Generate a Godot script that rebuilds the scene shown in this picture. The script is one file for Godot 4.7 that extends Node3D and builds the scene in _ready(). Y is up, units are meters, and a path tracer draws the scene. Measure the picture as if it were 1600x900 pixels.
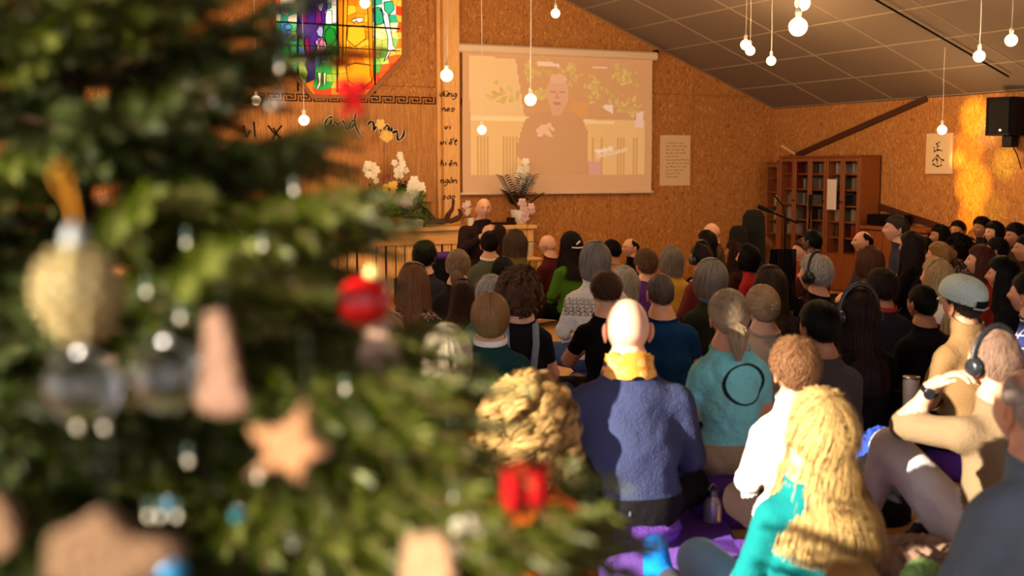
extends Node3D

# ---------------------------------------------------------------- camera numbers
const F := 1880.0                 # focal length in pixels of a 1600 x 900 frame
const EYE := Vector3(0.0, 1.5, 0.0)
const YAW := 24.3
const PITCH := 5.711
const WZ := -13.4                 # face of the back wall
const WX := 9.9                   # face of the right wall
const LX := -3.9                  # face of the unseen left wall
const RZ := 0.9                   # face of the unseen wall behind the camera
const EAVE := 2.28
const RIDGE_X := 3.0
const SLOPE := 0.4
const MONK := Vector3(5.05, 0.0, -11.9)

var cb: Basis
var rng := RandomNumberGenerator.new()
var M := {}
var names := {}

func ray(px: float, py: float) -> Vector3:
	return cb * Vector3((px - 800.0) / F, (450.0 - py) / F, -1.0)
func at(px: float, py: float, d: float) -> Vector3:
	return EYE + ray(px, py) * d
func on_z(px: float, py: float, z: float) -> Vector3:
	var r := ray(px, py)
	return EYE + r * ((z - EYE.z) / r.z)
func on_x(px: float, py: float, x: float) -> Vector3:
	var r := ray(px, py)
	return EYE + r * ((x - EYE.x) / r.x)
func on_y(px: float, py: float, y: float) -> Vector3:
	var r := ray(px, py)
	return EYE + r * ((y - EYE.y) / r.y)
func roof(x: float) -> float:
	return EAVE + SLOPE * (WX - x) if x > RIDGE_X else EAVE + SLOPE * (WX - RIDGE_X) - 0.17 * (RIDGE_X - x)  # unseen left slope kept shallow so the sun clears it
func on_roof(px: float, py: float) -> Vector3:
	var r := ray(px, py)
	# y = EAVE + SLOPE * (WX - x)
	var t := (EAVE + SLOPE * WX - EYE.y - SLOPE * EYE.x) / (r.y + SLOPE * r.x)
	return EYE + r * t
func depth_of(p: Vector3) -> float:
	return -(cb.inverse() * (p - EYE)).z

# ---------------------------------------------------------------- mesh builder
class MB:
	var v := PackedVector3Array()
	var n := PackedVector3Array()
	var uv := PackedVector2Array()
	var c := PackedColorArray()
	var i := PackedInt32Array()
	var col := Color.WHITE
	func vert(p: Vector3, nn: Vector3, t := Vector2.ZERO) -> int:
		v.append(p)
		n.append(nn)
		uv.append(t)
		c.append(col)
		return v.size() - 1
	func face(pts: Array, out: Vector3) -> void:            # a flat convex face, turned towards out
		var nn: Vector3 = (pts[1] - pts[0]).cross(pts[2] - pts[0]).normalized()
		var flip := nn.dot(out) > 0.0
		if not flip:
			nn = -nn
		var b := v.size()
		var ax := absf(nn.x)
		var ay := absf(nn.y)
		var az := absf(nn.z)
		for p in pts:
			var t: Vector2
			if ax > ay and ax > az:
				t = Vector2(p.z, -p.y)
			elif ay > az:
				t = Vector2(p.x, p.z)
			else:
				t = Vector2(p.x, -p.y)
			vert(p, nn, t)
		for k in range(1, pts.size() - 1):
			if flip:
				i.append_array([b, b + k + 1, b + k])
			else:
				i.append_array([b, b + k, b + k + 1])
	func box(lo: Vector3, hi: Vector3, bev := 0.0, xf := Transform3D()) -> void:
		var m := (lo + hi) / 2.0
		var h := (hi - lo) / 2.0
		var b := minf(bev, minf(h.x, minf(h.y, h.z)) * 0.9)
		var o := xf * m
		for ax in 3:
			var u := (ax + 1) % 3
			var w := (ax + 2) % 3
			for s in [-1.0, 1.0]:
				var q := []
				for k in [[-1, -1], [1, -1], [1, 1], [-1, 1]]:
					var p := m
					p[ax] += s * h[ax]
					p[u] += k[0] * (h[u] - b)
					p[w] += k[1] * (h[w] - b)
					q.append(xf * p)
				face(q, (q[0] + q[2]) / 2.0 - o)
		if b <= 0.0:
			return
		for ax in 3:
			var u := (ax + 1) % 3
			var w := (ax + 2) % 3
			for su in [-1.0, 1.0]:
				for sw in [-1.0, 1.0]:
					var q := []
					for k in [[-1, 0], [1, 0], [1, 1], [-1, 1]]:
						var p := m
						p[ax] += k[0] * (h[ax] - b)
						p[u] += su * (h[u] - (b if k[1] else 0.0))
						p[w] += sw * (h[w] - (0.0 if k[1] else b))
						q.append(xf * p)
					face(q, (q[0] + q[2]) / 2.0 - o)
		for sx in [-1.0, 1.0]:
			for sy in [-1.0, 1.0]:
				for sz in [-1.0, 1.0]:
					var s := Vector3(sx, sy, sz)
					var q := []
					for ax in 3:
						var p := m + s * (h - Vector3(b, b, b))
						p[ax] += s[ax] * b
						q.append(xf * p)
					face(q, xf.basis * s)
	func prism(poly: PackedVector2Array, o: Vector3, ux: Vector3, uy: Vector3, depth: Vector3) -> void:   # convex polygon pushed along depth
		var a := []
		var b := []
		var mid := Vector3.ZERO
		for p in poly:
			var q := o + ux * p.x + uy * p.y
			a.append(q)
			b.append(q + depth)
			mid += q
		mid /= poly.size()
		face(a, -depth)
		face(b, depth)
		for k in poly.size():
			var l := (k + 1) % poly.size()
			face([a[k], a[l], b[l], b[k]], (a[k] + a[l]) / 2.0 - mid)
	func tube(pts: Array, radii: Array, sides := 8, flat := 1.0) -> void:
		var m := pts.size()
		var t0: Vector3 = (pts[1] - pts[0]).normalized()
		var up := Vector3.UP if absf(t0.y) < 0.9 else Vector3.RIGHT
		var x := t0.cross(up).normalized()
		var b := v.size()
		var dist := 0.0
		for k in m:
			var t: Vector3 = ((pts[mini(k + 1, m - 1)] - pts[maxi(k - 1, 0)]) as Vector3).normalized()
			if t == Vector3.ZERO:
				t = t0
			x = (x - t * x.dot(t)).normalized()
			var y := t.cross(x)
			var r: float = radii[mini(k, radii.size() - 1)]
			if k > 0:
				dist += (pts[k] as Vector3).distance_to(pts[k - 1])
			for s in sides + 1:
				var a := TAU * s / sides
				var d := x * cos(a) + y * sin(a) * flat
				vert(pts[k] + d * r, (x * cos(a) * flat + y * sin(a)).normalized(), Vector2(float(s) / sides, dist))
		var w := sides + 1
		for k in m - 1:
			for s in sides:
				var p := b + k * w + s
				i.append_array([p, p + w, p + 1, p + 1, p + w, p + w + 1])
		for e in 2:
			var k := 0 if e == 0 else m - 1
			if radii[mini(k, radii.size() - 1)] < 0.0005:
				continue
			var nn: Vector3 = (pts[0] - pts[1] if e == 0 else pts[m - 1] - pts[m - 2]).normalized()
			var cc := vert(pts[k], nn)
			var r0 := v.size()
			for s in sides + 1:
				vert(v[b + k * w + s], nn)
			for s in sides:
				if e == 0:
					i.append_array([cc, r0 + s, r0 + s + 1])
				else:
					i.append_array([cc, r0 + s + 1, r0 + s])
	func lathe(prof: Array, sides := 24, xf := Transform3D(), wob: Variant = null) -> void:      # profile of Vector2(radius, height)
		var b := v.size()
		var m := prof.size()
		for k in m:
			var d: Vector2 = prof[mini(k + 1, m - 1)] - prof[maxi(k - 1, 0)]
			var nn := Vector2(d.y, -d.x).normalized()
			for s in sides + 1:
				var a := TAU * s / sides
				var q := Vector3(cos(a) * prof[k].x, prof[k].y, sin(a) * prof[k].x)
				if wob != null:
					q = wob.call(q)
				vert(xf * q, (xf.basis * Vector3(cos(a) * nn.x, nn.y, sin(a) * nn.x)).normalized(), Vector2(float(s) / sides, prof[k].y))
		var w := sides + 1
		for k in m - 1:
			for s in sides:
				var p := b + k * w + s
				i.append_array([p, p + w, p + 1, p + 1, p + w, p + w + 1])
	func ball(o: Vector3, r: Vector3, sides := 14, rings := 9, bas := Basis()) -> void:
		var b := v.size()
		for k in rings + 1:
			var th := PI * k / rings
			for s in sides + 1:
				var a := TAU * s / sides
				var d := Vector3(sin(th) * cos(a), cos(th), sin(th) * sin(a))
				vert(o + bas * (d * r), (bas * (d / r)).normalized(), Vector2(float(s) / sides, float(k) / rings))
		var w := sides + 1
		for k in rings:
			for s in sides:
				var p := b + k * w + s
				i.append_array([p, p + 1, p + w, p + 1, p + w + 1, p + w])
	func ribbon(pts: Array, wid: Array, nrm: Vector3, thick := 0.0) -> void:    # flat brush stroke lying in the plane across nrm
		var m := pts.size()
		var L := []
		var R := []
		for k in m:
			var t: Vector3 = (pts[mini(k + 1, m - 1)] - pts[maxi(k - 1, 0)])
			t = t.normalized()
			var s := t.cross(nrm).normalized() * (wid[mini(k, wid.size() - 1)] as float) / 2.0
			L.append(pts[k] - s)
			R.append(pts[k] + s)
		for k in m - 1:
			face([L[k], R[k], R[k + 1], L[k + 1]], nrm)
			if thick > 0.0:
				var d := -nrm * thick
				face([L[k], L[k + 1], L[k + 1] + d, L[k] + d], L[k] - R[k])
				face([R[k], R[k + 1], R[k + 1] + d, R[k] + d], R[k] - L[k])
		if thick > 0.0:
			var d := -nrm * thick
			face([L[0], R[0], R[0] + d, L[0] + d], pts[0] - pts[1])
			face([L[m - 1], R[m - 1], R[m - 1] + d, L[m - 1] + d], pts[m - 1] - pts[m - 2])
	func grid(p, nu: int, nv: int) -> void:       # smooth surface p(u, v), u and v in 0..1
		var b := v.size()
		var w := nv + 1
		for a in nu + 1:
			for q in nv + 1:
				vert(p.call(float(a) / nu, float(q) / nv), Vector3.ZERO, Vector2(float(a) / nu, float(q) / nv))
		for a in nu:
			for q in nv:
				var k := b + a * w + q
				i.append_array([k, k + 1, k + w, k + 1, k + w + 1, k + w])
		for a in nu + 1:
			for q in nv + 1:
				var du := v[b + mini(a + 1, nu) * w + q] - v[b + maxi(a - 1, 0) * w + q]
				var dv := v[b + a * w + mini(q + 1, nv)] - v[b + a * w + maxi(q - 1, 0)]
				n[b + a * w + q] = dv.cross(du).normalized() if dv.cross(du).length() > 1e-12 else Vector3.UP
	func arrays() -> Array:
		for k in range(0, i.size(), 3):                     # clockwise from the front, as the normals say
			var p := i[k]
			var q := i[k + 1]
			var r := i[k + 2]
			if (v[r] - v[p]).cross(v[q] - v[p]).dot(n[p] + n[q] + n[r]) < 0.0:
				i[k + 1] = r
				i[k + 2] = q
		var a := []
		a.resize(Mesh.ARRAY_MAX)
		a[Mesh.ARRAY_VERTEX] = v
		a[Mesh.ARRAY_NORMAL] = n
		a[Mesh.ARRAY_TEX_UV] = uv
		a[Mesh.ARRAY_COLOR] = c
		a[Mesh.ARRAY_INDEX] = i
		return a
	func mesh() -> ArrayMesh:
		var m := ArrayMesh.new()
		m.add_surface_from_arrays(Mesh.PRIMITIVE_TRIANGLES, arrays())
		return m

func catmull(p: Array, sub := 4) -> Array:
	var o := []
	var m := p.size()
	for k in m - 1:
		var a = p[maxi(k - 1, 0)]
		var b = p[k]
		var c = p[k + 1]
		var d = p[mini(k + 2, m - 1)]
		for s in sub:
			var t := float(s) / sub
			o.append(0.5 * (2.0 * b + (c - a) * t + (2.0 * a - 5.0 * b + 4.0 * c - d) * t * t + (3.0 * b - a - 3.0 * c + d) * t * t * t))
	o.append(p[m - 1])
	return o

# ---------------------------------------------------------------- naming and scene tree
func numbered(called: String) -> String:
	var k: int = names.get(called, 0)
	names[called] = k + 1
	return called if k == 0 else "%s_%03d" % [called, k]

func tag(o: Node3D, label: String, category: String, group := "", kind := "") -> Node3D:
	o.set_meta("label", label)
	if category:
		o.set_meta("category", category)
	if group:
		o.set_meta("group", group)
	if kind:
		o.set_meta("kind", kind)
	return o

func thing(called: String, label: String, category: String, where := Vector3.ZERO, turn := 0.0, group := "") -> Node3D:
	var o := Node3D.new()
	o.name = numbered(called)
	add_child(o)
	o.position = where
	o.rotation.y = turn
	tag(o, label, category, group)
	return o

func put(called: String, mesh: Mesh, m: Material, parent: Node3D = null) -> MeshInstance3D:
	var o := MeshInstance3D.new()
	o.mesh = mesh
	if m:
		o.material_override = null
		for s in mesh.get_surface_count():
			o.set_surface_override_material(s, m)
	if parent == null:
		o.name = numbered(called)
		add_child(o)
	else:
		var k := 0
		var nm := called
		var key := str(parent.get_instance_id()) + called
		k = names.get(key, 0)
		names[key] = k + 1
		if k:
			nm = "%s_%03d" % [called, k]
		o.name = nm
		parent.add_child(o, true)
	return o

func struct(called: String, mesh: Mesh, m: Material) -> MeshInstance3D:
	var o := put(called, mesh, m)
	o.set_meta("kind", "structure")
	return o

# ---------------------------------------------------------------- materials
func mat(col: Color, rough := 0.8, metal := 0.0) -> StandardMaterial3D:
	var m := StandardMaterial3D.new()
	m.albedo_color = col
	m.roughness = rough
	m.metallic = metal
	if metal == 0.0 and rough > 0.4 and col.get_luminance() < 0.16:
		m.metallic_specular = 0.2
	return m

func rgb(r: int, g: int, b: int) -> Color:
	return Color(r / 255.0, g / 255.0, b / 255.0)

func noise_tex(freq: float, normal: bool, sd: int, ramp: Array = [], size := 256, bump := 4.0, kind := FastNoiseLite.TYPE_SIMPLEX_SMOOTH) -> NoiseTexture2D:
	var t := NoiseTexture2D.new()
	var z := FastNoiseLite.new()
	z.seed = sd
	z.frequency = freq
	z.noise_type = kind
	z.fractal_octaves = 4
	t.noise = z
	t.width = size
	t.height = size
	t.seamless = true
	t.as_normal_map = normal
	t.bump_strength = bump
	if ramp.size():
		var g := Gradient.new()
		var offs := PackedFloat32Array()
		var cols := PackedColorArray()
		for k in ramp.size():
			offs.append(float(k) / (ramp.size() - 1))
			cols.append(ramp[k])
		g.offsets = offs
		g.colors = cols
		t.color_ramp = g
	return t

func wood(key: String, dark: Color, light: Color, scale: Vector3, rough := 0.55) -> StandardMaterial3D:
	var m := mat(Color.WHITE, rough)
	m.albedo_texture = noise_tex(0.012, false, key.hash() % 1000, [dark, light, dark.lerp(light, 0.6), light, dark])
	m.uv1_triplanar = true
	m.uv1_scale = scale
	M[key] = m
	return m

var _knit: Texture2D
var _weave: Texture2D
func cloth(col: Color, rough := 0.92, knit := true) -> StandardMaterial3D:
	var key := "cloth" + col.to_html() + str(knit)
	if M.has(key):
		return M[key]
	var m := mat(col, rough)
	if _knit == null:
		_knit = noise_tex(0.06, true, 5, [], 256, 6.0)
		_weave = noise_tex(0.02, true, 9, [], 256, 5.0)
	m.metallic_specular = 0.22
	m.normal_enabled = true
	m.normal_texture = _knit if knit else _weave
	m.normal_scale = 0.7
	m.uv1_triplanar = true
	m.uv1_scale = Vector3(5, 5, 5)
	m.rim_enabled = true
	m.rim = 0.08
	m.rim_tint = 0.6
	M[key] = m
	return m

func skin_mat(col: Color) -> StandardMaterial3D:
	var key := "skin" + col.to_html()
	if M.has(key):
		return M[key]
	var m := mat(col, 0.5)
	m.vertex_color_use_as_albedo = true
	m.subsurf_scatter_enabled = true
	m.subsurf_scatter_strength = 0.12
	M[key] = m
	return m

func hair_mat(col: Color) -> StandardMaterial3D:
	var key := "hair" + col.to_html()
	if M.has(key):
		return M[key]
	var m := mat(col.darkened(0.12), 0.5)
	m.vertex_color_use_as_albedo = true
	m.metallic_specular = 0.24
	M[key] = m
	return m

func plain(key: String, col: Color, rough := 0.8, metal := 0.0) -> StandardMaterial3D:
	if not M.has(key):
		M[key] = mat(col, rough, metal)
	return M[key]

func glow(key: String, col: Color, power: float) -> StandardMaterial3D:
	if not M.has(key):
		var m := mat(col, 0.4)
		m.emission_enabled = true
		m.emission = col
		m.emission_energy_multiplier = power
		M[key] = m
	return M[key]

func tex_of(im: Image) -> ImageTexture:
	return ImageTexture.create_from_image(im)

# ================================================================= the scene
func _ready() -> void:
	rng.seed = 20231224
	cb = Basis.from_euler(Vector3(-deg_to_rad(PITCH), -deg_to_rad(YAW), 0.0))
	# camera
	var cam := Camera3D.new()
	cam.name = "camera"
	add_child(cam)
	cam.transform = Transform3D(cb, EYE)
	cam.fov = rad_to_deg(2.0 * atan(450.0 / F))
	cam.near = 0.05
	cam.far = 200.0
	cam.current = true
	# sky and exposure
	var env := Environment.new()
	env.background_mode = Environment.BG_SKY
	var sky := Sky.new()
	var sm := ProceduralSkyMaterial.new()
	sm.sky_top_color = rgb(120, 160, 215)
	sm.sky_horizon_color = rgb(215, 222, 232)
	sm.ground_bottom_color = rgb(120, 116, 100)
	sm.ground_horizon_color = rgb(190, 190, 180)
	sm.sky_energy_multiplier = 1.3
	sm.ground_energy_multiplier = 0.8
	sky.sky_material = sm
	env.sky = sky
	env.tonemap_mode = Environment.TONE_MAPPER_LINEAR
	env.tonemap_exposure = 1.0
	env.sdfgi_enabled = true
	env.ssao_enabled = true
	env.ssil_enabled = true
	var we := WorldEnvironment.new()
	we.name = "environment"
	we.environment = env
	var ca := CameraAttributesPhysical.new()
	ca.frustum_focal_length = 50.0
	ca.frustum_focus_distance = 8.6
	ca.exposure_aperture = 2.6
	we.camera_attributes = ca
	add_child(we)
	# low winter sun through the tall unseen window in the left wall
	var sun := DirectionalLight3D.new()
	sun.name = "sun"
	add_child(sun)
	sun.rotation = Vector3(-deg_to_rad(16.0), -deg_to_rad(80.0), 0.0)
	sun.light_color = rgb(255, 240, 214)
	sun.light_energy = 8.0
	sun.light_angular_distance = 0.6
	sun.shadow_enabled = true
	# area lamps for daylight from unseen windows, placed to light backs and crowd
	day_light("unseen_daylight_rear", Vector3(-1.4, 1.7, RZ - 0.12), Vector3(0, 0, -1), Vector2(4.0, 2.0), 3.0)
	day_light("unseen_daylight_rear_right", Vector3(4.75, 1.65, RZ - 0.12), Vector3(0, 0, -1), Vector2(3.4, 1.4), 5.5)
	day_light("unseen_daylight_left", Vector3(LX + 0.12, 1.8, -1.35), Vector3(1, 0, 0), Vector2(3.2, 2.8), 19.0)
	day_light("unseen_daylight_side", Vector3(LX + 0.12, 1.45, -11.1), Vector3(1, 0, 0), Vector2(3.0, 1.2), 4.0)
	# everything else
	textures()
	room()
	wall_art()
	furniture()
	plants()
	bulbs()
	people()
	floor_things()
	tree()

func day_light(called: String, p: Vector3, towards: Vector3, size: Vector2, e: float) -> void:
	var l := AreaLight3D.new()
	l.name = called
	add_child(l)
	l.look_at_from_position(p, p + towards, Vector3.UP)
	l.area_size = size
	l.light_color = rgb(240, 240, 244)
	l.light_energy = e
	l.area_range = 30.0
	l.shadow_enabled = true

# ================================================================= textures
func textures() -> void:
	# pressed chip board: strokes of shavings in many tones
	var r := RandomNumberGenerator.new()
	r.seed = 7
	var S := 1024
	var im := Image.create(S, S, false, Image.FORMAT_RGB8)
	im.fill(rgb(178, 118, 54))
	for k in 9000:
		var x := r.randf() * S
		var y := r.randf() * S
		var a := r.randf_range(-0.5, 0.5) + PI / 2.0
		if r.randf() < 0.25:
			a = r.randf() * PI
		var len := r.randf_range(8, 34)
		var w := r.randi_range(2, 6)
		var t := r.randf()
		var c := rgb(140, 84, 30).lerp(rgb(206, 146, 74), t)
		if r.randf() < 0.05:
			c = rgb(104, 56, 20)
		elif r.randf() < 0.08:
			c = rgb(224, 172, 106)
		var s := 0.0
		while s < len:
			im.fill_rect(Rect2i(posmod(int(x + cos(a) * s), S), posmod(int(y + sin(a) * s), S), w, w), c.lerp(rgb(178, 118, 54), 0.25))
			s += 2.0
	var osb := mat(Color.WHITE, 0.72)
	osb.albedo_texture = tex_of(im)
	osb.uv1_scale = Vector3(0.62, 0.62, 0.62)
	osb.uv1_triplanar = true
	M.osb = osb
	# fine vertical reed matting
	var rz := 512
	var reed := Image.create(rz, rz, false, Image.FORMAT_RGB8)
	reed.fill(rgb(186, 128, 66))
	for k in 5200:
		var t := r.randf()
		var c := rgb(150, 92, 40).lerp(rgb(212, 158, 92), t)
		reed.fill_rect(Rect2i(r.randi_range(0, rz - 1), r.randi_range(0, rz - 1), r.randi_range(1, 2), r.randi_range(20, 110)), c)
	var rm := mat(Color.WHITE, 0.7)
	rm.albedo_texture = tex_of(reed)
	rm.uv1_triplanar = true
	rm.uv1_scale = Vector3(1.1, 0.6, 1.1)
	M.reed = rm
	wood("pine", rgb(204, 142, 74), rgb(236, 186, 116), Vector3(5, 0.5, 5))
	wood("pine_rail", rgb(204, 142, 74), rgb(234, 184, 112), Vector3(0.5, 6, 6))
	wood("beech", rgb(112, 58, 22), rgb(134, 74, 30), Vector3(5, 0.4, 5), 0.45)
	wood("brown_wood", rgb(58, 26, 14), rgb(74, 34, 18), Vector3(5, 0.5, 5), 0.5)
	wood("floor_wood", rgb(170, 122, 72), rgb(204, 158, 104), Vector3(6, 6, 0.5), 0.4)
	wood("driftwood", rgb(46, 26, 16), rgb(74, 44, 26), Vector3(6, 3, 6), 0.8)

# ================================================================= the room
func poly_panels(parent: Node3D, outline: PackedVector2Array, o: Vector3, ux: Vector3, uy: Vector3, inward: Vector3, w: float, h: float, m: Material, x0: float, y0: float, x1: float, y1: float, called := "panel") -> void:
	var y := y0
	while y < y1:
		var x := x0
		while x < x1:
			var g := 0.0025
			var cell := PackedVector2Array([Vector2(x + g, y + g), Vector2(x + w - g, y + g), Vector2(x + w - g, y + h - g), Vector2(x + g, y + h - g)])
			for part in Geometry2D.intersect_polygons(outline, cell):
				var b := MB.new()
				b.prism(part, o, ux, uy, inward)
				put(called, b.mesh(), m, parent)
			x += w
		y += h

func room() -> void:
	var b := MB.new()
	# floor: a slab under narrow boards
	b.box(Vector3(LX - 0.2, -0.25, WZ - 0.2), Vector3(WX + 0.2, -0.02, RZ + 0.2))
	var fl := struct("floor", b.mesh(), plain("floor_base", rgb(70, 50, 32)))
	b = MB.new()
	b.box(Vector3(-0.069, -0.02, WZ), Vector3(0.069, 0.0, RZ), 0.002)
	var pm := b.mesh()
	var x := LX + 0.07
	while x < WX:
		var p := put("plank", pm, M.floor_wood, fl)
		p.position.x = x
		x += 0.14
	# back wall (a gable) and the unseen wall behind the camera with its big window
	var gable := PackedVector2Array([Vector2(LX, 0), Vector2(WX, 0), Vector2(WX, EAVE), Vector2(RIDGE_X, roof(RIDGE_X)), Vector2(LX, roof(LX))])
	b = MB.new()
	b.prism(gable, Vector3(0, 0, WZ - 0.02), Vector3.RIGHT, Vector3.UP, Vector3(0, 0, -0.2))
	var wb := struct("wall_back", b.mesh(), plain("batten", rgb(96, 60, 30)))
	poly_panels(wb, gable, Vector3(0, 0, WZ - 0.02), Vector3.RIGHT, Vector3.UP, Vector3(0, 0, 0.02), 1.22, 2.44, M.osb, LX + 0.34, 0.0, WX, 5.2)
	b = MB.new()
	b.box(Vector3(WX + 0.02, 0, WZ - 0.2), Vector3(WX + 0.22, EAVE + 0.1, RZ + 0.2))
	var wr := struct("wall_right", b.mesh(), plain("batten", rgb(96, 60, 30)))
	poly_panels(wr, PackedVector2Array([Vector2(0, 0), Vector2(RZ - WZ, 0), Vector2(RZ - WZ, EAVE), Vector2(0, EAVE)]), Vector3(WX + 0.02, 0, WZ), Vector3.BACK, Vector3.UP, Vector3(-0.02, 0, 0), 2.44, 2.5, M.osb, 0.0, 0.0, 14.4, 2.4)
	# unseen left wall: a tall window near the camera and a lower one towards the back
	b = MB.new()
	var e := roof(LX) + 0.1
	for q in [[WZ - 0.2, -12.8, 0, e], [-12.8, -9.5, 0, 0.7], [-12.8, -9.5, 2.1, e], [-9.5, -2.97, 0, e], [-2.97, 0.35, 0, 0.25], [-2.97, 0.35, 3.3, e], [0.35, RZ + 0.2, 0, e]]:
		b.box(Vector3(LX - 0.2, q[2], q[0]), Vector3(LX, q[3], q[1]))
	struct("wall_left", b.mesh(), M.osb)
	window_frame("window_1", Vector3(LX - 0.1, 0.7, -12.8), Vector3(0, 0, 3.3), 1.4, 3)  # out of view, placed to let daylight in from the left
	window_frame("window_3", Vector3(LX - 0.1, 0.25, -2.97), Vector3(0, 0, 3.32), 3.05, 2)  # out of view, placed and sized so the sun reaches the near rows
	b = MB.new()
	var top := 2.62
	b.box(Vector3(LX - 0.2, 0, RZ), Vector3(-3.4, roof(-3.4), RZ + 0.2))
	b.box(Vector3(-3.4, 0, RZ), Vector3(0.7, 0.25, RZ + 0.2))
	b.prism(PackedVector2Array([Vector2(-3.4, top), Vector2(0.7, top), Vector2(0.7, roof(0.7)), Vector2(-3.4, roof(-3.4))]), Vector3(0, 0, RZ), Vector3.RIGHT, Vector3.UP, Vector3(0, 0, 0.2))
	b.box(Vector3(0.7, 0, RZ), Vector3(3.0, 2.4, RZ + 0.2))
	b.box(Vector3(3.0, 0, RZ), Vector3(6.5, 0.9, RZ + 0.2))
	b.box(Vector3(6.5, 0, RZ), Vector3(WX, 2.2, RZ + 0.2))
	b.prism(PackedVector2Array([Vector2(0.7, 2.4), Vector2(3.0, 2.4), Vector2(6.5, 2.4), Vector2(6.5, roof(6.5)), Vector2(RIDGE_X, roof(RIDGE_X)), Vector2(0.7, roof(0.7))]), Vector3(0, 0, RZ), Vector3.RIGHT, Vector3.UP, Vector3(0, 0, 0.2))
	b.prism(PackedVector2Array([Vector2(6.5, 2.2), Vector2(WX, 2.2), Vector2(WX, EAVE), Vector2(6.5, roof(6.5))]), Vector3(0, 0, RZ), Vector3.RIGHT, Vector3.UP, Vector3(0, 0, 0.2))
	window_frame("window_4", Vector3(3.0, 0.9, RZ + 0.1), Vector3(3.5, 0, 0), 1.5, 3)  # out of view, placed to light the backs from behind right
	struct("wall_rear", b.mesh(), M.osb)
	window_frame("window_2", Vector3(-3.4, 0.25, RZ + 0.1), Vector3(4.1, 0, 0), top - 0.25, 3)  # out of view, placed to light the foreground from behind
	# ceiling: two roof slopes, the left one unseen; the right one carries pale panels between thin strips
	for s in 2:
		var xa := RIDGE_X if s == 0 else LX - 0.2
		var xb := WX + 0.22 if s == 0 else RIDGE_X
		b = MB.new()
		b.prism(PackedVector2Array([Vector2(xa, roof(xa) + 0.03), Vector2(xb, roof(xb) + 0.03), Vector2(xb, roof(xb) + 0.25), Vector2(xa, roof(xa) + 0.25)]), Vector3(0, 0, WZ - 0.2), Vector3.RIGHT, Vector3.UP, Vector3(0, 0, RZ - WZ + 0.4))
		var c := struct("ceiling", b.mesh(), plain("ceiling_base", rgb(150, 136, 116)))
		if s == 1:
			continue
		var u := Vector3(1, -SLOPE, 0).normalized()
		var nrm := Vector3(-SLOPE, -1, 0).normalized()
		var o := Vector3(WX, EAVE + 0.035, WZ)
		var bw := 0.62
		var bl := 1.15
		b = MB.new()
		var xf := Transform3D(Basis(u, -nrm, Vector3(0, 0, 1)), Vector3.ZERO)
		b.box(Vector3(-bw + 0.006, -0.02, 0.006), Vector3(-0.006, 0.0, bl - 0.006), 0.004, xf)
		var pmesh := b.mesh()
		b = MB.new()
		b.box(Vector3(-0.009, -0.027, 0), Vector3(0.009, 0.0, 14.3), 0.003, xf)
		var strip_a := b.mesh()
		b = MB.new()
		b.box(Vector3(-7.42, -0.027, -0.009), Vector3(0, 0.0, 0.009), 0.003, xf)
		var strip_b := b.mesh()
		for a in 12:
			for q in 13:
				var p := put("panel", pmesh, plain("ceiling_panel", rgb(118, 104, 88), 0.9), c)
				p.position = o - u * (a * bw) + Vector3(0, 0, q * bl)
			var sa := put("joint_strip", strip_a, plain("ceiling_strip", rgb(150, 134, 112), 0.8), c)
			sa.position = o - u * (a * bw)
		for q in 13:
			var sb := put("joint_strip", strip_b, plain("ceiling_strip", rgb(150, 134, 112), 0.8), c)
			sb.position = o + Vector3(0, 0, q * bl)
	# dark cable track that runs down the ceiling
	var t0 := on_roof(1350, -16)
	var t1 := on_roof(1440, 36)
	var t2 := on_roof(1576, 115)
	b = MB.new()
	b.tube([t0 - Vector3(0, 0.03, 0), t1 - Vector3(0, 0.03, 0), t2 - Vector3(0, 0.03, 0)], [0.010], 8)
	tag(put("cable_track", b.mesh(), plain("black", rgb(14, 12, 12), 0.5)), "thin dark cable track running across the sloping panelled ceiling", "cable")
	# pillar on the back wall that carries the vertical line of writing
	var pl := on_z(688.5, 300, WZ)
	var pr := on_z(713.5, 300, WZ)
	b = MB.new()
	b.box(Vector3(pl.x, 0, WZ), Vector3(pr.x, roof(pr.x) - 0.02, WZ + 0.12), 0.008)
	b.box(Vector3(pl.x - 0.05, 0, WZ), Vector3(pl.x - 0.004, roof(pl.x) - 0.05, WZ + 0.05), 0.004)
	struct("trim_1", b.mesh(), M.pine)
	var ja := on_z(975, 300, WZ)
	b = MB.new()
	b.box(Vector3(ja.x - 0.02, 0, WZ), Vector3(ja.x + 0.02, 1.25, WZ + 0.015), 0.004)
	struct("trim_2", b.mesh(), M.osb)
	# dark wooden cross braces on the right wall
	for q in [[1225, 252, 1440, 158, 15], [1362, 318, 1475, 356, 11]]:
		var a := on_x(q[0], q[1], WX)
		var z := on_x(q[2], q[3], WX)
		var dir := (z - a).normalized()
		b = MB.new()
		var bx := Transform3D(Basis(dir, Vector3(-1, 0, 0), dir.cross(Vector3(-1, 0, 0))), a)
		b.box(Vector3(-0.1, 0, -0.036), Vector3(a.distance_to(z) + 0.1, 0.035, 0.036), 0.006, bx)
		struct("trim_3" if q[0] == 1225 else "trim_4", b.mesh(), M.brown_wood)
	# reed matting below the key-pattern border, left of the screen
	var ra := on_z(380, 160, WZ)
	b = MB.new()
	b.box(Vector3(ra.x, 0.7, WZ), Vector3(pl.x - 0.05, on_z(640, 162, WZ).y, WZ + 0.012), 0.003)
	struct("trim_5", b.mesh(), M.reed)

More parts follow.
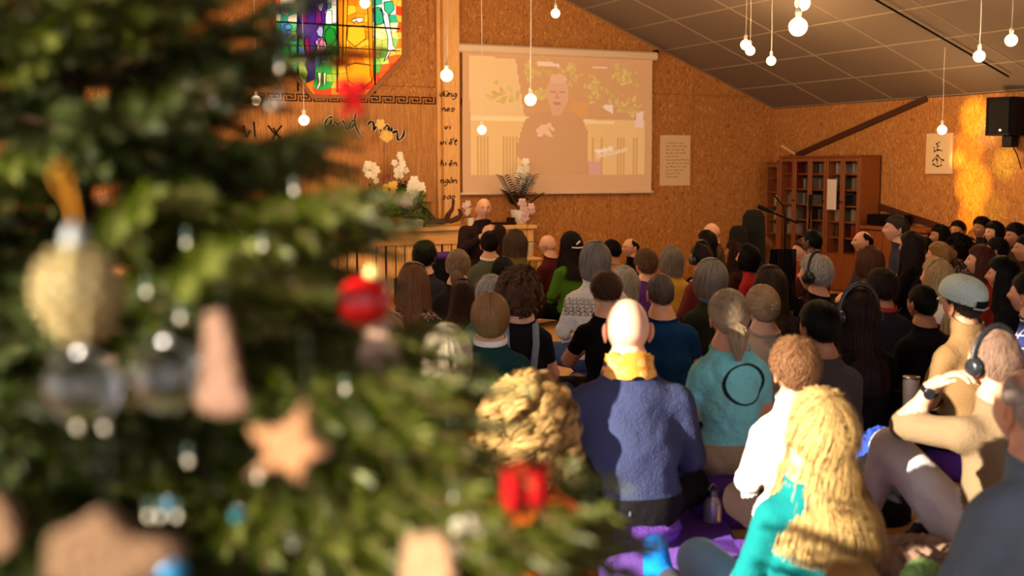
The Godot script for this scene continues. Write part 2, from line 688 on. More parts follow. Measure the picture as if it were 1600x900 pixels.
func window_frame(called: String, o: Vector3, along: Vector3, h: float, bays: int) -> void:
	var b := MB.new()
	var u := along.normalized()
	var w := along.length()
	var xf := Transform3D(Basis(u, Vector3.UP, u.cross(Vector3.UP)), o)
	b.box(Vector3(0, 0, -0.05), Vector3(w, 0.07, 0.05), 0.005, xf)
	b.box(Vector3(0, h - 0.07, -0.05), Vector3(w, h, 0.05), 0.005, xf)
	for k in bays + 1:
		var x := w * k / bays
		b.box(Vector3(x - 0.035, 0.07, -0.05), Vector3(x + 0.035, h - 0.07, 0.05), 0.005, xf)
	var f := struct(called, b.mesh(), plain("white_frame", rgb(216, 212, 204), 0.5))
	if not M.has("pane"):
		var g := mat(Color(1, 1, 1, 0.05), 0.02)
		g.transparency = BaseMaterial3D.TRANSPARENCY_ALPHA
		M.pane = g
		var cg := mat(Color(0.1, 0.1, 0.1, 0.02), 0.02)
		cg.transparency = BaseMaterial3D.TRANSPARENCY_ALPHA
		cg.metallic_specular = 0.2
		M.case_glass = cg
	for k in bays:
		b = MB.new()
		b.box(Vector3(w * k / bays + 0.03, 0.06, -0.006), Vector3(w * (k + 1) / bays - 0.03, h - 0.06, 0.006), 0.0, xf)
		put("pane", b.mesh(), M.pane, f)

# ================================================================= what hangs on the walls
func fill_poly(im: Image, pts: PackedVector2Array, c: Color) -> void:
	var y0 := 1e9
	var y1 := -1e9
	for p in pts:
		y0 = minf(y0, p.y)
		y1 = maxf(y1, p.y)
	for y in range(maxi(0, int(y0)), mini(im.get_height(), int(y1) + 1)):
		var xs := []
		for k in pts.size():
			var a := pts[k]
			var b := pts[(k + 1) % pts.size()]
			if (a.y <= y + 0.5) != (b.y <= y + 0.5):
				xs.append(a.x + (y + 0.5 - a.y) / (b.y - a.y) * (b.x - a.x))
		xs.sort()
		for k in range(0, xs.size() - 1, 2):
			im.fill_rect(Rect2i(int(xs[k]), y, maxi(1, int(xs[k + 1]) - int(xs[k])), 1), c)

func oval(cx: float, cy: float, rx: float, ry: float, turn := 0.0, n := 20) -> PackedVector2Array:
	var o := PackedVector2Array()
	for k in n:
		var a := TAU * k / n
		o.append(Vector2(cx, cy) + Vector2(cos(a) * rx, sin(a) * ry).rotated(turn))
	return o

func v2(a: Array) -> PackedVector2Array:
	var o := PackedVector2Array()
	for k in range(0, a.size(), 2):
		o.append(Vector2(a[k], a[k + 1]))
	return o

func screen_picture() -> ImageTexture:
	var im := Image.create(620, 450, false, Image.FORMAT_RGB8)
	im.fill(rgb(196, 152, 108))
	var S := 0.5
	var f := func(a: Array, c: Color) -> void:
		var q := v2(a)
		for k in q.size():
			q[k] = (q[k] - Vector2(30, 5)) * Vector2(620.0 / 1180.0, 450.0 / 870.0)
		fill_poly(im, q, c)
	f.call([70, 22, 1165, 75, 1165, 755, 78, 755], rgb(204, 164, 116))
	f.call([70, 22, 345, 35, 400, 390, 75, 390], rgb(216, 184, 132))
	f.call([345, 35, 1165, 75, 1165, 420, 400, 390], rgb(196, 150, 104))
	var r := RandomNumberGenerator.new()
	r.seed = 3
	for q in [[450, 100, 80, 60], [680, 110, 70, 60], [830, 190, 50, 110], [1040, 120, 70, 50], [290, 270, 90, 50], [1040, 300, 80, 70], [500, 240, 40, 30]]:
		for k in 26:
			var x: float = q[0] + r.randfn() * q[2] * 0.6
			var y: float = q[1] + r.randfn() * q[3] * 0.6
			f.call(Array(flat2(oval(x, y, r.randf_range(10, 26), r.randf_range(6, 16), r.randf() * 3, 8))), rgb(192, 164, 96).lerp(rgb(208, 184, 116), r.randf()))
	f.call([480, 45, 610, 50, 610, 78, 480, 70], rgb(222, 196, 176))
	f.call([825, 60, 915, 62, 915, 76, 825, 74], rgb(220, 194, 168))
	f.call([685, 295, 800, 300, 790, 380, 700, 375], rgb(206, 152, 92))
	f.call([885, 310, 950, 308, 955, 362, 895, 330], rgb(224, 206, 190))
	f.call([75, 390, 1160, 405, 1165, 755, 78, 755], rgb(216, 180, 122))
	f.call([75, 388, 420, 395, 420, 422, 75, 418], rgb(230, 202, 152))
	f.call([750, 405, 960, 408, 960, 432, 750, 430], rgb(228, 200, 150))
	for x in [115, 135, 155, 175, 270, 290, 310, 330, 345, 825, 845, 865, 880, 960, 980, 1000, 1020, 1090, 1110]:
		f.call([x, 515, x + 8, 515, x + 8, 755, x, 755], rgb(196, 152, 96))
	f.call([840, 600, 950, 575, 955, 600, 850, 625], rgb(232, 214, 196))
	f.call([845, 630, 1045, 585, 1050, 605, 850, 655], rgb(224, 196, 164))
	f.call([795, 675, 875, 675, 878, 755, 795, 755], rgb(204, 156, 144))
	f.call([1110, 350, 1155, 345, 1155, 450, 1095, 445], rgb(222, 194, 182))
	# the seated speaker, broad dark robe, shaved head, one hand raised
	f.call([440, 385, 530, 350, 700, 355, 760, 400, 790, 480, 800, 755, 430, 755, 420, 680, 360, 650, 345, 600, 400, 420], rgb(192, 147, 103))
	f.call(Array(flat2(oval(604, 235, 68, 118, 0.0, 26))), rgb(206, 164, 130))
	f.call([545, 300, 660, 300, 620, 385, 570, 385], rgb(204, 160, 126))
	f.call(Array(flat2(oval(604, 150, 52, 34, 0.0, 20))), rgb(212, 174, 144))
	f.call([550, 222, 596, 226, 594, 238, 552, 234], rgb(182, 136, 104))
	f.call([612, 226, 652, 222, 650, 234, 614, 238], rgb(182, 136, 104))
	f.call([592, 240, 606, 240, 608, 274, 586, 274], rgb(192, 146, 114))
	f.call([572, 300, 622, 298, 616, 312, 580, 312], rgb(184, 132, 104))
	f.call([470, 470, 500, 440, 560, 432, 582, 470, 570, 482, 545, 460, 570, 512, 558, 522, 520, 500, 500, 516, 478, 512], rgb(220, 182, 152))
	im.resize(124, 90, Image.INTERPOLATE_BILINEAR)
	im.resize(620, 450, Image.INTERPOLATE_CUBIC)
	return tex_of(im)

func flat2(p: PackedVector2Array) -> PackedFloat32Array:
	var o := PackedFloat32Array()
	for q in p:
		o.append(q.x)
		o.append(q.y)
	return o

func wall_art() -> void:
	stained_glass()
	border()
	lettering()
	# projection screen with its case
	var a := on_z(715, 67, WZ + 0.12)
	var e := on_z(1027, 81, WZ + 0.12)
	var t := thing("projection_screen", "large white roll-down projection screen showing a monk with a raised hand", "screen", Vector3((a.x + e.x) / 2, 0, WZ + 0.004))
	var cx := (a.x + e.x) / 2
	var b := MB.new()
	b.box(Vector3(a.x - cx, a.y - 0.105, 0.05), Vector3(e.x - cx, a.y - 0.005, 0.16), 0.02)
	put("case", b.mesh(), plain("screen_case", rgb(226, 204, 178), 0.5), t)
	b = MB.new()
	for x in [a.x - cx - 0.02, e.x - cx + 0.02]:
		b.box(Vector3(x - 0.02, a.y - 0.08, 0), Vector3(x + 0.02, a.y + 0.03, 0.09), 0.005)
	put("bracket", b.mesh(), plain("black", rgb(14, 12, 12), 0.5), t)
	var l := on_z(722, 90, WZ + 0.1)
	var r := on_z(1017, 300, WZ + 0.1)
	var sm := mat(Color.WHITE, 0.85)
	sm.albedo_texture = screen_picture()
	sm.emission_enabled = true
	sm.emission_texture = sm.albedo_texture
	sm.emission_operator = BaseMaterial3D.EMISSION_OP_MULTIPLY
	sm.emission = Color.WHITE
	sm.emission_energy_multiplier = 0.34
	b = MB.new()
	var w := r.x - l.x
	var h := a.y - 0.1 - r.y
	var y0 := r.y
	# slightly bowed cloth
	b.grid(func(u, v): return Vector3(l.x - cx + w * u, y0 + h * v, 0.1 + 0.012 * sin(v * 5.0) * (u - 0.5)), 12, 12)
	for k in b.uv.size():
		b.uv[k] = Vector2(b.uv[k].x, 1.0 - b.uv[k].y)
	put("canvas", b.mesh(), sm, t)
	b = MB.new()
	b.tube([Vector3(l.x - cx - 0.03, y0, 0.1), Vector3(r.x - cx + 0.03, y0, 0.1)], [0.016], 8)
	put("bottom_bar", b.mesh(), plain("screen_case", rgb(226, 204, 178), 0.5), t)
	# framed page of handwriting, right of the screen
	var p0 := on_z(1031, 211, WZ)
	var p1 := on_z(1077, 290, WZ)
	t = thing("handwriting_print", "pale paper print of eleven handwritten lines right of the projection screen", "print", Vector3((p0.x + p1.x) / 2, p1.y, WZ))
	var hw := (p1.x - p0.x) / 2
	var ph := p0.y - p1.y
	b = MB.new()
	b.box(Vector3(-hw, 0, 0), Vector3(hw, ph, 0.018), 0.003)
	put("board", b.mesh(), plain("paper_warm", rgb(226, 196, 150), 0.7), t)
	b = MB.new()
	var rr := RandomNumberGenerator.new()
	rr.seed = 11
	for k in 11:
		var y := ph * (0.84 - 0.067 * k)
		var x := -hw * 0.62
		var end: float = hw * [0.45, 0.5, 0.62, 0.72, 0.2, 0.7, 0.62, 0.6, 0.4, 0.3, 0.15][k]
		while x < end:
			var pts := []
			var n := rr.randi_range(3, 7)
			for q in n * 3:
				pts.append(Vector3(x, y + rr.randf_range(-0.004, 0.009) + (0.012 if rr.randf() < 0.12 else 0.0), 0.0185))
				x += 0.0042
			b.ribbon(pts, [0.0045], Vector3(0, 0, 1))
			x += 0.012
		put("text_line", b.mesh(), plain("ink_brown", rgb(62, 40, 26), 0.8), t)
		b = MB.new()
	# two-character calligraphy on the right wall
	var c0 := on_x(1450.5, 209, WX)
	var c1 := on_x(1489.5, 272, WX)
	t = thing("calligraphy_panel", "small white calligraphy panel with two black brushed characters on the right wall", "calligraphy", Vector3(WX, c1.y, (c0.z + c1.z) / 2), -PI / 2)
	hw = absf(c1.z - c0.z) / 2
	ph = c0.y - c1.y
	b = MB.new()
	b.box(Vector3(-hw, 0, 0), Vector3(hw, ph, 0.03), 0.004)
	put("board", b.mesh(), plain("paper_warm", rgb(226, 196, 150), 0.7), t)
	b = MB.new()
	for s in [[[290, 275, 325, 268, 360, 240], 16], [[320, 275, 318, 340, 322, 385], 16], [[320, 325, 345, 322, 362, 310], 12], [[258, 335, 272, 370, 268, 425], 15], [[262, 422, 300, 402, 350, 390, 408, 408], 20],
			[[325, 470, 300, 520, 240, 595], 18], [[325, 475, 370, 540, 445, 580], 20], [[305, 540, 330, 565], 26], [[310, 578, 345, 570], 12], [[335, 575, 322, 605], 12], [[262, 625, 248, 668], 18], [[272, 635, 300, 678, 350, 680, 400, 665, 385, 640], 18], [[315, 618, 335, 632], 16], [[385, 600, 405, 590], 14]]:
		var pts := []
		for k in range(0, s[0].size(), 2):
			pts.append(Vector3((s[0][k] - 120) / 450.0 * 2 * hw - hw, (820.0 - s[0][k + 1]) / 730.0 * ph, 0.0305))
		pts = catmull(pts, 5)
		var wd := []
		for k in pts.size():
			wd.append(s[1] / 730.0 * ph * (1.0 + 0.35 * sin(k * 0.9)) * 1.15)
		b.ribbon(pts, wd, Vector3(0, 0, 1))
	put("characters", b.mesh(), plain("ink", rgb(26, 20, 18), 0.7), t)
	# loudspeaker high on the right wall
	var s0 := on_x(1549, 154, WX - 0.18)
	var s1 := on_x(1597, 211, WX - 0.18)
	t = thing("loudspeaker", "black box loudspeaker mounted high on the right wall", "speaker", Vector3(WX - 0.2, s1.y, (s0.z + s1.z) / 2), -PI / 2 + 0.35)
	hw = 0.155
	ph = s0.y - s1.y
	b = MB.new()
	b.prism(v2([-hw, -0.12, hw, -0.12, hw, 0.1, hw * 0.7, 0.14, -hw * 0.7, 0.14, -hw, 0.1]), Vector3.ZERO, Vector3.RIGHT, Vector3(0, 0, 1), Vector3(0, ph, 0))
	put("cabinet", b.mesh(), plain("black", rgb(14, 12, 12), 0.5), t)
	b = MB.new()
	b.box(Vector3(-hw * 0.68, 0.02, 0.14), Vector3(hw * 0.68, ph - 0.02, 0.15), 0.004)
	put("grille", b.mesh(), plain("grille", rgb(24, 22, 22), 0.8), t)
	b = MB.new()
	b.ball(Vector3(0.02, 0.05, 0.151), Vector3(0.016, 0.016, 0.004))
	put("badge", b.mesh(), plain("silver", rgb(190, 190, 190), 0.3, 0.9), t)
	b = MB.new()
	b.box(Vector3(0.0, -0.12, -0.1), Vector3(0.11, 0.0, 0.06), 0.01)
	b.box(Vector3(0.02, -0.02, -0.2), Vector3(0.07, 0.05, -0.08), 0.005)
	put("wall_mount", b.mesh(), plain("black", rgb(14, 12, 12), 0.5), t)
	b = MB.new()
	b.tube([Vector3(0.08, -0.1, -0.02), Vector3(0.1, -0.2, -0.1), Vector3(0.14, -0.34, -0.12)], [0.006], 6)
	put("cable", b.mesh(), plain("black", rgb(14, 12, 12), 0.5), t)
	# pale framed picture behind the tree
	p0 = on_z(282, 236, WZ)
	p1 = on_z(367, 300, WZ)
	t = thing("framed_picture", "wide pale picture in a thin frame on the wall behind the fir tree", "picture", Vector3((p0.x + p1.x) / 2, p1.y, WZ))
	hw = (p1.x - p0.x) / 2
	ph = p0.y - p1.y
	b = MB.new()
	b.box(Vector3(-hw, 0, 0), Vector3(hw, ph, 0.02), 0.003)
	put("frame", b.mesh(), M.pine, t)
	b = MB.new()
	b.box(Vector3(-hw + 0.02, 0.02, 0.018), Vector3(hw - 0.02, ph - 0.02, 0.023), 0.001)
	put("sheet", b.mesh(), plain("pale_sheet", rgb(236, 230, 204), 0.5), t)

func glass_colour(X: float, Y: float, r: RandomNumberGenerator) -> Color:
	var k := r.randf()
	var ring := Vector2((X - 580.0) / 530.0, (Y - 230.0) / 540.0).length()
	if ring > 1.0:
		return [rgb(228, 60, 24), rgb(244, 120, 24), rgb(236, 88, 30), rgb(250, 178, 60)][int(k * 3.99)]
	if X < 265:
		if Y < 190:
			return rgb(238, 234, 206) if k < 0.66 else rgb(60, 186, 140)
		if Y < 385:
			return [rgb(70, 150, 226), rgb(90, 196, 120), rgb(206, 216, 90), rgb(50, 160, 110)][int(k * 3.99)]
		return [rgb(44, 176, 100), rgb(84, 200, 130), rgb(30, 140, 84)][int(k * 2.99)]
	if X < 330:
		return rgb(60, 20, 120) if Y < 330 else [rgb(70, 150, 60), rgb(180, 200, 70), rgb(60, 130, 210)][int(k * 2.99)]
	if X < 420:
		return rgb(74, 26, 136) if k < 0.6 else rgb(50, 14, 104)
	if X < 600:
		if Y < 215:
			return rgb(236, 232, 220) if X > 490 else rgb(70, 24, 126)
		return [rgb(22, 132, 44), rgb(40, 160, 60), rgb(150, 190, 60)][int(k * 2.6)]
	if X < 920:
		return [rgb(240, 160, 24), rgb(226, 130, 16), rgb(250, 184, 44), rgb(236, 148, 30)][int(k * 3.99)]
	if Y < 215:
		return rgb(40, 170, 130) if k < 0.5 else rgb(226, 238, 226)
	if Y < 340:
		return rgb(236, 226, 130) if k < 0.6 else rgb(216, 226, 170)
	return [rgb(80, 170, 60), rgb(130, 196, 80), rgb(180, 204, 90)][int(k * 2.99)]

func stained_glass() -> void:
	var zz := WZ
	var px := func(X: float, Y: float) -> Vector2:
		var q := on_z(415.0 + X / 5.457, Y / 5.457, zz)
		return Vector2(q.x, q.y)
	var oc := []
	for q in [[55, 430], [390, 835], [860, 835], [1180, 490], [1180, -20], [880, -385], [390, -385], [55, -60]]:
		oc.append(px.call(q[0], q[1]))
	var mid := Vector2.ZERO
	for q in oc:
		mid += q / 8.0
	var t := thing("stained_glass_window", "octagonal stained glass window with purple robed figure, child and orange tree", "window", Vector3(mid.x, 0, zz))
	var outline := PackedVector2Array()
	var inner := PackedVector2Array()
	for q in oc:
		outline.append(q - Vector2(mid.x, 0))
		inner.append((q - mid) * 0.955 + mid - Vector2(mid.x, 0))
	var b := MB.new()
	b.prism(inner, Vector3(0, 0, 0.002), Vector3.RIGHT, Vector3.UP, Vector3(0, 0, 0.006))
	put("leading", b.mesh(), plain("lead", rgb(20, 16, 14), 0.6), t)
	b = MB.new()
	for k in 8:
		var l := (k + 1) % 8
		var o1: Vector2 = outline[k] + (outline[k] - Vector2(0, mid.y)) * 0.012
		var o2: Vector2 = outline[l] + (outline[l] - Vector2(0, mid.y)) * 0.012
		b.prism(PackedVector2Array([inner[k], inner[l], o2, o1]), Vector3.ZERO, Vector3.RIGHT, Vector3.UP, Vector3(0, 0, 0.06))
	put("frame", b.mesh(), plain("glass_frame", rgb(150, 92, 40), 0.5), t)
	var r := RandomNumberGenerator.new()
	r.seed = 21
	# irregular small panes
	var NX := 16
	var NY := 17
	var P := []
	for y in NY + 1:
		for x in NX + 1:
			P.append(Vector2(60 + 1130.0 * x / NX + r.randf_range(-17, 17), -380 + 1215.0 * y / NY + r.randf_range(-17, 17)))
	var groups := {}
	for y in NY:
		for x in NX:
			var q := [P[y * (NX + 1) + x], P[y * (NX + 1) + x + 1], P[(y + 1) * (NX + 1) + x + 1], P[(y + 1) * (NX + 1) + x]]
			var m: Vector2 = (q[0] + q[1] + q[2] + q[3]) / 4.0
			var poly := PackedVector2Array()
			for s in q:
				s = m + (s - m) * 0.955
				var w: Vector2 = px.call(s.x, s.y)
				poly.append(w - Vector2(mid.x, 0))
			for part in Geometry2D.intersect_polygons(poly, inner):
				var mb := MB.new()
				mb.prism(part, Vector3(0, 0, 0.008), Vector3.RIGHT, Vector3.UP, Vector3(0, 0, 0.004))
				put("pane", mb.mesh(), pane_mat(glass_colour(m.x, m.y, r)), t)
	# larger shaped panes in front
	var shapes := [
		[[300, -120, 520, -120, 520, 60, 480, 320, 380, 480, 340, 480, 280, 150], rgb(70, 24, 136)],
		[[305, 85, 345, 85, 350, 215, 318, 215], rgb(214, 44, 20)], [[325, 335, 365, 320, 380, 480, 345, 490], rgb(206, 36, 20)],
		[[425, 60, 470, 100, 478, 190, 440, 220, 418, 200], rgb(218, 50, 22)], [[305, 45, 340, 45, 340, 82, 305, 82], rgb(246, 226, 196)],
		[[405, 50, 480, 22, 490, 45, 470, 105, 440, 66], rgb(248, 228, 200)], [[500, 90, 560, 90, 565, 205, 510, 205], rgb(238, 236, 230)],
		[[512, 30, 552, 20, 556, 66, 528, 80], rgb(50, 150, 130)], [[452, 225, 482, 230, 490, 270, 480, 318, 446, 306, 428, 268], rgb(248, 236, 222)],
		[[446, 320, 486, 322, 520, 400, 505, 470, 440, 470, 415, 360], rgb(196, 120, 150)], [[418, 350, 445, 340, 462, 420, 440, 430], rgb(248, 226, 204)], [[486, 330, 505, 350, 520, 410, 500, 420], rgb(248, 226, 204)],
		[[440, 470, 480, 476, 520, 470, 522, 520, 470, 500, 455, 560, 415, 556, 418, 490], rgb(70, 130, 206)], [[440, 620, 470, 620, 468, 720, 440, 770, 434, 740, 450, 700], rgb(248, 222, 192)], [[490, 620, 512, 620, 508, 720, 490, 724], rgb(248, 222, 192)],
		[[505, 270, 540, 230, 580, 250, 600, 330, 560, 390, 520, 380, 500, 320], rgb(14, 128, 40)],
		[[730, 168, 800, 150, 830, 160, 820, 188, 790, 194, 770, 172, 745, 194], rgb(250, 244, 230)],
		[[975, 60, 1010, 130, 1040, 120, 1060, 240, 1085, 390, 1105, 425, 1036, 430, 1040, 330, 1018, 240, 1000, 150], rgb(224, 222, 226)],
		[[1040, 436, 1062, 440, 1030, 500, 1005, 524], rgb(236, 236, 230)],
		[[910, 70, 960, 60, 1000, 130, 1000, 200, 940, 220, 925, 150], rgb(36, 160, 116)], [[1005, 20, 1080, 10, 1095, 80, 1050, 130, 1010, 90], rgb(44, 176, 136)],
		[[120, 400, 190, 390, 205, 440, 200, 530, 150, 500], rgb(36, 178, 96)], [[205, 395, 260, 400, 268, 500, 212, 536], rgb(48, 190, 108)],
		[[155, 220, 190, 205, 218, 222, 220, 250, 170, 262], rgb(84, 168, 236)], [[176, 270, 206, 262, 216, 296, 190, 306], rgb(76, 160, 232)], [[85, 350, 130, 345, 150, 372, 110, 390], rgb(80, 160, 236)], [[215, 312, 245, 310, 250, 345, 222, 346], rgb(80, 160, 236)],
		[[610, -100, 660, -100, 650, 560, 625, 560], rgb(226, 124, 14)], [[664, -100, 700, -100, 680, 480, 656, 480], rgb(244, 156, 24)],
		[[860, -100, 905, -60, 915, 660, 890, 660], rgb(232, 140, 18)], [[700, 230, 840, 220, 850, 330, 760, 400, 690, 340], rgb(250, 176, 34)],
		[[680, 560, 760, 540, 900, 560, 900, 690, 800, 770, 700, 690], rgb(246, 150, 16)],
	]
	for s in shapes:
		var q := v2(s[0])
		var m := Vector2.ZERO
		for p in q:
			m += p / q.size()
		for k in q.size():
			var w: Vector2 = px.call(q[k].x, q[k].y)
			q[k] = w - Vector2(mid.x, 0)
		var mb := MB.new()
		for part in Geometry2D.intersect_polygons(q, inner):
			for tri in Geometry2D.decompose_polygon_in_convex(part):
				mb.prism(tri, Vector3(0, 0, 0.0125), Vector3.RIGHT, Vector3.UP, Vector3(0, 0, 0.004))
		if mb.v.size():
			put("pane", mb.mesh(), pane_mat(s[1]), t)
		mb = MB.new()
		var loop := []
		for p in q:
			loop.append(Vector3(p.x, p.y, 0.016))
		loop.append(loop[0])
		mb.tube(loop, [0.0055], 4)
		put("lead_line", mb.mesh(), plain("lead", rgb(20, 16, 14), 0.6), t)
	b = MB.new()
	for x in [268, 604, 924]:
		var p0: Vector2 = px.call(x, -380)
		var p1: Vector2 = px.call(x + 5, 835)
		b.tube([Vector3(p0.x - mid.x, p0.y, 0.02), Vector3(p1.x - mid.x, maxf(p1.y, 2.35), 0.02)], [0.011], 6)
	for y in [-150, 185, 375]:
		var p0: Vector2 = px.call(60, y)
		var p1: Vector2 = px.call(1140, y + 62)
		b.tube([Vector3(p0.x - mid.x, p0.y, 0.022), Vector3(p1.x - mid.x, p1.y, 0.022)], [0.011 if y == 185 else 0.006], 6)
	put("support_bar", b.mesh(), plain("lead", rgb(20, 16, 14), 0.6), t)

func pane_mat(c: Color) -> StandardMaterial3D:
	var key := "pane" + c.to_html()
	if not M.has(key):
		var m := mat(c, 0.2)
		m.emission_enabled = true
		m.emission = c
		m.emission_energy_multiplier = 0.95
		M[key] = m
	return M[key]

func border() -> void:
	# key-pattern border painted on a thin strip
	var a := on_z(300, 152, WZ)
	var z := on_z(724, 163, WZ)
	var h := 0.085
	var y0 := on_z(640, 162.5, WZ).y
	var t := thing("border_strip", "narrow wall border with a dark interlocking key pattern above the matting", "border", Vector3((a.x + z.x) / 2, y0, WZ + 0.012))
	var hw := (z.x - a.x) / 2
	var pa := on_z(687, 160, WZ).x - t.position.x
	var pb := on_z(713.5, 160, WZ).x - t.position.x
	var b := MB.new()
	b.box(Vector3(-hw, 0, -0.012), Vector3(pa, h, 0), 0.001)
	b.box(Vector3(pb, 0, -0.012), Vector3(hw, h, 0), 0.001)
	put("strip", b.mesh(), plain("border_base", rgb(182, 120, 58), 0.7), t)
	b = MB.new()
	var u := 0.165
	var x := -hw
	var w := 0.014
	var f := func(x0: float, y0_: float, x1: float, y1: float) -> void:
		if (x0 > pa - 0.01 and x0 < pb) or (x1 > pa and x1 < pb) or x1 > hw:
			return
		b.box(Vector3(minf(x0, x1), minf(y0_, y1), -0.001), Vector3(maxf(x0, x1), maxf(y0_, y1), 0.0025))
	while x < hw:
		f.call(x, h - w, x + u * 0.78, h)
		f.call(x + u * 0.78 - w, 0.028, x + u * 0.78, h)
		f.call(x + u * 0.3, 0.028, x + u * 0.78, 0.028 + w)
		f.call(x + u * 0.3, 0.028, x + u * 0.3 + w, 0.056)
		f.call(x + u * 0.3, 0.044, x + u * 0.56, 0.044 + w * 0.9)
		f.call(x + u * 0.1, 0.0, x + u, w)
		f.call(x + u * 0.1, 0.0, x + u * 0.1 + w, 0.056)
		f.call(x + u - w, 0.0, x + u, h)
		x += u
	put("key_pattern", b.mesh(), plain("ink_dark", rgb(34, 18, 12), 0.7), t)

func lettering() -> void:
	var strokes := [
		[[283, 140, 250, 130, 205, 165, 175, 230, 170, 280, 195, 290, 240, 240, 270, 190], 26], [[272, 180, 262, 240, 285, 290, 320, 240], 24], [[325, 200, 350, 235, 375, 265], 24], [[350, 255, 400, 235, 450, 190, 470, 220, 500, 300, 540, 330], 24],
		[[640, 190, 600, 190, 560, 240, 555, 295, 585, 300, 620, 250, 645, 200], 24], [[655, 75, 640, 160, 645, 240, 680, 350, 738, 445], 26],
		[[845, 245, 880, 205, 920, 210, 930, 260, 925, 340], 34], [[930, 335, 975, 280, 1020, 255, 1030, 310, 1045, 375], 30],
		[[1165, 340, 1165, 280, 1140, 260, 1100, 290, 1090, 350], 32], [[1215, 300, 1205, 370, 1225, 380, 1290, 350, 1300, 400, 1310, 480, 1360, 470, 1400, 400, 1410, 325], 32]]
	var o := on_z(490, 230, WZ)
	var t := thing("wall_lettering", "black brushed cursive words and now with white outline on the wall matting", "lettering", Vector3(o.x, o.y, WZ + 0.012))
	var b := MB.new()
	var b2 := MB.new()
	for s in strokes:
		var pts := []
		for k in range(0, s[0].size(), 2):
			var q := on_z(490 + s[0][k] / 10.0, 170 + s[0][k + 1] / 10.0, WZ)
			pts.append(Vector3(q.x - o.x, q.y - o.y, 0.006))
		pts = catmull(pts, 6)
		var pb := []
		var w1 := []
		var w2 := []
		for k in pts.size():
			pb.append(pts[k] - Vector3(0, 0, 0.005))
			var w: float = s[1] / 10.0 * 0.0079 * (0.9 + 0.25 * sin(k * 0.5))
			w1.append(w)
			w2.append(w + 0.018)
		b.ribbon(pts, w1, Vector3(0, 0, 1))
		b2.ribbon(pb, w2, Vector3(0, 0, 1), 0.002)
		if s in [strokes[1], strokes[3], strokes[5], strokes[7], strokes[8], strokes[9]]:
			put("letter", b.mesh(), plain("ink", rgb(26, 20, 18), 0.7), t)
			put("letter_outline", b2.mesh(), plain("outline_white", rgb(236, 220, 196), 0.7), t)
			b = MB.new()
			b2 = MB.new()
	# remains of the first word, mostly hidden by the tree
	for s in [[418, 196, 428, 208, 440, 216], [440, 196, 432, 206, 424, 220], [426, 200, 434, 212, 436, 222], [396, 190, 398, 214], [380, 196, 384, 214, 390, 204]]:
		var pts := []
		for k in range(0, s.size(), 2):
			var q := on_z(s[k], s[k + 1], WZ)
			pts.append(Vector3(q.x - o.x, q.y - o.y, 0.006))
		b = MB.new()
		b.ribbon(catmull(pts, 4), [0.02], Vector3(0, 0, 1))
		put("letter", b.mesh(), plain("ink", rgb(26, 20, 18), 0.7), t)
	# vertical line of words down the pillar, written with a brush
	var A := {
		"d": [[0.8, 0.45, 0.4, 0.6, 0.1, 0.3, 0.35, 0.0, 0.75, 0.3], [0.85, 1.1, 0.75, 0.4, 0.95, 0.0]], "u": [[0.05, 0.6, 0.15, 0.1, 0.5, 0.02, 0.75, 0.3, 0.78, 0.6], [0.78, 0.6, 0.8, 0.1, 1.0, 0.02]],
		"n": [[0.05, 0.6, 0.12, 0.3, 0.12, 0.0], [0.12, 0.35, 0.45, 0.62, 0.7, 0.45, 0.75, 0.0, 0.95, 0.05]], "g": [[0.75, 0.5, 0.4, 0.62, 0.1, 0.3, 0.35, 0.05, 0.72, 0.3], [0.78, 0.6, 0.75, -0.2, 0.4, -0.5, 0.1, -0.3]],
		"e": [[0.1, 0.3, 0.6, 0.35, 0.6, 0.55, 0.35, 0.6, 0.1, 0.3, 0.35, 0.0, 0.8, 0.15]], "o": [[0.5, 0.6, 0.15, 0.4, 0.25, 0.05, 0.6, 0.05, 0.8, 0.35, 0.5, 0.6]], "v": [[0.05, 0.6, 0.35, 0.02, 0.5, 0.1, 0.8, 0.65]],
		"i": [[0.3, 0.6, 0.3, 0.15, 0.55, 0.0], [0.36, 0.85, 0.4, 0.9]], "t": [[0.5, 1.05, 0.4, 0.2, 0.6, 0.0, 0.85, 0.1], [0.1, 0.65, 0.9, 0.72]], "h": [[0.2, 1.1, 0.15, 0.5, 0.12, 0.0], [0.14, 0.35, 0.45, 0.62, 0.7, 0.4, 0.75, 0.0, 0.95, 0.05]],
		"a": [[0.75, 0.5, 0.4, 0.62, 0.1, 0.3, 0.35, 0.0, 0.72, 0.3], [0.78, 0.6, 0.78, 0.1, 0.98, 0.02]], "s": [[0.7, 0.55, 0.4, 0.62, 0.25, 0.45, 0.6, 0.25, 0.5, 0.0, 0.1, 0.08]],
		"^": [[0.2, 0.78, 0.42, 0.98, 0.65, 0.78]], "/": [[0.7, 0.95, 0.95, 1.2]], "`": [[0.25, 1.05, 0.55, 0.82]], ".": [[0.4, -0.22, 0.46, -0.18]], "'": [[0.8, 0.62, 1.0, 0.78]]}
	# letter, then marks set on the same letter
	var words := [[["d", "u'`", "n", "g"], 147], [["n", "e", "o"], 170], [["v", "i"], 198], [["v", "i", "e^/", "t"], 222], [["h", "i", "e^.", "n"], 255], [["n", "g", "a`", "n"], 282], [["s", "a", "o"], 307]]
	var c := on_z(701, 300, WZ + 0.12)
	t = thing("pillar_lettering", "vertical column of short handwritten dark words down the wooden pillar", "lettering", Vector3(c.x, 0, WZ + 0.12))
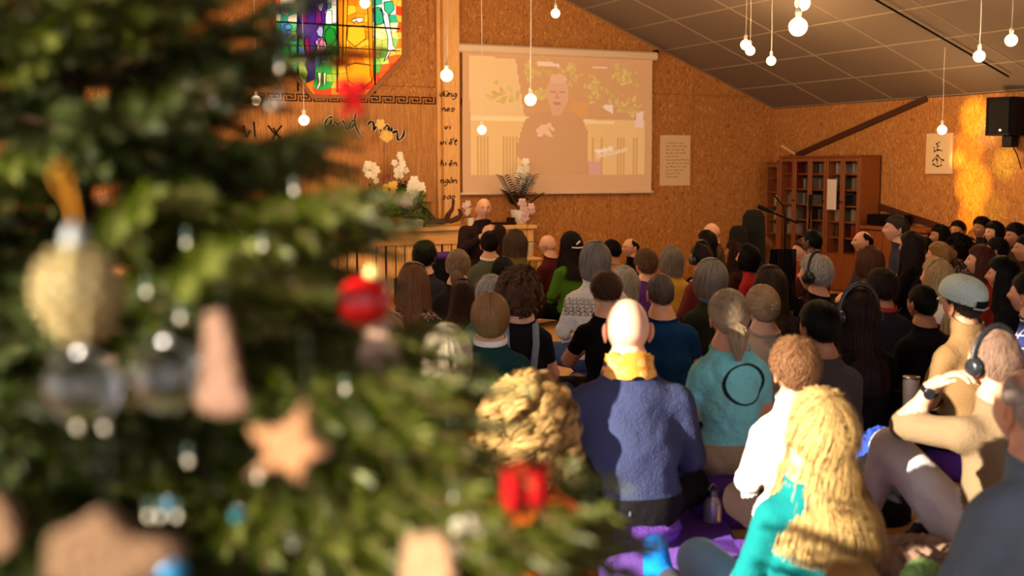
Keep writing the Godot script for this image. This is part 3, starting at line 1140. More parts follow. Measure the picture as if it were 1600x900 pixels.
	for w in words:
		var q := on_z(701, w[1] + 4, WZ + 0.12)
		var sz := 0.064
		var n: int = w[0].size()
		var wb := MB.new()
		for k in n:
			var x0 := (k - n / 2.0) * sz * 0.86
			for ch in w[0][k]:
				for stq in A[ch]:
					var pts := []
					for e in range(0, stq.size(), 2):
						pts.append(Vector3(x0 + stq[e] * sz * 0.86 + stq[e + 1] * sz * 0.25, q.y + stq[e + 1] * sz, 0.002))
					pts = catmull(pts, 4)
					var wd := []
					for e in pts.size():
						wd.append(0.0125 + 0.004 * sin(e * 0.8))
					wb.ribbon(pts, wd, Vector3(0, 0, 1))
		put("word", wb.mesh(), plain("ink_violet", rgb(52, 26, 40), 0.7), t)

# ================================================================= bodies
# A bone: [a, b, radius at a, radius at b, width factor in x, region]. Regions: 0 skin, 1 top, 2 trousers, 3 feet.
func surface_net(bones: Array, cell: float, k: float) -> Dictionary:
	var lo := Vector3(1e9, 1e9, 1e9)
	var hi := -lo
	for b in bones:
		var r: float = maxf(b[2], b[3]) * maxf(1.0, b[4]) + 3.0 * cell
		for p in [b[0], b[1]]:
			lo = lo.min(p - Vector3(r, r, r))
			hi = hi.max(p + Vector3(r, r, r))
	var nx := int((hi.x - lo.x) / cell) + 2
	var ny := int((hi.y - lo.y) / cell) + 2
	var nz := int((hi.z - lo.z) / cell) + 2
	var f := PackedFloat32Array()
	f.resize(nx * ny * nz)
	f.fill(1.0)
	for bone in bones:
		var a: Vector3 = bone[0]
		var b: Vector3 = bone[1]
		var ra: float = bone[2]
		var rb: float = bone[3]
		var sx: float = bone[4]
		var r := maxf(ra, rb) + k + cell * 1.5
		var ext := Vector3(r * sx, r, r)
		var l := ((a.min(b) - ext - lo) / cell).floor()
		var h := ((a.max(b) + ext - lo) / cell).ceil()
		var x0 := maxi(0, int(l.x))
		var x1 := mini(nx - 1, int(h.x))
		var y0 := maxi(0, int(l.y))
		var y1 := mini(ny - 1, int(h.y))
		var z0 := maxi(0, int(l.z))
		var z1 := mini(nz - 1, int(h.z))
		var isx := 1.0 / sx
		var A := Vector3(a.x * isx, a.y, a.z)
		var ba := Vector3(b.x * isx, b.y, b.z) - A
		var inv := 1.0 / maxf(ba.length_squared(), 1e-9)
		var dr := rb - ra
		for z in range(z0, z1 + 1):
			for y in range(y0, y1 + 1):
				var row := (z * ny + y) * nx
				var py := lo.y + y * cell
				var pz := lo.z + z * cell
				for x in range(x0, x1 + 1):
					var p := Vector3((lo.x + x * cell) * isx, py, pz) - A
					var t := clampf(p.dot(ba) * inv, 0.0, 1.0)
					var d := (p - ba * t).length() - ra - dr * t
					var o := f[row + x]
					var e := absf(o - d)
					if e < k:
						e = (k - e) / k
						f[row + x] = minf(o, d) - e * e * k * 0.25
					elif d < o:
						f[row + x] = d
	var V := PackedVector3Array()
	var index := PackedInt32Array()
	index.resize(nx * ny * nz)
	index.fill(-1)
	var I := PackedInt32Array()
	var sxy := nx * ny
	var offs := [0, 1, nx, nx + 1, sxy, sxy + 1, sxy + nx, sxy + nx + 1]
	var edges := [[0, 1], [2, 3], [4, 5], [6, 7], [0, 2], [1, 3], [4, 6], [5, 7], [0, 4], [1, 5], [2, 6], [3, 7]]
	for z in nz - 1:
		for y in ny - 1:
			var row := (z * ny + y) * nx
			for x in nx - 1:
				var at_ := row + x
				var s := f[at_] < 0.0
				if (f[at_ + 1] < 0.0) == s and (f[at_ + nx] < 0.0) == s and (f[at_ + sxy] < 0.0) == s and (f[at_ + nx + 1] < 0.0) == s and (f[at_ + sxy + 1] < 0.0) == s and (f[at_ + sxy + nx] < 0.0) == s and (f[at_ + sxy + nx + 1] < 0.0) == s:
					continue
				var sum := Vector3.ZERO
				var cnt := 0
				for e in edges:
					var v0 := f[at_ + (offs[e[0]] as int)]
					var v1 := f[at_ + (offs[e[1]] as int)]
					if (v0 < 0.0) != (v1 < 0.0):
						var t := v0 / (v0 - v1)
						var c0: int = e[0]
						var c1: int = e[1]
						sum += Vector3(c0 & 1, (c0 >> 1) & 1, c0 >> 2).lerp(Vector3(c1 & 1, (c1 >> 1) & 1, c1 >> 2), t)
						cnt += 1
				index[at_] = V.size()
				V.append(lo + (Vector3(x, y, z) + sum / cnt) * cell)
	for z in range(1, nz - 1):
		for y in range(1, ny - 1):
			var row := (z * ny + y) * nx
			for x in range(1, nx - 1):
				var at_ := row + x
				if index[at_] < 0:
					continue
				var s := f[at_] < 0.0
				for ax in 3:
					var st: int = [1, nx, sxy][ax]
					if (f[at_ + st] < 0.0) == s:
						continue
					var u: int = [nx, sxy, 1][ax]
					var w: int = [sxy, 1, nx][ax]
					var q0 := index[at_]
					var q1 := index[at_ - u]
					var q2 := index[at_ - u - w]
					var q3 := index[at_ - w]
					if q0 < 0 or q1 < 0 or q2 < 0 or q3 < 0:
						continue
					if s:
						I.append_array([q0, q2, q1, q0, q3, q2])
					else:
						I.append_array([q0, q1, q2, q0, q2, q3])
	return {"v": V, "i": I}

func normals_of(V: PackedVector3Array, I: PackedInt32Array) -> PackedVector3Array:
	var N := PackedVector3Array()
	N.resize(V.size())
	for k in range(0, I.size(), 3):
		var a := I[k]
		var b := I[k + 1]
		var c := I[k + 2]
		var n := (V[c] - V[a]).cross(V[b] - V[a])
		N[a] += n
		N[b] += n
		N[c] += n
	for k in N.size():
		N[k] = N[k].normalized()
	return N

# Splits the net into regions. cuts: [list of bone numbers, point, normal, region where positive, region where negative]
func dress(net: Dictionary, bones: Array, cuts: Array, folds: float, sd: int) -> Array:
	var V: PackedVector3Array = net.v
	var I: PackedInt32Array = net.i
	var own := PackedInt32Array()
	own.resize(V.size())
	for q in V.size():
		var best := 1e9
		for k in bones.size():
			var bn: Array = bones[k]
			var a: Vector3 = bn[0]
			var b: Vector3 = bn[1]
			var isx: float = 1.0 / bn[4]
			var p := Vector3((V[q].x - a.x) * isx, V[q].y - a.y, V[q].z - a.z)
			var ba := Vector3((b.x - a.x) * isx, b.y - a.y, b.z - a.z)
			var t := clampf(p.dot(ba) / maxf(ba.length_squared(), 1e-9), 0.0, 1.0)
			var d: float = (p - ba * t).length() - lerpf(bn[2], bn[3], t)
			if d < best:
				best = d
				own[q] = k
	var N := normals_of(V, I)
	var top := 0
	for q in V.size():
		if V[q].y > V[top].y:
			top = q
	if N[top].y < 0.0:
		I.reverse()
		N = normals_of(V, I)
	if folds > 0.0:
		var z := FastNoiseLite.new()
		z.seed = sd
		z.frequency = 1.0
		z.fractal_octaves = 3
		for q in V.size():
			var rg: int = bones[own[q]][5]
			if rg == 1 or rg == 2:
				var p := V[q]
				var e := 1.0 - absf(2.0 * absf(z.get_noise_3d(p.x * 3.4 + p.y * 2.0, p.y * 3.6 - absf(p.x) * 4.5, p.z * 3.4)))
				V[q] = p + N[q] * folds * (e - 0.6)
		N = normals_of(V, I)
	var cut_of := {}
	for ci in cuts.size():
		for k in cuts[ci][0]:
			cut_of[k] = ci
	var D := PackedFloat32Array()
	var C := PackedInt32Array()
	var R := PackedInt32Array()
	D.resize(V.size())
	C.resize(V.size())
	R.resize(V.size())
	for q in V.size():
		var ci: int = cut_of.get(own[q], -1)
		C[q] = ci
		R[q] = bones[own[q]][5]
		if ci >= 0:
			var nn: Vector3 = cuts[ci][2]
			D[q] = (V[q] - (cuts[ci][1] as Vector3)).dot(nn)
			R[q] = cuts[ci][3] if D[q] > 0.0 else cuts[ci][4]
	var out := []
	for g in 4:
		out.append({"v": PackedVector3Array(), "n": PackedVector3Array(), "i": PackedInt32Array(), "map": {}})
	for k in range(0, I.size(), 3):
		var t := [I[k], I[k + 1], I[k + 2]]
		var ci := C[t[0]]
		if ci >= 0 and C[t[1]] == ci and C[t[2]] == ci and not (R[t[0]] == R[t[1]] and R[t[1]] == R[t[2]]):
			for side in 2:
				var g: int = cuts[ci][3 + side]
				var poly := []
				for e in 3:
					var a: int = t[e]
					var b: int = t[(e + 1) % 3]
					var da := D[a] if side == 0 else -D[a]
					var db := D[b] if side == 0 else -D[b]
					if da > 0.0:
						poly.append([V[a], N[a]])
					if (da > 0.0) != (db > 0.0):
						var s := da / (da - db)
						poly.append([V[a].lerp(V[b], s), N[a].lerp(N[b], s).normalized()])
				var o: Dictionary = out[g]
				var base: int = o.v.size()
				for p in poly:
					o.v.append(p[0])
					o.n.append(p[1])
				for e in range(1, poly.size() - 1):
					o.i.append_array([base, base + e, base + e + 1])
		else:
			var g := R[t[0]]
			if R[t[1]] == R[t[2]]:
				g = R[t[1]]
			var o: Dictionary = out[g]
			for a in t:
				if not o.map.has(a):
					o.map[a] = o.v.size()
					o.v.append(V[a])
					o.n.append(N[a])
				o.i.append(o.map[a])
	var res := []
	for g in 4:
		var arr := []
		arr.resize(Mesh.ARRAY_MAX)
		if out[g].i.size() == 0:
			res.append(null)
			continue
		arr[Mesh.ARRAY_VERTEX] = out[g].v
		arr[Mesh.ARRAY_NORMAL] = out[g].n
		var uv := PackedVector2Array()
		for p in out[g].v:
			uv.append(Vector2(p.x, -p.y))
		arr[Mesh.ARRAY_TEX_UV] = uv
		var cc := PackedColorArray()
		cc.resize(uv.size())
		cc.fill(Color.WHITE)
		arr[Mesh.ARRAY_COLOR] = cc
		arr[Mesh.ARRAY_INDEX] = out[g].i
		res.append(arr)
	return res

# ---- hand: wrist at the origin, fingers towards -Z, palm down, thumb on -X for a right hand
var _hand: Array
func hand_arrays(curl := 0.5) -> Array:
	var B := []
	B.append([Vector3(0, 0, 0.02), Vector3(0, 0, -0.03), 0.024, 0.026, 1.25, 0])
	for k in 4:
		var x: float = [-0.030, -0.010, 0.010, 0.029][k]
		var l: float = [0.040, 0.045, 0.042, 0.032][k]
		var p := Vector3(x, 0.004, -0.085 + absf(x) * 0.25)
		B.append([Vector3(x * 0.6, 0, -0.02), p, 0.013, 0.0105, 1.0, 0])
		var a := curl * 0.7
		var q := p + Vector3(x * 0.08, -sin(a), -cos(a)) * l
		B.append([p, q, 0.0098, 0.0088, 1.0, 0])
		a += curl * 1.1
		var s := q + Vector3(0, -sin(a), -cos(a)) * l * 0.65
		B.append([q, s, 0.0088, 0.008, 1.0, 0])
		a += curl * 0.8
		B.append([s, s + Vector3(0, -sin(a), -cos(a)) * l * 0.5, 0.008, 0.007, 1.0, 0])
	B.append([Vector3(-0.018, -0.004, -0.012), Vector3(-0.048, -0.012, -0.045), 0.014, 0.011, 1.0, 0])
	B.append([Vector3(-0.048, -0.012, -0.045), Vector3(-0.056, -0.018, -0.078), 0.0105, 0.009, 1.0, 0])
	B.append([Vector3(-0.056, -0.018, -0.078), Vector3(-0.052, -0.024, -0.102), 0.009, 0.0075, 1.0, 0])
	return dress(surface_net(B, 0.0048, 0.006), B, [], 0.0, 1)[0]

func moved(arr: Array, xf: Transform3D) -> Array:
	var o := arr.duplicate()
	if xf.basis.determinant() < 0.0:
		var I: PackedInt32Array = arr[Mesh.ARRAY_INDEX].duplicate()
		I.reverse()
		o[Mesh.ARRAY_INDEX] = I
	o[Mesh.ARRAY_VERTEX] = xf * (arr[Mesh.ARRAY_VERTEX] as PackedVector3Array)
	var nb := Transform3D(xf.basis.orthonormalized(), Vector3.ZERO)
	o[Mesh.ARRAY_NORMAL] = nb * (arr[Mesh.ARRAY_NORMAL] as PackedVector3Array)
	return o

# ---- head: centre at the origin, face towards -Z
func head_point(d: Vector3) -> Vector3:
	var p := Vector3(d.x * 0.0795, d.y * 0.112, d.z * 0.100)
	var low := smoothstep(0.05, 0.95, -d.y)
	p.x *= 1.0 - 0.26 * low
	if d.z > 0.0:
		p.z *= 1.0 - 0.42 * smoothstep(0.15, 0.9, -d.y) * d.z
	else:
		var fr := smoothstep(0.1, 0.7, -d.z)
		p.z -= fr * (0.027 * exp(-pow(d.x / 0.13, 2.0) - pow((d.y + 0.14) / 0.17, 2.0)) + 0.010 * exp(-pow(d.x / 0.10, 2.0) - pow((d.y - 0.08) / 0.16, 2.0)))
		p.z -= fr * 0.006 * exp(-pow(d.x / 0.5, 2.0) - pow((d.y - 0.27) / 0.09, 2.0))
		for s in [-1.0, 1.0]:
			p.z += fr * 0.012 * exp(-pow((d.x - s * 0.36) / 0.17, 2.0) - pow((d.y - 0.09) / 0.11, 2.0))
			p.z -= fr * 0.005 * exp(-pow((d.x - s * 0.45) / 0.2, 2.0) - pow((d.y + 0.2) / 0.2, 2.0))
		p.z -= fr * (0.008 * exp(-pow(d.x / 0.26, 2.0) - pow((d.y + 0.46) / 0.05, 2.0)) + 0.008 * exp(-pow(d.x / 0.22, 2.0) - pow((d.y + 0.57) / 0.05, 2.0)))
		p.z -= fr * 0.013 * exp(-pow(d.x / 0.3, 2.0) - pow((d.y + 0.83) / 0.16, 2.0))
	return p

var _head: Array
func head_arrays() -> Array:
	if _head.size():
		return _head
	var b := MB.new()
	var nu := 56
	var nv := 44
	b.grid(func(u, v):
		var a: float = TAU * u
		var th: float = PI * v
		return head_point(Vector3(sin(th) * sin(a), cos(th), sin(th) * cos(a))), nu, nv)
	for k in b.v.size():
		var p := b.v[k]
		var q := Vector2(p.x / 0.024, (p.y + 0.059) / 0.011)
		if p.z < -0.06:
			b.c[k] = Color.WHITE.lerp(Color(0.80, 0.42, 0.40), exp(-q.length_squared()) * 0.9)
			for s in [-1.0, 1.0]:
				b.c[k] = b.c[k].lerp(Color(1.0, 0.72, 0.66), 0.5 * exp(-Vector2((p.x - s * 0.045) / 0.02, (p.y + 0.03) / 0.02).length_squared()))
				b.c[k] = b.c[k].lerp(Color(0.25, 0.16, 0.12), 0.8 * exp(-pow(Vector2((p.x - s * 0.031) / 0.018, (p.y - 0.030 + absf(p.x - s * 0.03) * 0.2) / 0.0045).length(), 4.0)))
		if b.n[k].dot(p) < 0.0:
			b.n[k] = -b.n[k]
	# ears
	for s in [-1.0, 1.0]:
		b.col = Color(1.0, 0.86, 0.82)
		var bas := Basis.from_euler(Vector3(0.15, s * 0.42, 0.0))
		b.ball(Vector3(s * 0.0835, -0.010, 0.012), Vector3(0.0095, 0.035, 0.021), 14, 10, bas)
		b.col = Color(0.85, 0.55, 0.48)
		b.ball(Vector3(s * 0.0905, -0.006, 0.007), Vector3(0.004, 0.021, 0.011), 10, 7, bas)
		b.col = Color(1.0, 0.84, 0.80)
		b.ball(Vector3(s * 0.082, -0.040, 0.004), Vector3(0.0065, 0.011, 0.009), 8, 6)
		# lids and eyes
		b.col = Color(0.9, 0.74, 0.7)
		b.ball(Vector3(s * 0.0285, 0.0105, -0.0775), Vector3(0.0125, 0.0105, 0.011), 12, 8)
	b.col = Color.WHITE
	_head = b.arrays()
	return _head

func eye_mesh() -> Array:
	if not M.has("eyes"):
		var w := MB.new()
		var i := MB.new()
		for s in [-1.0, 1.0]:
			w.ball(Vector3(s * 0.0285, 0.0095, -0.0805), Vector3(0.0105, 0.0055, 0.0095), 12, 8)
			i.ball(Vector3(s * 0.0285, 0.0095, -0.0868), Vector3(0.0048, 0.005, 0.004), 10, 8)
		M.eyes = [w.mesh(), i.mesh()]
	return M.eyes

# ---- bone sets. Seat on y = 0, facing -Z, head centre at (0, 0.80, -0.02)
func arm(B: Array, s: float, sh: Vector3, el: Vector3, wr: Vector3, thick := 1.0) -> void:
	B.append([sh, el, 0.058 * thick, 0.047 * thick, 1.0, 1])
	B.append([el, wr, 0.046 * thick, 0.029 * thick, 1.0, 1])

func torso(B: Array, w := 1.0, belly := 1.0, lean := 0.0) -> void:
	B.append([Vector3(-0.065 * w, 0.115, 0.04), Vector3(0.065 * w, 0.115, 0.04), 0.118, 0.118, 1.05, 2])
	B.append([Vector3(0, 0.17, 0.04), Vector3(0, 0.31, 0.045 - lean * 0.3), 0.125 * belly, 0.116 * belly, 1.25 * w, 1])
	B.append([Vector3(0, 0.33, 0.045 - lean * 0.4), Vector3(0, 0.46, 0.035 - lean * 0.8), 0.115, 0.108, 1.42 * w, 1])
	B.append([Vector3(-0.132 * w, 0.505, 0.03 - lean), Vector3(0.132 * w, 0.505, 0.03 - lean), 0.06, 0.06, 1.0, 1])
	B.append([Vector3(0, 0.525, 0.035 - lean), Vector3(0, 0.630, 0.014 - lean), 0.094, 0.058, 1.5, 1])
	B.append([Vector3(0, 0.60, 0.014 - lean), Vector3(0, 0.73, -0.006 - lean), 0.057, 0.056, 1.0, 0])

func cross_legs(B: Array) -> void:
	for s in [-1.0, 1.0]:
		B.append([Vector3(s * 0.09, 0.105, 0.01), Vector3(s * 0.30, 0.105, -0.26), 0.10, 0.072, 1.0, 2])
		B.append([Vector3(s * 0.30, 0.085, -0.26), Vector3(-s * 0.05, 0.06, -0.33), 0.066, 0.045, 1.0, 2])
		B.append([Vector3(-s * 0.05, 0.05, -0.33), Vector3(-s * 0.16, 0.04, -0.27), 0.04, 0.032, 1.0, 3])

var _bodies := {}
# kind: m, w (slimmer), big, robe, navy, knee, wide; sleeve: 0 long, 1 short
func body_arrays(kind: String, sleeve: int, cell: float) -> Dictionary:
	var key := "%s %d %.3f" % [kind, sleeve, cell]
	if _bodies.has(key):
		return _bodies[key]
	var B := []
	var w: float = {"w": 0.86, "big": 1.12, "navy": 1.10, "kid": 0.84, "seiza": 0.9, "side": 0.9, "robe": 1.1}.get(kind, 1.0)
	var lean: float = {"lean": 0.09, "knee": 0.03}.get(kind, 0.0)
	torso(B, w, 1.1 if kind in ["big", "navy", "robe"] else 0.98, lean)
	var hands := []
	var sw := 0.172 * w
	if kind == "knee":
		# right knee drawn up (own left side of the picture), left hand raised to the ear, elbow towards that knee
		var el := Vector3(-0.225, 0.50, -0.25)
		var wr := Vector3(-0.165, 0.665, -0.17)
		B.append([Vector3(-sw, 0.515, 0.0), el, 0.062, 0.052, 1.0, 1])
		B.append([el, wr, 0.047, 0.028, 1.0, 1])
		hands.append([wr, Vector3(-0.10, 0.75, -0.06), false])
		B.append([Vector3(sw, 0.515, 0.0), Vector3(0.24, 0.27, -0.02), 0.058, 0.047, 1.0, 1])
		B.append([Vector3(0.24, 0.27, -0.02), Vector3(0.12, 0.17, -0.2), 0.046, 0.029, 1.0, 1])
		hands.append([Vector3(0.12, 0.17, -0.2), Vector3(0.03, 0.14, -0.25), true])
		B.append([Vector3(-0.10, 0.11, -0.0), Vector3(-0.20, 0.385, -0.36), 0.108, 0.075, 1.0, 2])
		B.append([Vector3(-0.20, 0.385, -0.36), Vector3(-0.27, 0.06, -0.45), 0.072, 0.045, 1.0, 2])
		B.append([Vector3(-0.27, 0.04, -0.45), Vector3(-0.28, 0.035, -0.58), 0.042, 0.034, 1.0, 3])
		B.append([Vector3(0.09, 0.105, 0.01), Vector3(0.30, 0.105, -0.26), 0.10, 0.072, 1.0, 2])
		B.append([Vector3(0.30, 0.085, -0.26), Vector3(-0.05, 0.06, -0.33), 0.066, 0.045, 1.0, 2])
		B.append([Vector3(-0.05, 0.05, -0.33), Vector3(-0.14, 0.04, -0.30), 0.04, 0.032, 1.0, 3])
	elif kind == "robe":
		arm(B, 1, Vector3(sw, 0.52, 0.03), Vector3(0.25, 0.33, -0.05), Vector3(0.07, 0.49, -0.23), 1.22)
		hands.append([Vector3(0.07, 0.49, -0.23), Vector3(-0.01, 0.60, -0.25), true])
		arm(B, -1, Vector3(-sw, 0.52, 0.03), Vector3(-0.25, 0.28, 0.0), Vector3(-0.12, 0.17, -0.2), 1.22)
		hands.append([Vector3(-0.12, 0.17, -0.2), Vector3(-0.04, 0.14, -0.25), false])
		cross_legs(B)
	else:
		for s in [-1.0, 1.0]:
			var el := Vector3(s * 0.225 * w, 0.275, -0.02 - lean)
			var wr := Vector3(s * 0.12, 0.165, -0.2)
			if kind == "lean":
				el = Vector3(s * 0.24, 0.30, -0.17)
				wr = Vector3(s * 0.11, 0.34, -0.33)
			arm(B, s, Vector3(s * sw * 0.97, 0.485, 0.03 - lean), el, wr, 1.08 if kind == "navy" else 1.0)
			hands.append([wr, Vector3(s * 0.035, 0.14 if kind != "seiza" else 0.2, -0.25) if kind != "lean" else Vector3(s * 0.05, 0.42, -0.34), s > 0])
		if kind == "seiza":
			for s in [-1.0, 1.0]:
				B.append([Vector3(s * 0.08, 0.11, 0.0), Vector3(s * 0.12, 0.10, -0.38), 0.098, 0.07, 1.0, 2])
				B.append([Vector3(s * 0.12, 0.065, -0.38), Vector3(s * 0.10, 0.045, 0.02), 0.06, 0.044, 1.0, 2])
				B.append([Vector3(s * 0.10, 0.04, 0.04), Vector3(s * 0.07, 0.036, 0.2), 0.038, 0.03, 1.0, 3])
		elif kind == "side":
			B.append([Vector3(-0.09, 0.105, 0.01), Vector3(-0.31, 0.27, -0.22), 0.105, 0.078, 1.0, 2])
			B.append([Vector3(-0.31, 0.27, -0.22), Vector3(-0.26, 0.06, -0.40), 0.07, 0.046, 1.0, 2])
			B.append([Vector3(-0.26, 0.05, -0.40), Vector3(-0.17, 0.04, -0.48), 0.04, 0.032, 1.0, 3])
			B.append([Vector3(0.09, 0.105, 0.01), Vector3(0.30, 0.105, -0.26), 0.10, 0.072, 1.0, 2])
			B.append([Vector3(0.30, 0.085, -0.26), Vector3(-0.05, 0.06, -0.33), 0.066, 0.045, 1.0, 2])
			B.append([Vector3(-0.05, 0.05, -0.33), Vector3(-0.14, 0.04, -0.30), 0.04, 0.032, 1.0, 3])
		else:
			cross_legs(B)
	var torso_ids := [3, 4, 5]
	var ny := 0.634 if sleeve == 0 else 0.620
	var cuts := [[torso_ids, Vector3(0, ny, 0.02 - lean), Vector3(0, 1, 0.30).normalized(), 0, 1],
			[[0, 1], Vector3(0, 0.17 if sleeve == 1 else (0.168 if kind == "navy" else 0.105), 0.0), Vector3(0, 1, 0), 1, 2]]
	for k in [6, 8]:
		var el: Vector3 = B[k][1]
		var wr: Vector3 = B[k + 1][1]
		if sleeve == 1:
			var sh: Vector3 = B[k][0]
			cuts.append([[k], sh.lerp(el, 0.62), (el - sh).normalized(), 0, 1])
			B[k + 1][5] = 0
		else:
			cuts.append([[k + 1], el.lerp(wr, 0.14 if kind == "knee" and k == 6 else 0.86), (wr - el).normalized(), 0, 1])
	var net := surface_net(B, cell, 0.035)
	var ring := []
	for k in 24:
		ring.append(0.0)
	var co := Vector3(0, ny, 0.02 - lean)
	var cn := Vector3(0, 1, 0.30).normalized()
	for p in net.v:
		if absf((p - co).dot(cn)) < cell * 0.8 and absf(p.x) < 0.13:
			var q := int(round((atan2(p.z - co.z, p.x) / TAU + 1.0) * 24.0)) % 24
			ring[q] = maxf(ring[q], Vector2(p.x, p.z - co.z).length())
	var s := dress(net, B, cuts, 0.0065, key.hash() % 1000)
	if _hand.is_empty():
		_hand = hand_arrays(0.55)
	var hs := []
	for h in hands:
		var dir: Vector3 = (h[1] - h[0]).normalized()
		var up := Vector3.UP if absf(dir.y) < 0.85 else Vector3.BACK
		if kind == "robe" and h[2]:
			up = Vector3(0.3, 0.6, -0.7)
		var x := up.cross(-dir).normalized()
		var y := (-dir).cross(x)
		var bas := Basis(x if h[2] else -x, y, -dir)
		hs.append(moved(_hand, Transform3D(bas, h[0])))
	var res := {"s": s, "hands": hs, "lean": lean, "bones": B, "ring": ring, "co": co}
	_bodies[key] = res
	return res

# ================================================================= hair
# Every style is a family of paths over the head: path(a, t), a = direction round the head (0 = back, +-PI = face), t = 0 crown .. 1 tip.
const HE := Vector3(0.0825, 0.110, 0.103)
const HC := Vector3(0.0, 0.010, 0.004)

func on_skull(th: float, a: float, out: float) -> Vector3:
	var d := Vector3(sin(th) * sin(a), cos(th), sin(th) * cos(a))
	d = Basis(Vector3.RIGHT, 0.32) * d                   # the crown lies a little to the back
	var nn := (d / HE).normalized()
	return HC + d * HE + nn * out

func hair_path(st: Dictionary, a: float, t: float, lift: float) -> Vector3:
	var f := 0.5 - 0.5 * cos(a)                          # 0 back, 1 front
	var end: float
	if st.hang > 0.0 and f < st.open:
		var total: float = 1.75 * 0.1 + st.hang
		var l := t * total
		var out: float = st.th * (0.75 + 0.25 * sin(minf(t * 3.0, PI / 2))) + lift
		if l <= 0.175:
			return on_skull(l / 0.1, a, out)
		var p := on_skull(1.75, a, out)
		var h := l - 0.175
		var rad := Vector3(p.x, 0, p.z).normalized()
		var fall: float = st.hang
		var q = p + Vector3(0, -h, 0) + rad * (st.flare * h - st.tuck * h * h / maxf(fall, 0.01))
		if st.has("pinch"):
			var g: float = 1.0 - 0.38 * exp(-pow((q.y + 0.05) / 0.028, 2.0))
			q.x *= g
			q.z *= g
		if h > 0.10:
			q.z += smoothstep(0.10, 0.22, h) * 0.055 * (1.0 if p.z > -0.02 else 0.0)
			q.x *= 1.0 + 0.25 * smoothstep(0.12, 0.3, h)
		return q
	# cropped: ends at the hairline
	var back: float = st.back
	var side: float = st.side
	var front: float = st.front
	if f < 0.5:
		end = lerpf(back, side, smoothstep(0.05, 0.5, f))
	else:
		end = lerpf(side, front, smoothstep(0.5, 0.85, f))
	var th := end * t
	return on_skull(th, a, (st.th * (1.0 - 0.75 * pow(t, 4.0)) + lift))

const STYLES := {
	"short": {"th": 0.015, "hang": 0.0, "open": 0.0, "flare": 0.0, "tuck": 0.0, "back": 1.92, "side": 1.66, "front": 1.36, "n": 1440, "len": 0.35, "w": 0.0022, "jit": 0.006, "curl": 0.0, "swirl": 0.5},
	"crop": {"th": 0.006, "hang": 0.0, "open": 0.0, "flare": 0.0, "tuck": 0.0, "back": 1.95, "side": 1.66, "front": 1.36, "n": 1440, "len": 0.2, "w": 0.0019, "jit": 0.003, "curl": 0.0, "swirl": 0.5},
	"tousled": {"th": 0.024, "hang": 0.0, "open": 0.0, "flare": 0.0, "tuck": 0.0, "back": 2.0, "side": 1.68, "front": 1.38, "n": 1440, "len": 0.38, "w": 0.0027, "jit": 0.012, "curl": 0.006, "swirl": 1.2},
	"bowl": {"th": 0.022, "hang": 0.045, "open": 0.9, "flare": -0.05, "tuck": 0.4, "back": 1.9, "side": 1.6, "front": 1.5, "n": 2080, "len": 0.7, "w": 0.0022, "jit": 0.003, "curl": 0.0, "swirl": 0.15},
	"bob": {"th": 0.022, "hang": 0.10, "open": 0.72, "flare": 0.10, "tuck": 0.25, "back": 1.9, "side": 1.6, "front": 1.38, "n": 2240, "len": 0.6, "w": 0.0022, "jit": 0.006, "curl": 0.0, "swirl": 0.25},
	"shag": {"th": 0.026, "hang": 0.085, "open": 0.75, "flare": 0.16, "tuck": 0.2, "back": 1.9, "side": 1.6, "front": 1.38, "n": 2240, "len": 0.45, "w": 0.0027, "jit": 0.014, "curl": 0.006, "swirl": 0.5},
	"long": {"th": 0.020, "hang": 0.34, "open": 0.66, "flare": 0.06, "tuck": 0.02, "back": 1.9, "side": 1.6, "front": 1.36, "n": 2400, "len": 0.6, "w": 0.0026, "jit": 0.008, "curl": 0.0, "swirl": 0.12},
	"wavy": {"th": 0.026, "hang": 0.27, "open": 0.68, "flare": 0.10, "tuck": 0.02, "back": 1.9, "side": 1.6, "front": 1.36, "n": 2400, "len": 0.5, "w": 0.0029, "jit": 0.012, "curl": 0.007, "swirl": 0.2},
	"mane": {"pinch": 1, "th": 0.036, "hang": 0.33, "open": 0.62, "flare": 0.14, "tuck": 0.02, "back": 1.9, "side": 1.6, "front": 1.36, "n": 4160, "len": 0.4, "w": 0.0029, "jit": 0.018, "curl": 0.0085, "swirl": 0.2},
	"curly": {"th": 0.045, "hang": 0.055, "open": 0.8, "flare": 0.25, "tuck": 0.9, "back": 1.9, "side": 1.6, "front": 1.4, "n": 2400, "len": 0.3, "w": 0.0027, "jit": 0.022, "curl": 0.012, "swirl": 0.6},
	"mop": {"th": 0.062, "hang": 0.075, "open": 0.86, "flare": 0.30, "tuck": 0.9, "back": 1.9, "side": 1.6, "front": 1.4, "n": 3400, "len": 0.22, "w": 0.0036, "jit": 0.030, "curl": 0.017, "swirl": 0.7},
	"tied": {"th": 0.017, "hang": 0.0, "open": 0.0, "flare": 0.0, "tuck": 0.0, "back": 2.08, "side": 1.6, "front": 1.36, "n": 2080, "len": 1.0, "w": 0.0022, "jit": 0.004, "curl": 0.0, "swirl": 0.0},
	"ring": {"th": 0.007, "hang": 0.0, "open": 0.0, "flare": 0.0, "tuck": 0.0, "back": 1.95, "side": 1.5, "front": 1.05, "n": 1280, "len": 0.2, "w": 0.0019, "jit": 0.003, "curl": 0.0, "swirl": 0.4},
}
var _hair := {}

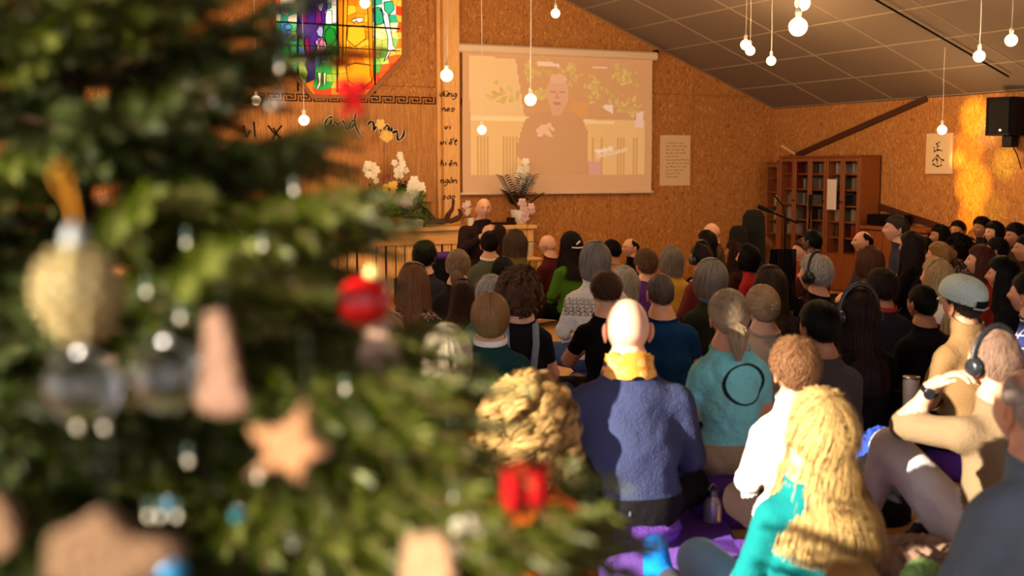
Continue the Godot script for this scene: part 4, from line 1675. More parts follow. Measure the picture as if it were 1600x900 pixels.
func strand(b: MB, pts: Array, w: float, tone: float) -> void:
	var m := pts.size()
	var base := b.v.size()
	var c := Color(tone, tone, tone)
	for k in m:
		var p: Vector3 = pts[k]
		var t: Vector3 = (pts[mini(k + 1, m - 1)] - pts[maxi(k - 1, 0)]).normalized()
		var nn := Vector3(p.x, p.y * 0.4 if p.y > -0.05 else 0.0, p.z).normalized()
		var s := t.cross(nn).normalized()
		nn = s.cross(t).normalized()
		if nn.dot(p) < 0.0:
			nn = -nn
		var ww := w * (1.0 - 0.7 * pow(absf(2.0 * k / (m - 1.0) - 1.0), 3.0)) * 0.5
		b.v.append(p - s * ww)
		b.v.append(p + s * ww)
		b.n.append((nn - s * 0.5).normalized())
		b.n.append((nn + s * 0.5).normalized())
		b.uv.append(Vector2.ZERO)
		b.uv.append(Vector2.ZERO)
		b.c.append(c)
		b.c.append(c)
	for k in m - 1:
		var q := base + k * 2
		b.i.append_array([q, q + 1, q + 2, q + 1, q + 3, q + 2])

func hair_mesh(style: String, variant := 0, detail := 1.0) -> ArrayMesh:
	var key := "%s%d %.2f" % [style, variant, detail]
	if _hair.has(key):
		return _hair[key]
	var base: String = {"ponytail": "tied", "bun": "tied", "clip": "tied", "updo": "tied", "halfup": "long"}.get(style, style)
	var st: Dictionary = STYLES[base]
	var r := RandomNumberGenerator.new()
	r.seed = hash(key)
	var z := FastNoiseLite.new()
	z.seed = variant + 3
	z.frequency = 1.0
	var b := MB.new()
	var ph := r.randf() * 10.0
	var tmin := 0.58 if style == "ring" else 0.0
	# under-layer
	var sub := MB.new()
	sub.grid(func(u, v):
		var a: float = (u - 0.5) * TAU * (0.64 if style == "ring" else 1.0)
		var t: float = lerpf(tmin, 1.0, v)
		var p := hair_path(st, a, t, 0.0)
		var l := z.get_noise_3d(p.x * 30.0 + ph, p.y * 9.0, p.z * 30.0) * (0.3 * (st.th as float) + (st.curl as float) * 1.1)
		var nn := Vector3(p.x, maxf(p.y, 0.0), p.z).normalized()
		return p + nn * l, 44, 16)
	for k in sub.v.size():
		var p := sub.v[k]
		if sub.n[k].dot(Vector3(p.x, maxf(p.y, -0.02), p.z)) < 0.0:
			sub.n[k] = -sub.n[k]
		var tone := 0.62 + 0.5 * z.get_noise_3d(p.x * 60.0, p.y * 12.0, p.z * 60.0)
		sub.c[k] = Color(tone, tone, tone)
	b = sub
	var n := int(st.n * detail)
	var tie := on_skull(1.55, 0.0, 0.012)
	if style == "updo":
		tie = on_skull(0.85, 0.0, 0.016)
	elif style in ["bun", "clip"]:
		tie = on_skull(1.15, 0.0, 0.014)
	# curly styles grow in locks that share one twist
	var lock := RandomNumberGenerator.new()
	var nl: int = {"mop": 190, "curly": 150}.get(style, 0)
	for k in n:
		var a := r.randf_range(-PI, PI) * (0.65 if style == "ring" else 1.0)
		var tone := clampf(0.95 + r.randfn() * 0.28, 0.4, 1.7)
		var lift := r.randf_range(0.0, st.jit) + 0.0015
		var pts := []
		var seg := 6
		if base == "tied":
			var h := hair_path(st, a, 1.0, 0.0)
			var t0 := r.randf_range(0.0, 0.5)
			for q in seg + 1:
				var t := lerpf(t0, 1.0, float(q) / seg)
				var d := ((h - HC).lerp(tie - HC, t)) / HE
				d = d.normalized()
				pts.append(HC + d * HE + (d / HE).normalized() * (st.th * sin(PI * clampf(t * 0.8 + 0.1, 0, 1)) * 0.9 + lift))
		else:
			var sl: float = st.len
			var t0 := r.randf_range(tmin, 1.0 - sl * 0.55)
			var t1 := minf(1.0 + (0.03 if st.hang > 0 else 0.02), t0 + sl * r.randf_range(0.7, 1.2))
			var sw = r.randfn() * st.swirl * 0.35
			var tw := r.randf() * TAU
			var cr: float = st.curl * r.randf_range(0.6, 1.3)
			if nl:
				lock.seed = (k % nl) * 7919 + variant
				a = lock.randf_range(-PI, PI) + r.randfn() * 0.05
				t0 = lock.randf_range(0.0, 0.85) + r.randf_range(-0.03, 0.03)
				t1 = minf(1.12, t0 + sl * lock.randf_range(0.7, 1.3))
				sw = lock.randfn() * st.swirl * 0.35
				tw = lock.randf() * TAU + r.randfn() * 0.25
				cr = st.curl * lock.randf_range(0.8, 1.5) * r.randf_range(0.8, 1.1)
				lift = lock.randf_range(0.0, st.jit) + r.randf_range(0.0, 0.008)
				tone *= lock.randf_range(0.7, 1.25)
			if style == "mane":
				cr = 0.013 if t0 < 0.28 else (0.010 if t0 > 0.72 else 0.002)
			if st.curl > 0.009:
				seg = 13
			for q in seg + 1:
				var t := float(q) / seg
				var aa = a + sw * t
				var p := hair_path(st, aa, lerpf(t0, t1, t), lift * ((0.4 + t) if style != "mop" else 1.0))
				if cr > 0.0:
					var nn := Vector3(p.x, maxf(p.y, 0.0), p.z).normalized()
					var side := nn.cross(Vector3.UP).normalized()
					var ang := tw + t * ((10.0 if st.curl > 0.016 else 9.0) if st.curl > 0.009 else 5.0)
					p += (nn * cos(ang) + side * sin(ang)) * cr
				pts.append(p)
		strand(b, pts, st.w * r.randf_range(0.7, 1.4), tone)
	if style == "ponytail":
		for k in int(1000 * detail):
			var a := r.randf() * TAU
			var rr := sqrt(r.randf())
			var L := r.randf_range(0.12, 0.18)
			var pts := []
			for q in 8:
				var t := q / 7.0
				var bulge := 0.012 + 0.044 * sin(PI * pow(t, 0.7)) * (1.0 - 0.35 * t)
				pts.append(tie + Vector3(cos(a) * rr * bulge, -t * L + 0.012, sin(a) * rr * bulge * 0.8 + 0.012 + 0.035 * sin(t * 2.0)))
			strand(b, pts, 0.0027, clampf(0.9 + r.randfn() * 0.28, 0.4, 1.6))
	elif style in ["bun", "clip", "updo"]:
		var R := 0.034 if style != "updo" else 0.044
		b.col = Color(0.6, 0.6, 0.6)
		b.ball(tie + Vector3(0, 0.004, R * 0.55), Vector3(R, R, R * 0.8), 14, 10)
		b.col = Color.WHITE
		for k in int(700 * detail):
			var ax := Vector3(r.randfn() * 0.5, r.randfn() * 0.5, 1.0).normalized()
			var x := ax.cross(Vector3.UP).normalized()
			var y := ax.cross(x)
			var a0 := r.randf() * TAU
			var rr := R * r.randf_range(0.85, 1.18)
			var tilt := r.randf_range(-0.9, 0.9)
			var pts := []
			for q in 8:
				var a := a0 + q * 0.3
				pts.append(tie + Vector3(0, 0.004, R * 0.55) + (x * cos(a) + y * sin(a)) * rr * cos(tilt) + ax * rr * sin(tilt) * 0.9)
			strand(b, pts, 0.0027, clampf(0.95 + r.randfn() * 0.28, 0.4, 1.6))
	var m := b.mesh()
	_hair[key] = m
	return m

# a small raised tail for half-up hair, a tie, glasses, headphones and hats
func headphone_mesh() -> Array:
	if M.has("headphones"):
		return M.headphones
	var band := MB.new()
	var pts := []
	for k in 15:
		var a := lerpf(-1.72, 1.72, k / 14.0)
		pts.append(Vector3(sin(a) * 0.101, 0.012 + cos(a) * 0.128, 0.012))
	band.tube(pts, [0.0075], 8, 1.6)
	for s in [-1.0, 1.0]:
		band.tube([Vector3(s * 0.102, 0.02, 0.012), Vector3(s * 0.104, -0.02, 0.012)], [0.010, 0.012], 8)
	var out := [band.mesh()]
	for s in [-1.0, 1.0]:
		var cup := MB.new()
		var pad := MB.new()
		var xf := Transform3D(Basis(Vector3(0, 0, 1), Vector3(s, 0, 0), Vector3(0, 1, 0)), Vector3(s * 0.086, -0.008, 0.010))
		cup.lathe([Vector2(0.001, 0.032), Vector2(0.020, 0.031), Vector2(0.030, 0.026), Vector2(0.037, 0.014), Vector2(0.038, 0.006)].map(func(q): return q), 20, xf)
		pad.lathe([Vector2(0.036, 0.008), Vector2(0.040, 0.002), Vector2(0.040, -0.006), Vector2(0.034, -0.010), Vector2(0.022, -0.008)], 20, xf)
		out.append(cup.mesh())
		out.append(pad.mesh())
	M.headphones = out
	return M.headphones

# ================================================================= people
func cloth_tex(key: String, im: Image, scale: Vector3, tri := true) -> StandardMaterial3D:
	if not M.has(key):
		var m := mat(Color.WHITE, 0.92)
		m.albedo_texture = tex_of(im)
		m.uv1_triplanar = tri
		m.uv1_scale = scale
		m.normal_enabled = true
		m.normal_texture = _knit
		m.normal_scale = 0.5
		M[key] = m
	return M[key]

func special_cloth() -> void:
	cloth(rgb(10, 10, 10))
	var r := RandomNumberGenerator.new()
	r.seed = 5
	var im := Image.create(64, 64, false, Image.FORMAT_RGB8)
	for y in 64:
		for x in 64:
			var a := (x / 32) % 2 == 0
			var b := (y / 32) % 2 == 0
			var c := rgb(170, 34, 44) if a and b else (rgb(32, 34, 74) if not a and not b else rgb(96, 30, 62))
			if x % 32 in [15, 16] or y % 32 in [15, 16]:
				c = c.lerp(rgb(220, 120, 120), 0.3)
			im.set_pixel(x, y, c)
	cloth_tex("flannel", im, Vector3(7, 7, 7))
	im = Image.create(64, 8, false, Image.FORMAT_RGB8)
	for x in 64:
		var c: Color = [rgb(190, 214, 232), rgb(190, 214, 232), rgb(64, 106, 160), rgb(214, 228, 238), rgb(120, 170, 210), rgb(214, 228, 238), rgb(40, 66, 120), rgb(190, 214, 232)][x / 8]
		im.fill_rect(Rect2i(x, 0, 1, 8), c)
	cloth_tex("blue_stripes", im, Vector3(8, 8, 8))
	im = Image.create(128, 128, false, Image.FORMAT_RGB8)
	im.fill(rgb(16, 16, 20))
	for k in 130:
		var c: Color = [rgb(206, 90, 70), rgb(200, 180, 150), rgb(90, 120, 90), rgb(120, 140, 180), rgb(220, 150, 110)][r.randi_range(0, 4)]
		fill_poly(im, oval(r.randf() * 128, r.randf() * 128, r.randf_range(2, 6), r.randf_range(2, 5), r.randf() * 3, 7), c)
	cloth_tex("floral", im, Vector3(4, 4, 4))
	im = Image.create(64, 64, false, Image.FORMAT_RGB8)
	im.fill(rgb(20, 18, 22))
	for k in 60:
		fill_poly(im, oval(r.randf() * 64, r.randf() * 64, r.randf_range(1.5, 4), 1.5, r.randf() * 3, 6), rgb(180, 160, 176))
	cloth_tex("speckled", im, Vector3(6, 6, 6))
	im = Image.create(256, 256, false, Image.FORMAT_RGB8)
	im.fill(rgb(206, 202, 194))
	for y in 256:
		var h := 1.0 - y / 256.0
		for x in 256:
			var c := rgb(208, 204, 196)
			if h > 0.40 and h < 0.52:
				var k := int((h - 0.40) / 0.0085)
				var on := (x / 2 + k * 2) % 5 < 2 if k % 3 != 1 else (x / 2) % 3 == 0
				if on:
					c = rgb(112, 96, 78) if h < 0.46 else rgb(150, 138, 122)
				elif k % 3 == 0:
					c = rgb(176, 166, 150)
			im.set_pixel(x, y, c.lerp(Color(0.6, 0.58, 0.55), 0.12 * r.randf()))
	cloth_tex("nordic", im, Vector3(1, 1, 1), false)
	im = Image.create(512, 512, false, Image.FORMAT_RGB8)
	im.fill(rgb(116, 198, 206))
	var last := Vector2.ZERO
	for k in 400:
		var a := k / 400.0 * TAU * 0.99 + 1.0
		var w := 2.8 + 1.3 * sin(a * 2.0 + 1.0) + r.randf() * 0.8
		var c := Vector2(0.040 + cos(a) * 0.103, 0.455 + sin(a) * 0.093)
		fill_poly(im, oval(fposmod(c.x, 1.0) * 512, (1.0 - c.y) * 512, w, w, 0, 9), rgb(14, 18, 24))
	var t := cloth_tex("ring_tee", im, Vector3(1, 1, 1), false)
	im = Image.create(16, 64, false, Image.FORMAT_RGB8)
	im.fill(rgb(20, 34, 92))
	im.fill_rect(Rect2i(0, 10, 16, 4), rgb(210, 214, 226))
	im.fill_rect(Rect2i(0, 42, 16, 4), rgb(210, 214, 226))
	cloth_tex("navy_stripes", im, Vector3(7, 7, 7))
	im = Image.create(16, 64, false, Image.FORMAT_RGB8)
	im.fill(rgb(176, 170, 168))
	im.fill_rect(Rect2i(0, 0, 16, 20), rgb(96, 92, 94))
	cloth_tex("grey_stripes", im, Vector3(9, 16, 9))
	im = Image.create(64, 64, false, Image.FORMAT_RGB8)
	for y in 64:
		for x in 64:
			im.set_pixel(x, y, rgb(120, 156, 152).lerp(rgb(206, 206, 196), r.randf()))
	cloth_tex("tweed", im, Vector3(9, 9, 9))
	im = Image.create(64, 64, false, Image.FORMAT_RGB8)
	im.fill(rgb(212, 134, 40))
	for k in 10:
		fill_poly(im, oval(r.randf() * 64, r.randf() * 64, 7, 6, 0, 12), rgb(228, 176, 96))
	cloth_tex("orange_scarf", im, Vector3(6, 6, 6))

func person(px: float, py: float, h: float, kind: String, sleeve: int, hair: String, hc: Color, sk: Color, top: Variant, pants: Color, label: String, o := {}) -> Node3D:
	var d: float = o.get("d", 0.0)
	if d == 0.0:
		d = sqrt(0.235 * F / h * 0.74 * F / maxf(py - HZ_, 20.0))
	d = minf(d, 12.8)
	if hair != "bald" and d > 4.0:      # the point given is the middle of the hair, a little above that of the head
		py += 0.11 * h
		h *= 0.96
	var P := at(px, py, d)
	var s := clampf(h * d / (0.235 * F), 0.84, 1.1)
	var base := P.y - 0.757 * s
	if base < 0.0:
		s = P.y / 0.757
		base = 0.0
	if base < 0.03:
		base = 0.0
		s = P.y / 0.757
	var cell := 0.0125 if d < 4.0 else (0.0145 if d < 6.0 else (0.018 if d < 8.5 else 0.022))
	if kind == "robe":
		cell = 0.015
	var A := body_arrays(kind, sleeve, cell)
	var to := MONK - P
	if o.has("look"):
		to = (o.look as Vector3) - P
	var yaw := atan2(-to.x, -to.z) + deg_to_rad(o.get("yaw", 0.0))
	var hx := Basis.from_euler(Vector3(deg_to_rad(o.get("hp", 0.0)), deg_to_rad(o.get("hy", 0.0)), deg_to_rad(o.get("hr", 0.0))))
	var hxf := Transform3D(hx, Vector3(0, 0.757, -0.020 - A.lean))
	hxf.origin.x += o.get("off", 0.0)
	var off := Basis(Vector3.UP, yaw) * (Vector3(o.get("off", 0.0), 0, -0.020 - A.lean) * s)
	var t := thing("person", label, "person", Vector3(P.x - off.x, base, P.z - off.z), yaw)
	t.scale = Vector3(s, s, s)
	var mesh := ArrayMesh.new()
	var mats := []
	var tm: Material = top if top is Material else cloth(top)
	var skm := skin_mat(sk)
	for g in 4:
		if A.s[g] != null:
			mesh.add_surface_from_arrays(Mesh.PRIMITIVE_TRIANGLES, A.s[g])
			mats.append([skm, tm, cloth(pants, 0.9, false), cloth(o.get("sock", rgb(40, 40, 46)))][g])
	for ha in A.hands:
		mesh.add_surface_from_arrays(Mesh.PRIMITIVE_TRIANGLES, ha)
		mats.append(skm)
	mesh.add_surface_from_arrays(Mesh.PRIMITIVE_TRIANGLES, moved(head_arrays(), hxf))
	mats.append(skm)
	var body := put("body", mesh, null, t)
	for k in mats.size():
		body.set_surface_override_material(k, mats[k])
	var eyes := eye_mesh()
	for k in 2:
		var e := put(["eyes", "irises"][k], eyes[k], plain(["eye_white", "eye_dark"][k], [rgb(226, 220, 212), rgb(40, 26, 20)][k], 0.2), t)
		e.transform = hxf
	# collar
	var coll: Variant = o.get("collar", null)
	var cm: Material = tm if coll == null else (coll if coll is Material else cloth(coll))
	var cb_ := MB.new()
	var ch: float = o.get("collar_h", 0.012)
	var ring: Array = A.ring
	var loop := []
	for e in 25:
		var rr: float = ring[e % 24]
		if rr <= 0.0:
			rr = maxf(ring[(e + 1) % 24], ring[(e + 23) % 24])
		if rr <= 0.0:
			rr = 0.066
		var an := TAU * e / 24.0
		var q := Vector3(cos(an) * rr, 0, sin(an) * rr)
		q.y = -q.z * 0.30
		loop.append(q)
	cb_.grid(func(u, v):
		var e: int = int(round(u * 24.0))
		var w: float = [0.0, 0.5, 1.0, 1.0, 0.6][int(round(v * 4.0))]
		var out: float = [0.003, 0.0065, 0.004, -0.001, -0.006][int(round(v * 4.0))]
		var q: Vector3 = loop[e]
		var rd := Vector3(q.x, 0, q.z).normalized()
		return (A.co as Vector3) + q + rd * (out - 0.10 * ch * w) + Vector3(0, -0.006 + ch * w, 0), 24, 4)
	for k in cb_.n.size():
		var e: Vector3 = cb_.v[k] - (A.co as Vector3)
		if cb_.n[k].dot(Vector3(e.x, 0.02, e.z)) < 0.0:
			cb_.n[k] = -cb_.n[k]
	put("collar", cb_.mesh(), cm, t)
	if hair != "bald":
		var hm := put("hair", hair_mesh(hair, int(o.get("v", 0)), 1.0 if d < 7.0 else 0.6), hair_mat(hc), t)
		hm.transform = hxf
	t.set_meta("d", d)
	P_last = {"t": t, "hx": hxf, "d": d, "s": s, "yaw": yaw, "base": base, "P": P, "A": A, "hair": hair}
	for e in o.get("wear", []):
		wear(e)
	if base > 0.04 and kind != "robe" and not o.get("no_seat", false):
		seat(base, t, d, label)
	return t

const HZ_ := 262.0
var P_last := {}
var _seats := {}

func seat(h: float, p: Node3D, d: float, label: String) -> void:
	# what raises them off the floor: a low round cushion, or a plain stool for those who sit high
	var b := MB.new()
	var who := label.get_slice(" with ", 0).get_slice(" in ", 0)
	if h < 0.26:
		var hh := h + 0.015
		b.lathe([Vector2(0.001, 0.0), Vector2(0.15, 0.0), Vector2(0.178, hh * 0.25), Vector2(0.186, hh * 0.5), Vector2(0.175, hh * 0.8), Vector2(0.14, hh * 0.97), Vector2(0.001, hh)], 24)
		var c := put("cushion", b.mesh(), cloth(rgb(92, 52, 150)))
		c.position = Vector3(p.position.x, 0, p.position.z) + p.transform.basis.z.normalized() * 0.03
		tag(c, "round purple sitting cushion under the " + label_short(label), "cushion", "round purple sitting cushions")
	else:
		var t := thing("stool", "low dark stool under the " + label_short(label), "stool", Vector3(p.position.x, 0, p.position.z), p.rotation.y, "low dark stools")
		b.box(Vector3(-0.2, h - 0.04, -0.17), Vector3(0.2, h, 0.22), 0.012)
		put("seat", b.mesh(), plain("stool_wood", rgb(60, 36, 22), 0.6), t)
		b = MB.new()
		b.box(Vector3(-0.018, 0, -0.018), Vector3(0.018, h - 0.04, 0.018), 0.004)
		for q in [[-1, -1], [1, -1], [-1, 1], [1, 1]]:
			put("leg", b.mesh(), plain("stool_wood", rgb(60, 36, 22), 0.6), t).position = Vector3(q[0] * 0.17, 0, 0.025 + q[1] * 0.16)

func label_short(l: String) -> String:
	var w := l.split(" ")
	return " ".join(w.slice(0, mini(w.size(), 10)))

func wear(e: Array) -> void:
	var t: Node3D = P_last.t
	var hx: Transform3D = P_last.hx
	var b := MB.new()
	match e[0]:
		"phones":
			var g := thing("headphones", e[1], "headphones", t.position, t.rotation.y)
			g.scale = t.scale
			var m := headphone_mesh()
			var big: float = 1.0 if P_last.hair in ["bald", "crop", "ring"] else 1.17
			for k in 5:
				var part := put(["headband", "ear_cup", "ear_pad", "ear_cup", "ear_pad"][k], m[k], plain(["phone_band", "phone_cup", "phone_pad", "phone_cup", "phone_pad"][k], [rgb(24, 24, 28), rgb(30, 32, 38), rgb(12, 12, 12), rgb(30, 32, 38), rgb(12, 12, 12)][k], [0.4, 0.3, 0.8, 0.3, 0.8][k]), g)
				part.transform = hx * Transform3D(Basis.from_scale(Vector3(big, big, big)), Vector3.ZERO)
		"glasses":
			for s in [-1.0, 1.0]:
				var pts := []
				for k in 17:
					var a := TAU * k / 16
					pts.append(Vector3(s * 0.031 + cos(a) * 0.024, 0.008 + sin(a) * 0.018, -0.105))
				b.tube(pts, [0.0018], 6)
				b.tube([Vector3(s * 0.055, 0.012, -0.104), Vector3(s * 0.082, 0.01, -0.03), Vector3(s * 0.084, 0.006, 0.012)], [0.002], 6)
			b.tube([Vector3(-0.008, 0.012, -0.106), Vector3(0.008, 0.012, -0.106)], [0.002], 6)
			put("glasses", b.mesh(), plain("black", rgb(14, 12, 12), 0.5), t).transform = hx
		"hairband":
			var pts := []
			for k in 15:
				var a := lerpf(-1.6, 1.6, k / 14.0)
				pts.append(Vector3(sin(a) * 0.103, 0.02 + cos(a) * 0.122, -0.01))
			b.tube(pts, [0.006], 8, 1.5)
			put("hairband", b.mesh(), cloth(e[1]), t).transform = hx
		"tie":
			var tie: Vector3 = on_skull(e[1], 0.0, 0.016)
			b.ball(tie, Vector3(0.019, 0.013, 0.012), 12, 8)
			put("hair_tie", b.mesh(), plain("black_cloth", rgb(16, 16, 20), 0.8), t).transform = hx
		"clip":
			var tie: Vector3 = on_skull(1.15, 0.0, 0.05)
			for s in 5:
				var a := TAU * s / 5.0
				b.tube([tie + Vector3(0, 0, 0.01), tie + Vector3(cos(a) * 0.02, sin(a) * 0.02, 0.012), tie + Vector3(cos(a) * 0.028, sin(a) * 0.028, -0.004)], [0.005, 0.005, 0.003], 6)
			put("hair_clip", b.mesh(), plain("silver", rgb(190, 190, 190), 0.3, 0.9), t).transform = hx
		"scarf":
			var xf := Transform3D(Basis(Vector3.RIGHT, -0.2), Vector3(0, 0.622, 0.014 - P_last.A.lean))
			var z := FastNoiseLite.new()
			z.frequency = 1.0
			var wob := func(q: Vector3) -> Vector3:
				return q + Vector3(q.x, 0.3, q.z) * z.get_noise_3d(q.x * 22.0, q.y * 60.0, q.z * 22.0) * 0.08
			b.lathe([Vector2(0.100, -0.045), Vector2(0.101, -0.030), Vector2(0.095, -0.010), Vector2(0.091, 0.008), Vector2(0.090, 0.024), Vector2(0.085, 0.038), Vector2(0.078, 0.046), Vector2(0.066, 0.042), Vector2(0.062, 0.0)], 30, xf, wob)
			put("scarf", b.mesh(), e[1], t)
		"cap_black":
			b.grid(func(u, v): return on_skull(v * 1.42, (u - 0.5) * TAU, 0.036 - 0.004 * v), 32, 12)
			put("cap", b.mesh(), cloth(rgb(22, 20, 24)), t).transform = hx
			var p := MB.new()
			p.ribbon([Vector3(-0.07, 0.0, 0.125), Vector3(-0.035, -0.003, 0.140), Vector3(0, -0.005, 0.145), Vector3(0.035, -0.003, 0.140), Vector3(0.07, 0.0, 0.124)], [0.013], Vector3(0, 0, 1), 0.002)
			put("cap_strap", p.mesh(), plain("strap_white", rgb(222, 216, 206), 0.6), t).transform = hx
			p = MB.new()
			p.ribbon([Vector3(-0.03, 0.03, 0.146), Vector3(0.0, 0.05, 0.142), Vector3(0.02, 0.062, 0.138)], [0.016], Vector3(0, 0.2, 1).normalized(), 0.002)
			put("cap_mark", p.mesh(), plain("strap_white", rgb(222, 216, 206), 0.6), t).transform = hx
		"flat_cap":
			b.grid(func(u, v):
				var a: float = (u - 0.5) * TAU
				var f := 0.5 - 0.5 * cos(a)
				var q := on_skull(v * 1.36, a, 0.020 + 0.024 * sin(v * PI) )
				q.z -= 0.03 * f * v
				return q, 40, 14)
			put("cap_crown", b.mesh(), M.tweed, t).transform = hx
			var p := MB.new()
			p.grid(func(u, v):
				var x = (u - 0.5) * 0.15
				return Vector3(x, 0.040 - 0.012 * v - x * x * 1.6, -0.092 - 0.055 * v * cos((u - 0.5) * 2.6) + x * x * 2.0), 14, 5)
			put("cap_peak", p.mesh(), M.tweed, t).transform = hx
			p = MB.new()
			p.grid(func(u, v): return on_skull(lerpf(1.12, 1.40, v), (u - 0.5) * 0.75, 0.0405 - 0.012 * v), 10, 6)
			put("cap_opening", p.mesh(), plain("black_cloth", rgb(16, 16, 20), 0.8), t).transform = hx
			p = MB.new()
			p.tube([on_skull(1.40, -0.42, 0.029), on_skull(1.43, 0.0, 0.031), on_skull(1.40, 0.42, 0.029)], [0.009], 8, 0.5)
			put("cap_strap", p.mesh(), M.tweed, t).transform = hx
		"straps":
			# dungaree bib and shoulder straps, hugging the back
			var z0 := 0.152
			for s in [-1.0, 1.0]:
				b.tube([Vector3(s * 0.085, 0.590, -0.02), Vector3(s * 0.09, 0.612, 0.035), Vector3(s * 0.09, 0.575, 0.10), Vector3(s * 0.09, 0.48, 0.150), Vector3(s * 0.080, 0.40, z0 + 0.010), Vector3(s * 0.07, 0.30, z0 + 0.016)], [0.021], 8, 0.28)
			put("strap", b.mesh(), cloth(rgb(126, 140, 158)), t)
			b = MB.new()
			b.grid(func(u, v):
				var a = (u - 0.5) * 2.5
				return Vector3(sin(a) * 0.172, 0.275 + 0.05 * v, 0.040 + cos(a) * (0.128 + 0.004 * v)), 16, 3)
			put("waistband", b.mesh(), cloth(rgb(126, 140, 158)), t)
			b = MB.new()
			b.grid(func(u, v):
				var a = (u - 0.5) * 2.7
				return Vector3(sin(a) * 0.178, 0.10 + 0.18 * v, 0.04 + cos(a) * (0.146 - 0.012 * v)), 18, 6)
			put("denim_back", b.mesh(), cloth(rgb(40, 62, 96)), t)
		"belt":
			b.grid(func(u, v):
				var a = (u - 0.5) * 3.4
				return Vector3(sin(a) * 0.198, 0.112 + 0.032 * v, 0.04 + cos(a) * 0.124), 24, 2)
			put("belt", b.mesh(), plain("belt_leather", rgb(96, 42, 20), 0.4), t)
			b = MB.new()
			b.box(Vector3(-0.022, 0.108, 0.160), Vector3(-0.014, 0.148, 0.172), 0.002)
			put("belt_loop", b.mesh(), plain("silver", rgb(190, 190, 190), 0.3, 0.9), t)
		"logo":
			var pts := []
			for k in 17:
				var a := TAU * k / 16
				pts.append(Vector3(0.05 + cos(a) * 0.026, 0.50 + sin(a) * 0.026, 0.146))
			b.ribbon(pts, [0.007], Vector3(0, 0.2, 1).normalized(), 0.003)
			b.ribbon([Vector3(0.036, 0.505, 0.147), Vector3(0.052, 0.494, 0.148), Vector3(0.062, 0.51, 0.147)], [0.008], Vector3(0, 0.2, 1).normalized(), 0.003)
			put("back_badge", b.mesh(), plain("strap_white", rgb(222, 216, 206), 0.6), t)
		"cord":
			var xf := Transform3D(Basis(Vector3.RIGHT, -0.55), Vector3(0, 0.632, 0.014))
			b.lathe([Vector2(0.064, -0.003), Vector2(0.067, 0.0), Vector2(0.064, 0.003)], 22, xf)
			put("neck_cord", b.mesh(), plain("black", rgb(14, 12, 12), 0.5), t)
		"watch":
			var A: Array = P_last.A.bones
			var el: Vector3 = A[7][0]
			var wr: Vector3 = A[7][1]
			var q := el.lerp(wr, 0.86)
			var y := (wr - el).normalized()
			var x := y.cross(Vector3.UP).normalized()
			var xf := Transform3D(Basis(x, y, x.cross(y)), q)
			b.lathe([Vector2(0.033, -0.011), Vector2(0.0355, -0.009), Vector2(0.0355, 0.009), Vector2(0.033, 0.011)], 18, xf)
			put("watch_strap", b.mesh(), plain("black", rgb(14, 12, 12), 0.5), t)
			b = MB.new()
			var out := (Vector3(-0.5, 0.3, 1.0) - y * Vector3(-0.5, 0.3, 1.0).dot(y)).normalized()
			var f := Transform3D(Basis(y.cross(out).normalized(), out, y), q + out * 0.034)
			b.lathe([Vector2(0.022, 0.0), Vector2(0.022, 0.008), Vector2(0.018, 0.012), Vector2(0.001, 0.012)], 20, f)
			put("watch_case", b.mesh(), plain("watch", rgb(36, 38, 44), 0.25, 0.5), t)
		"hood":
			b.grid(func(u, v):
				var a = (u - 0.5) * 4.2
				return Vector3(sin(a) * (0.105 + 0.02 * v), 0.655 - 0.15 * v, 0.02 + cos(a) * (0.085 + 0.075 * v)), 20, 6)
			put("hood", b.mesh(), cloth(e[1]), t)

const SK := Color(0.80, 0.60, 0.49)          # fair
const SK2 := Color(0.74, 0.53, 0.42)
const SK3 := Color(0.62, 0.42, 0.30)
const SK4 := Color(0.36, 0.23, 0.16)

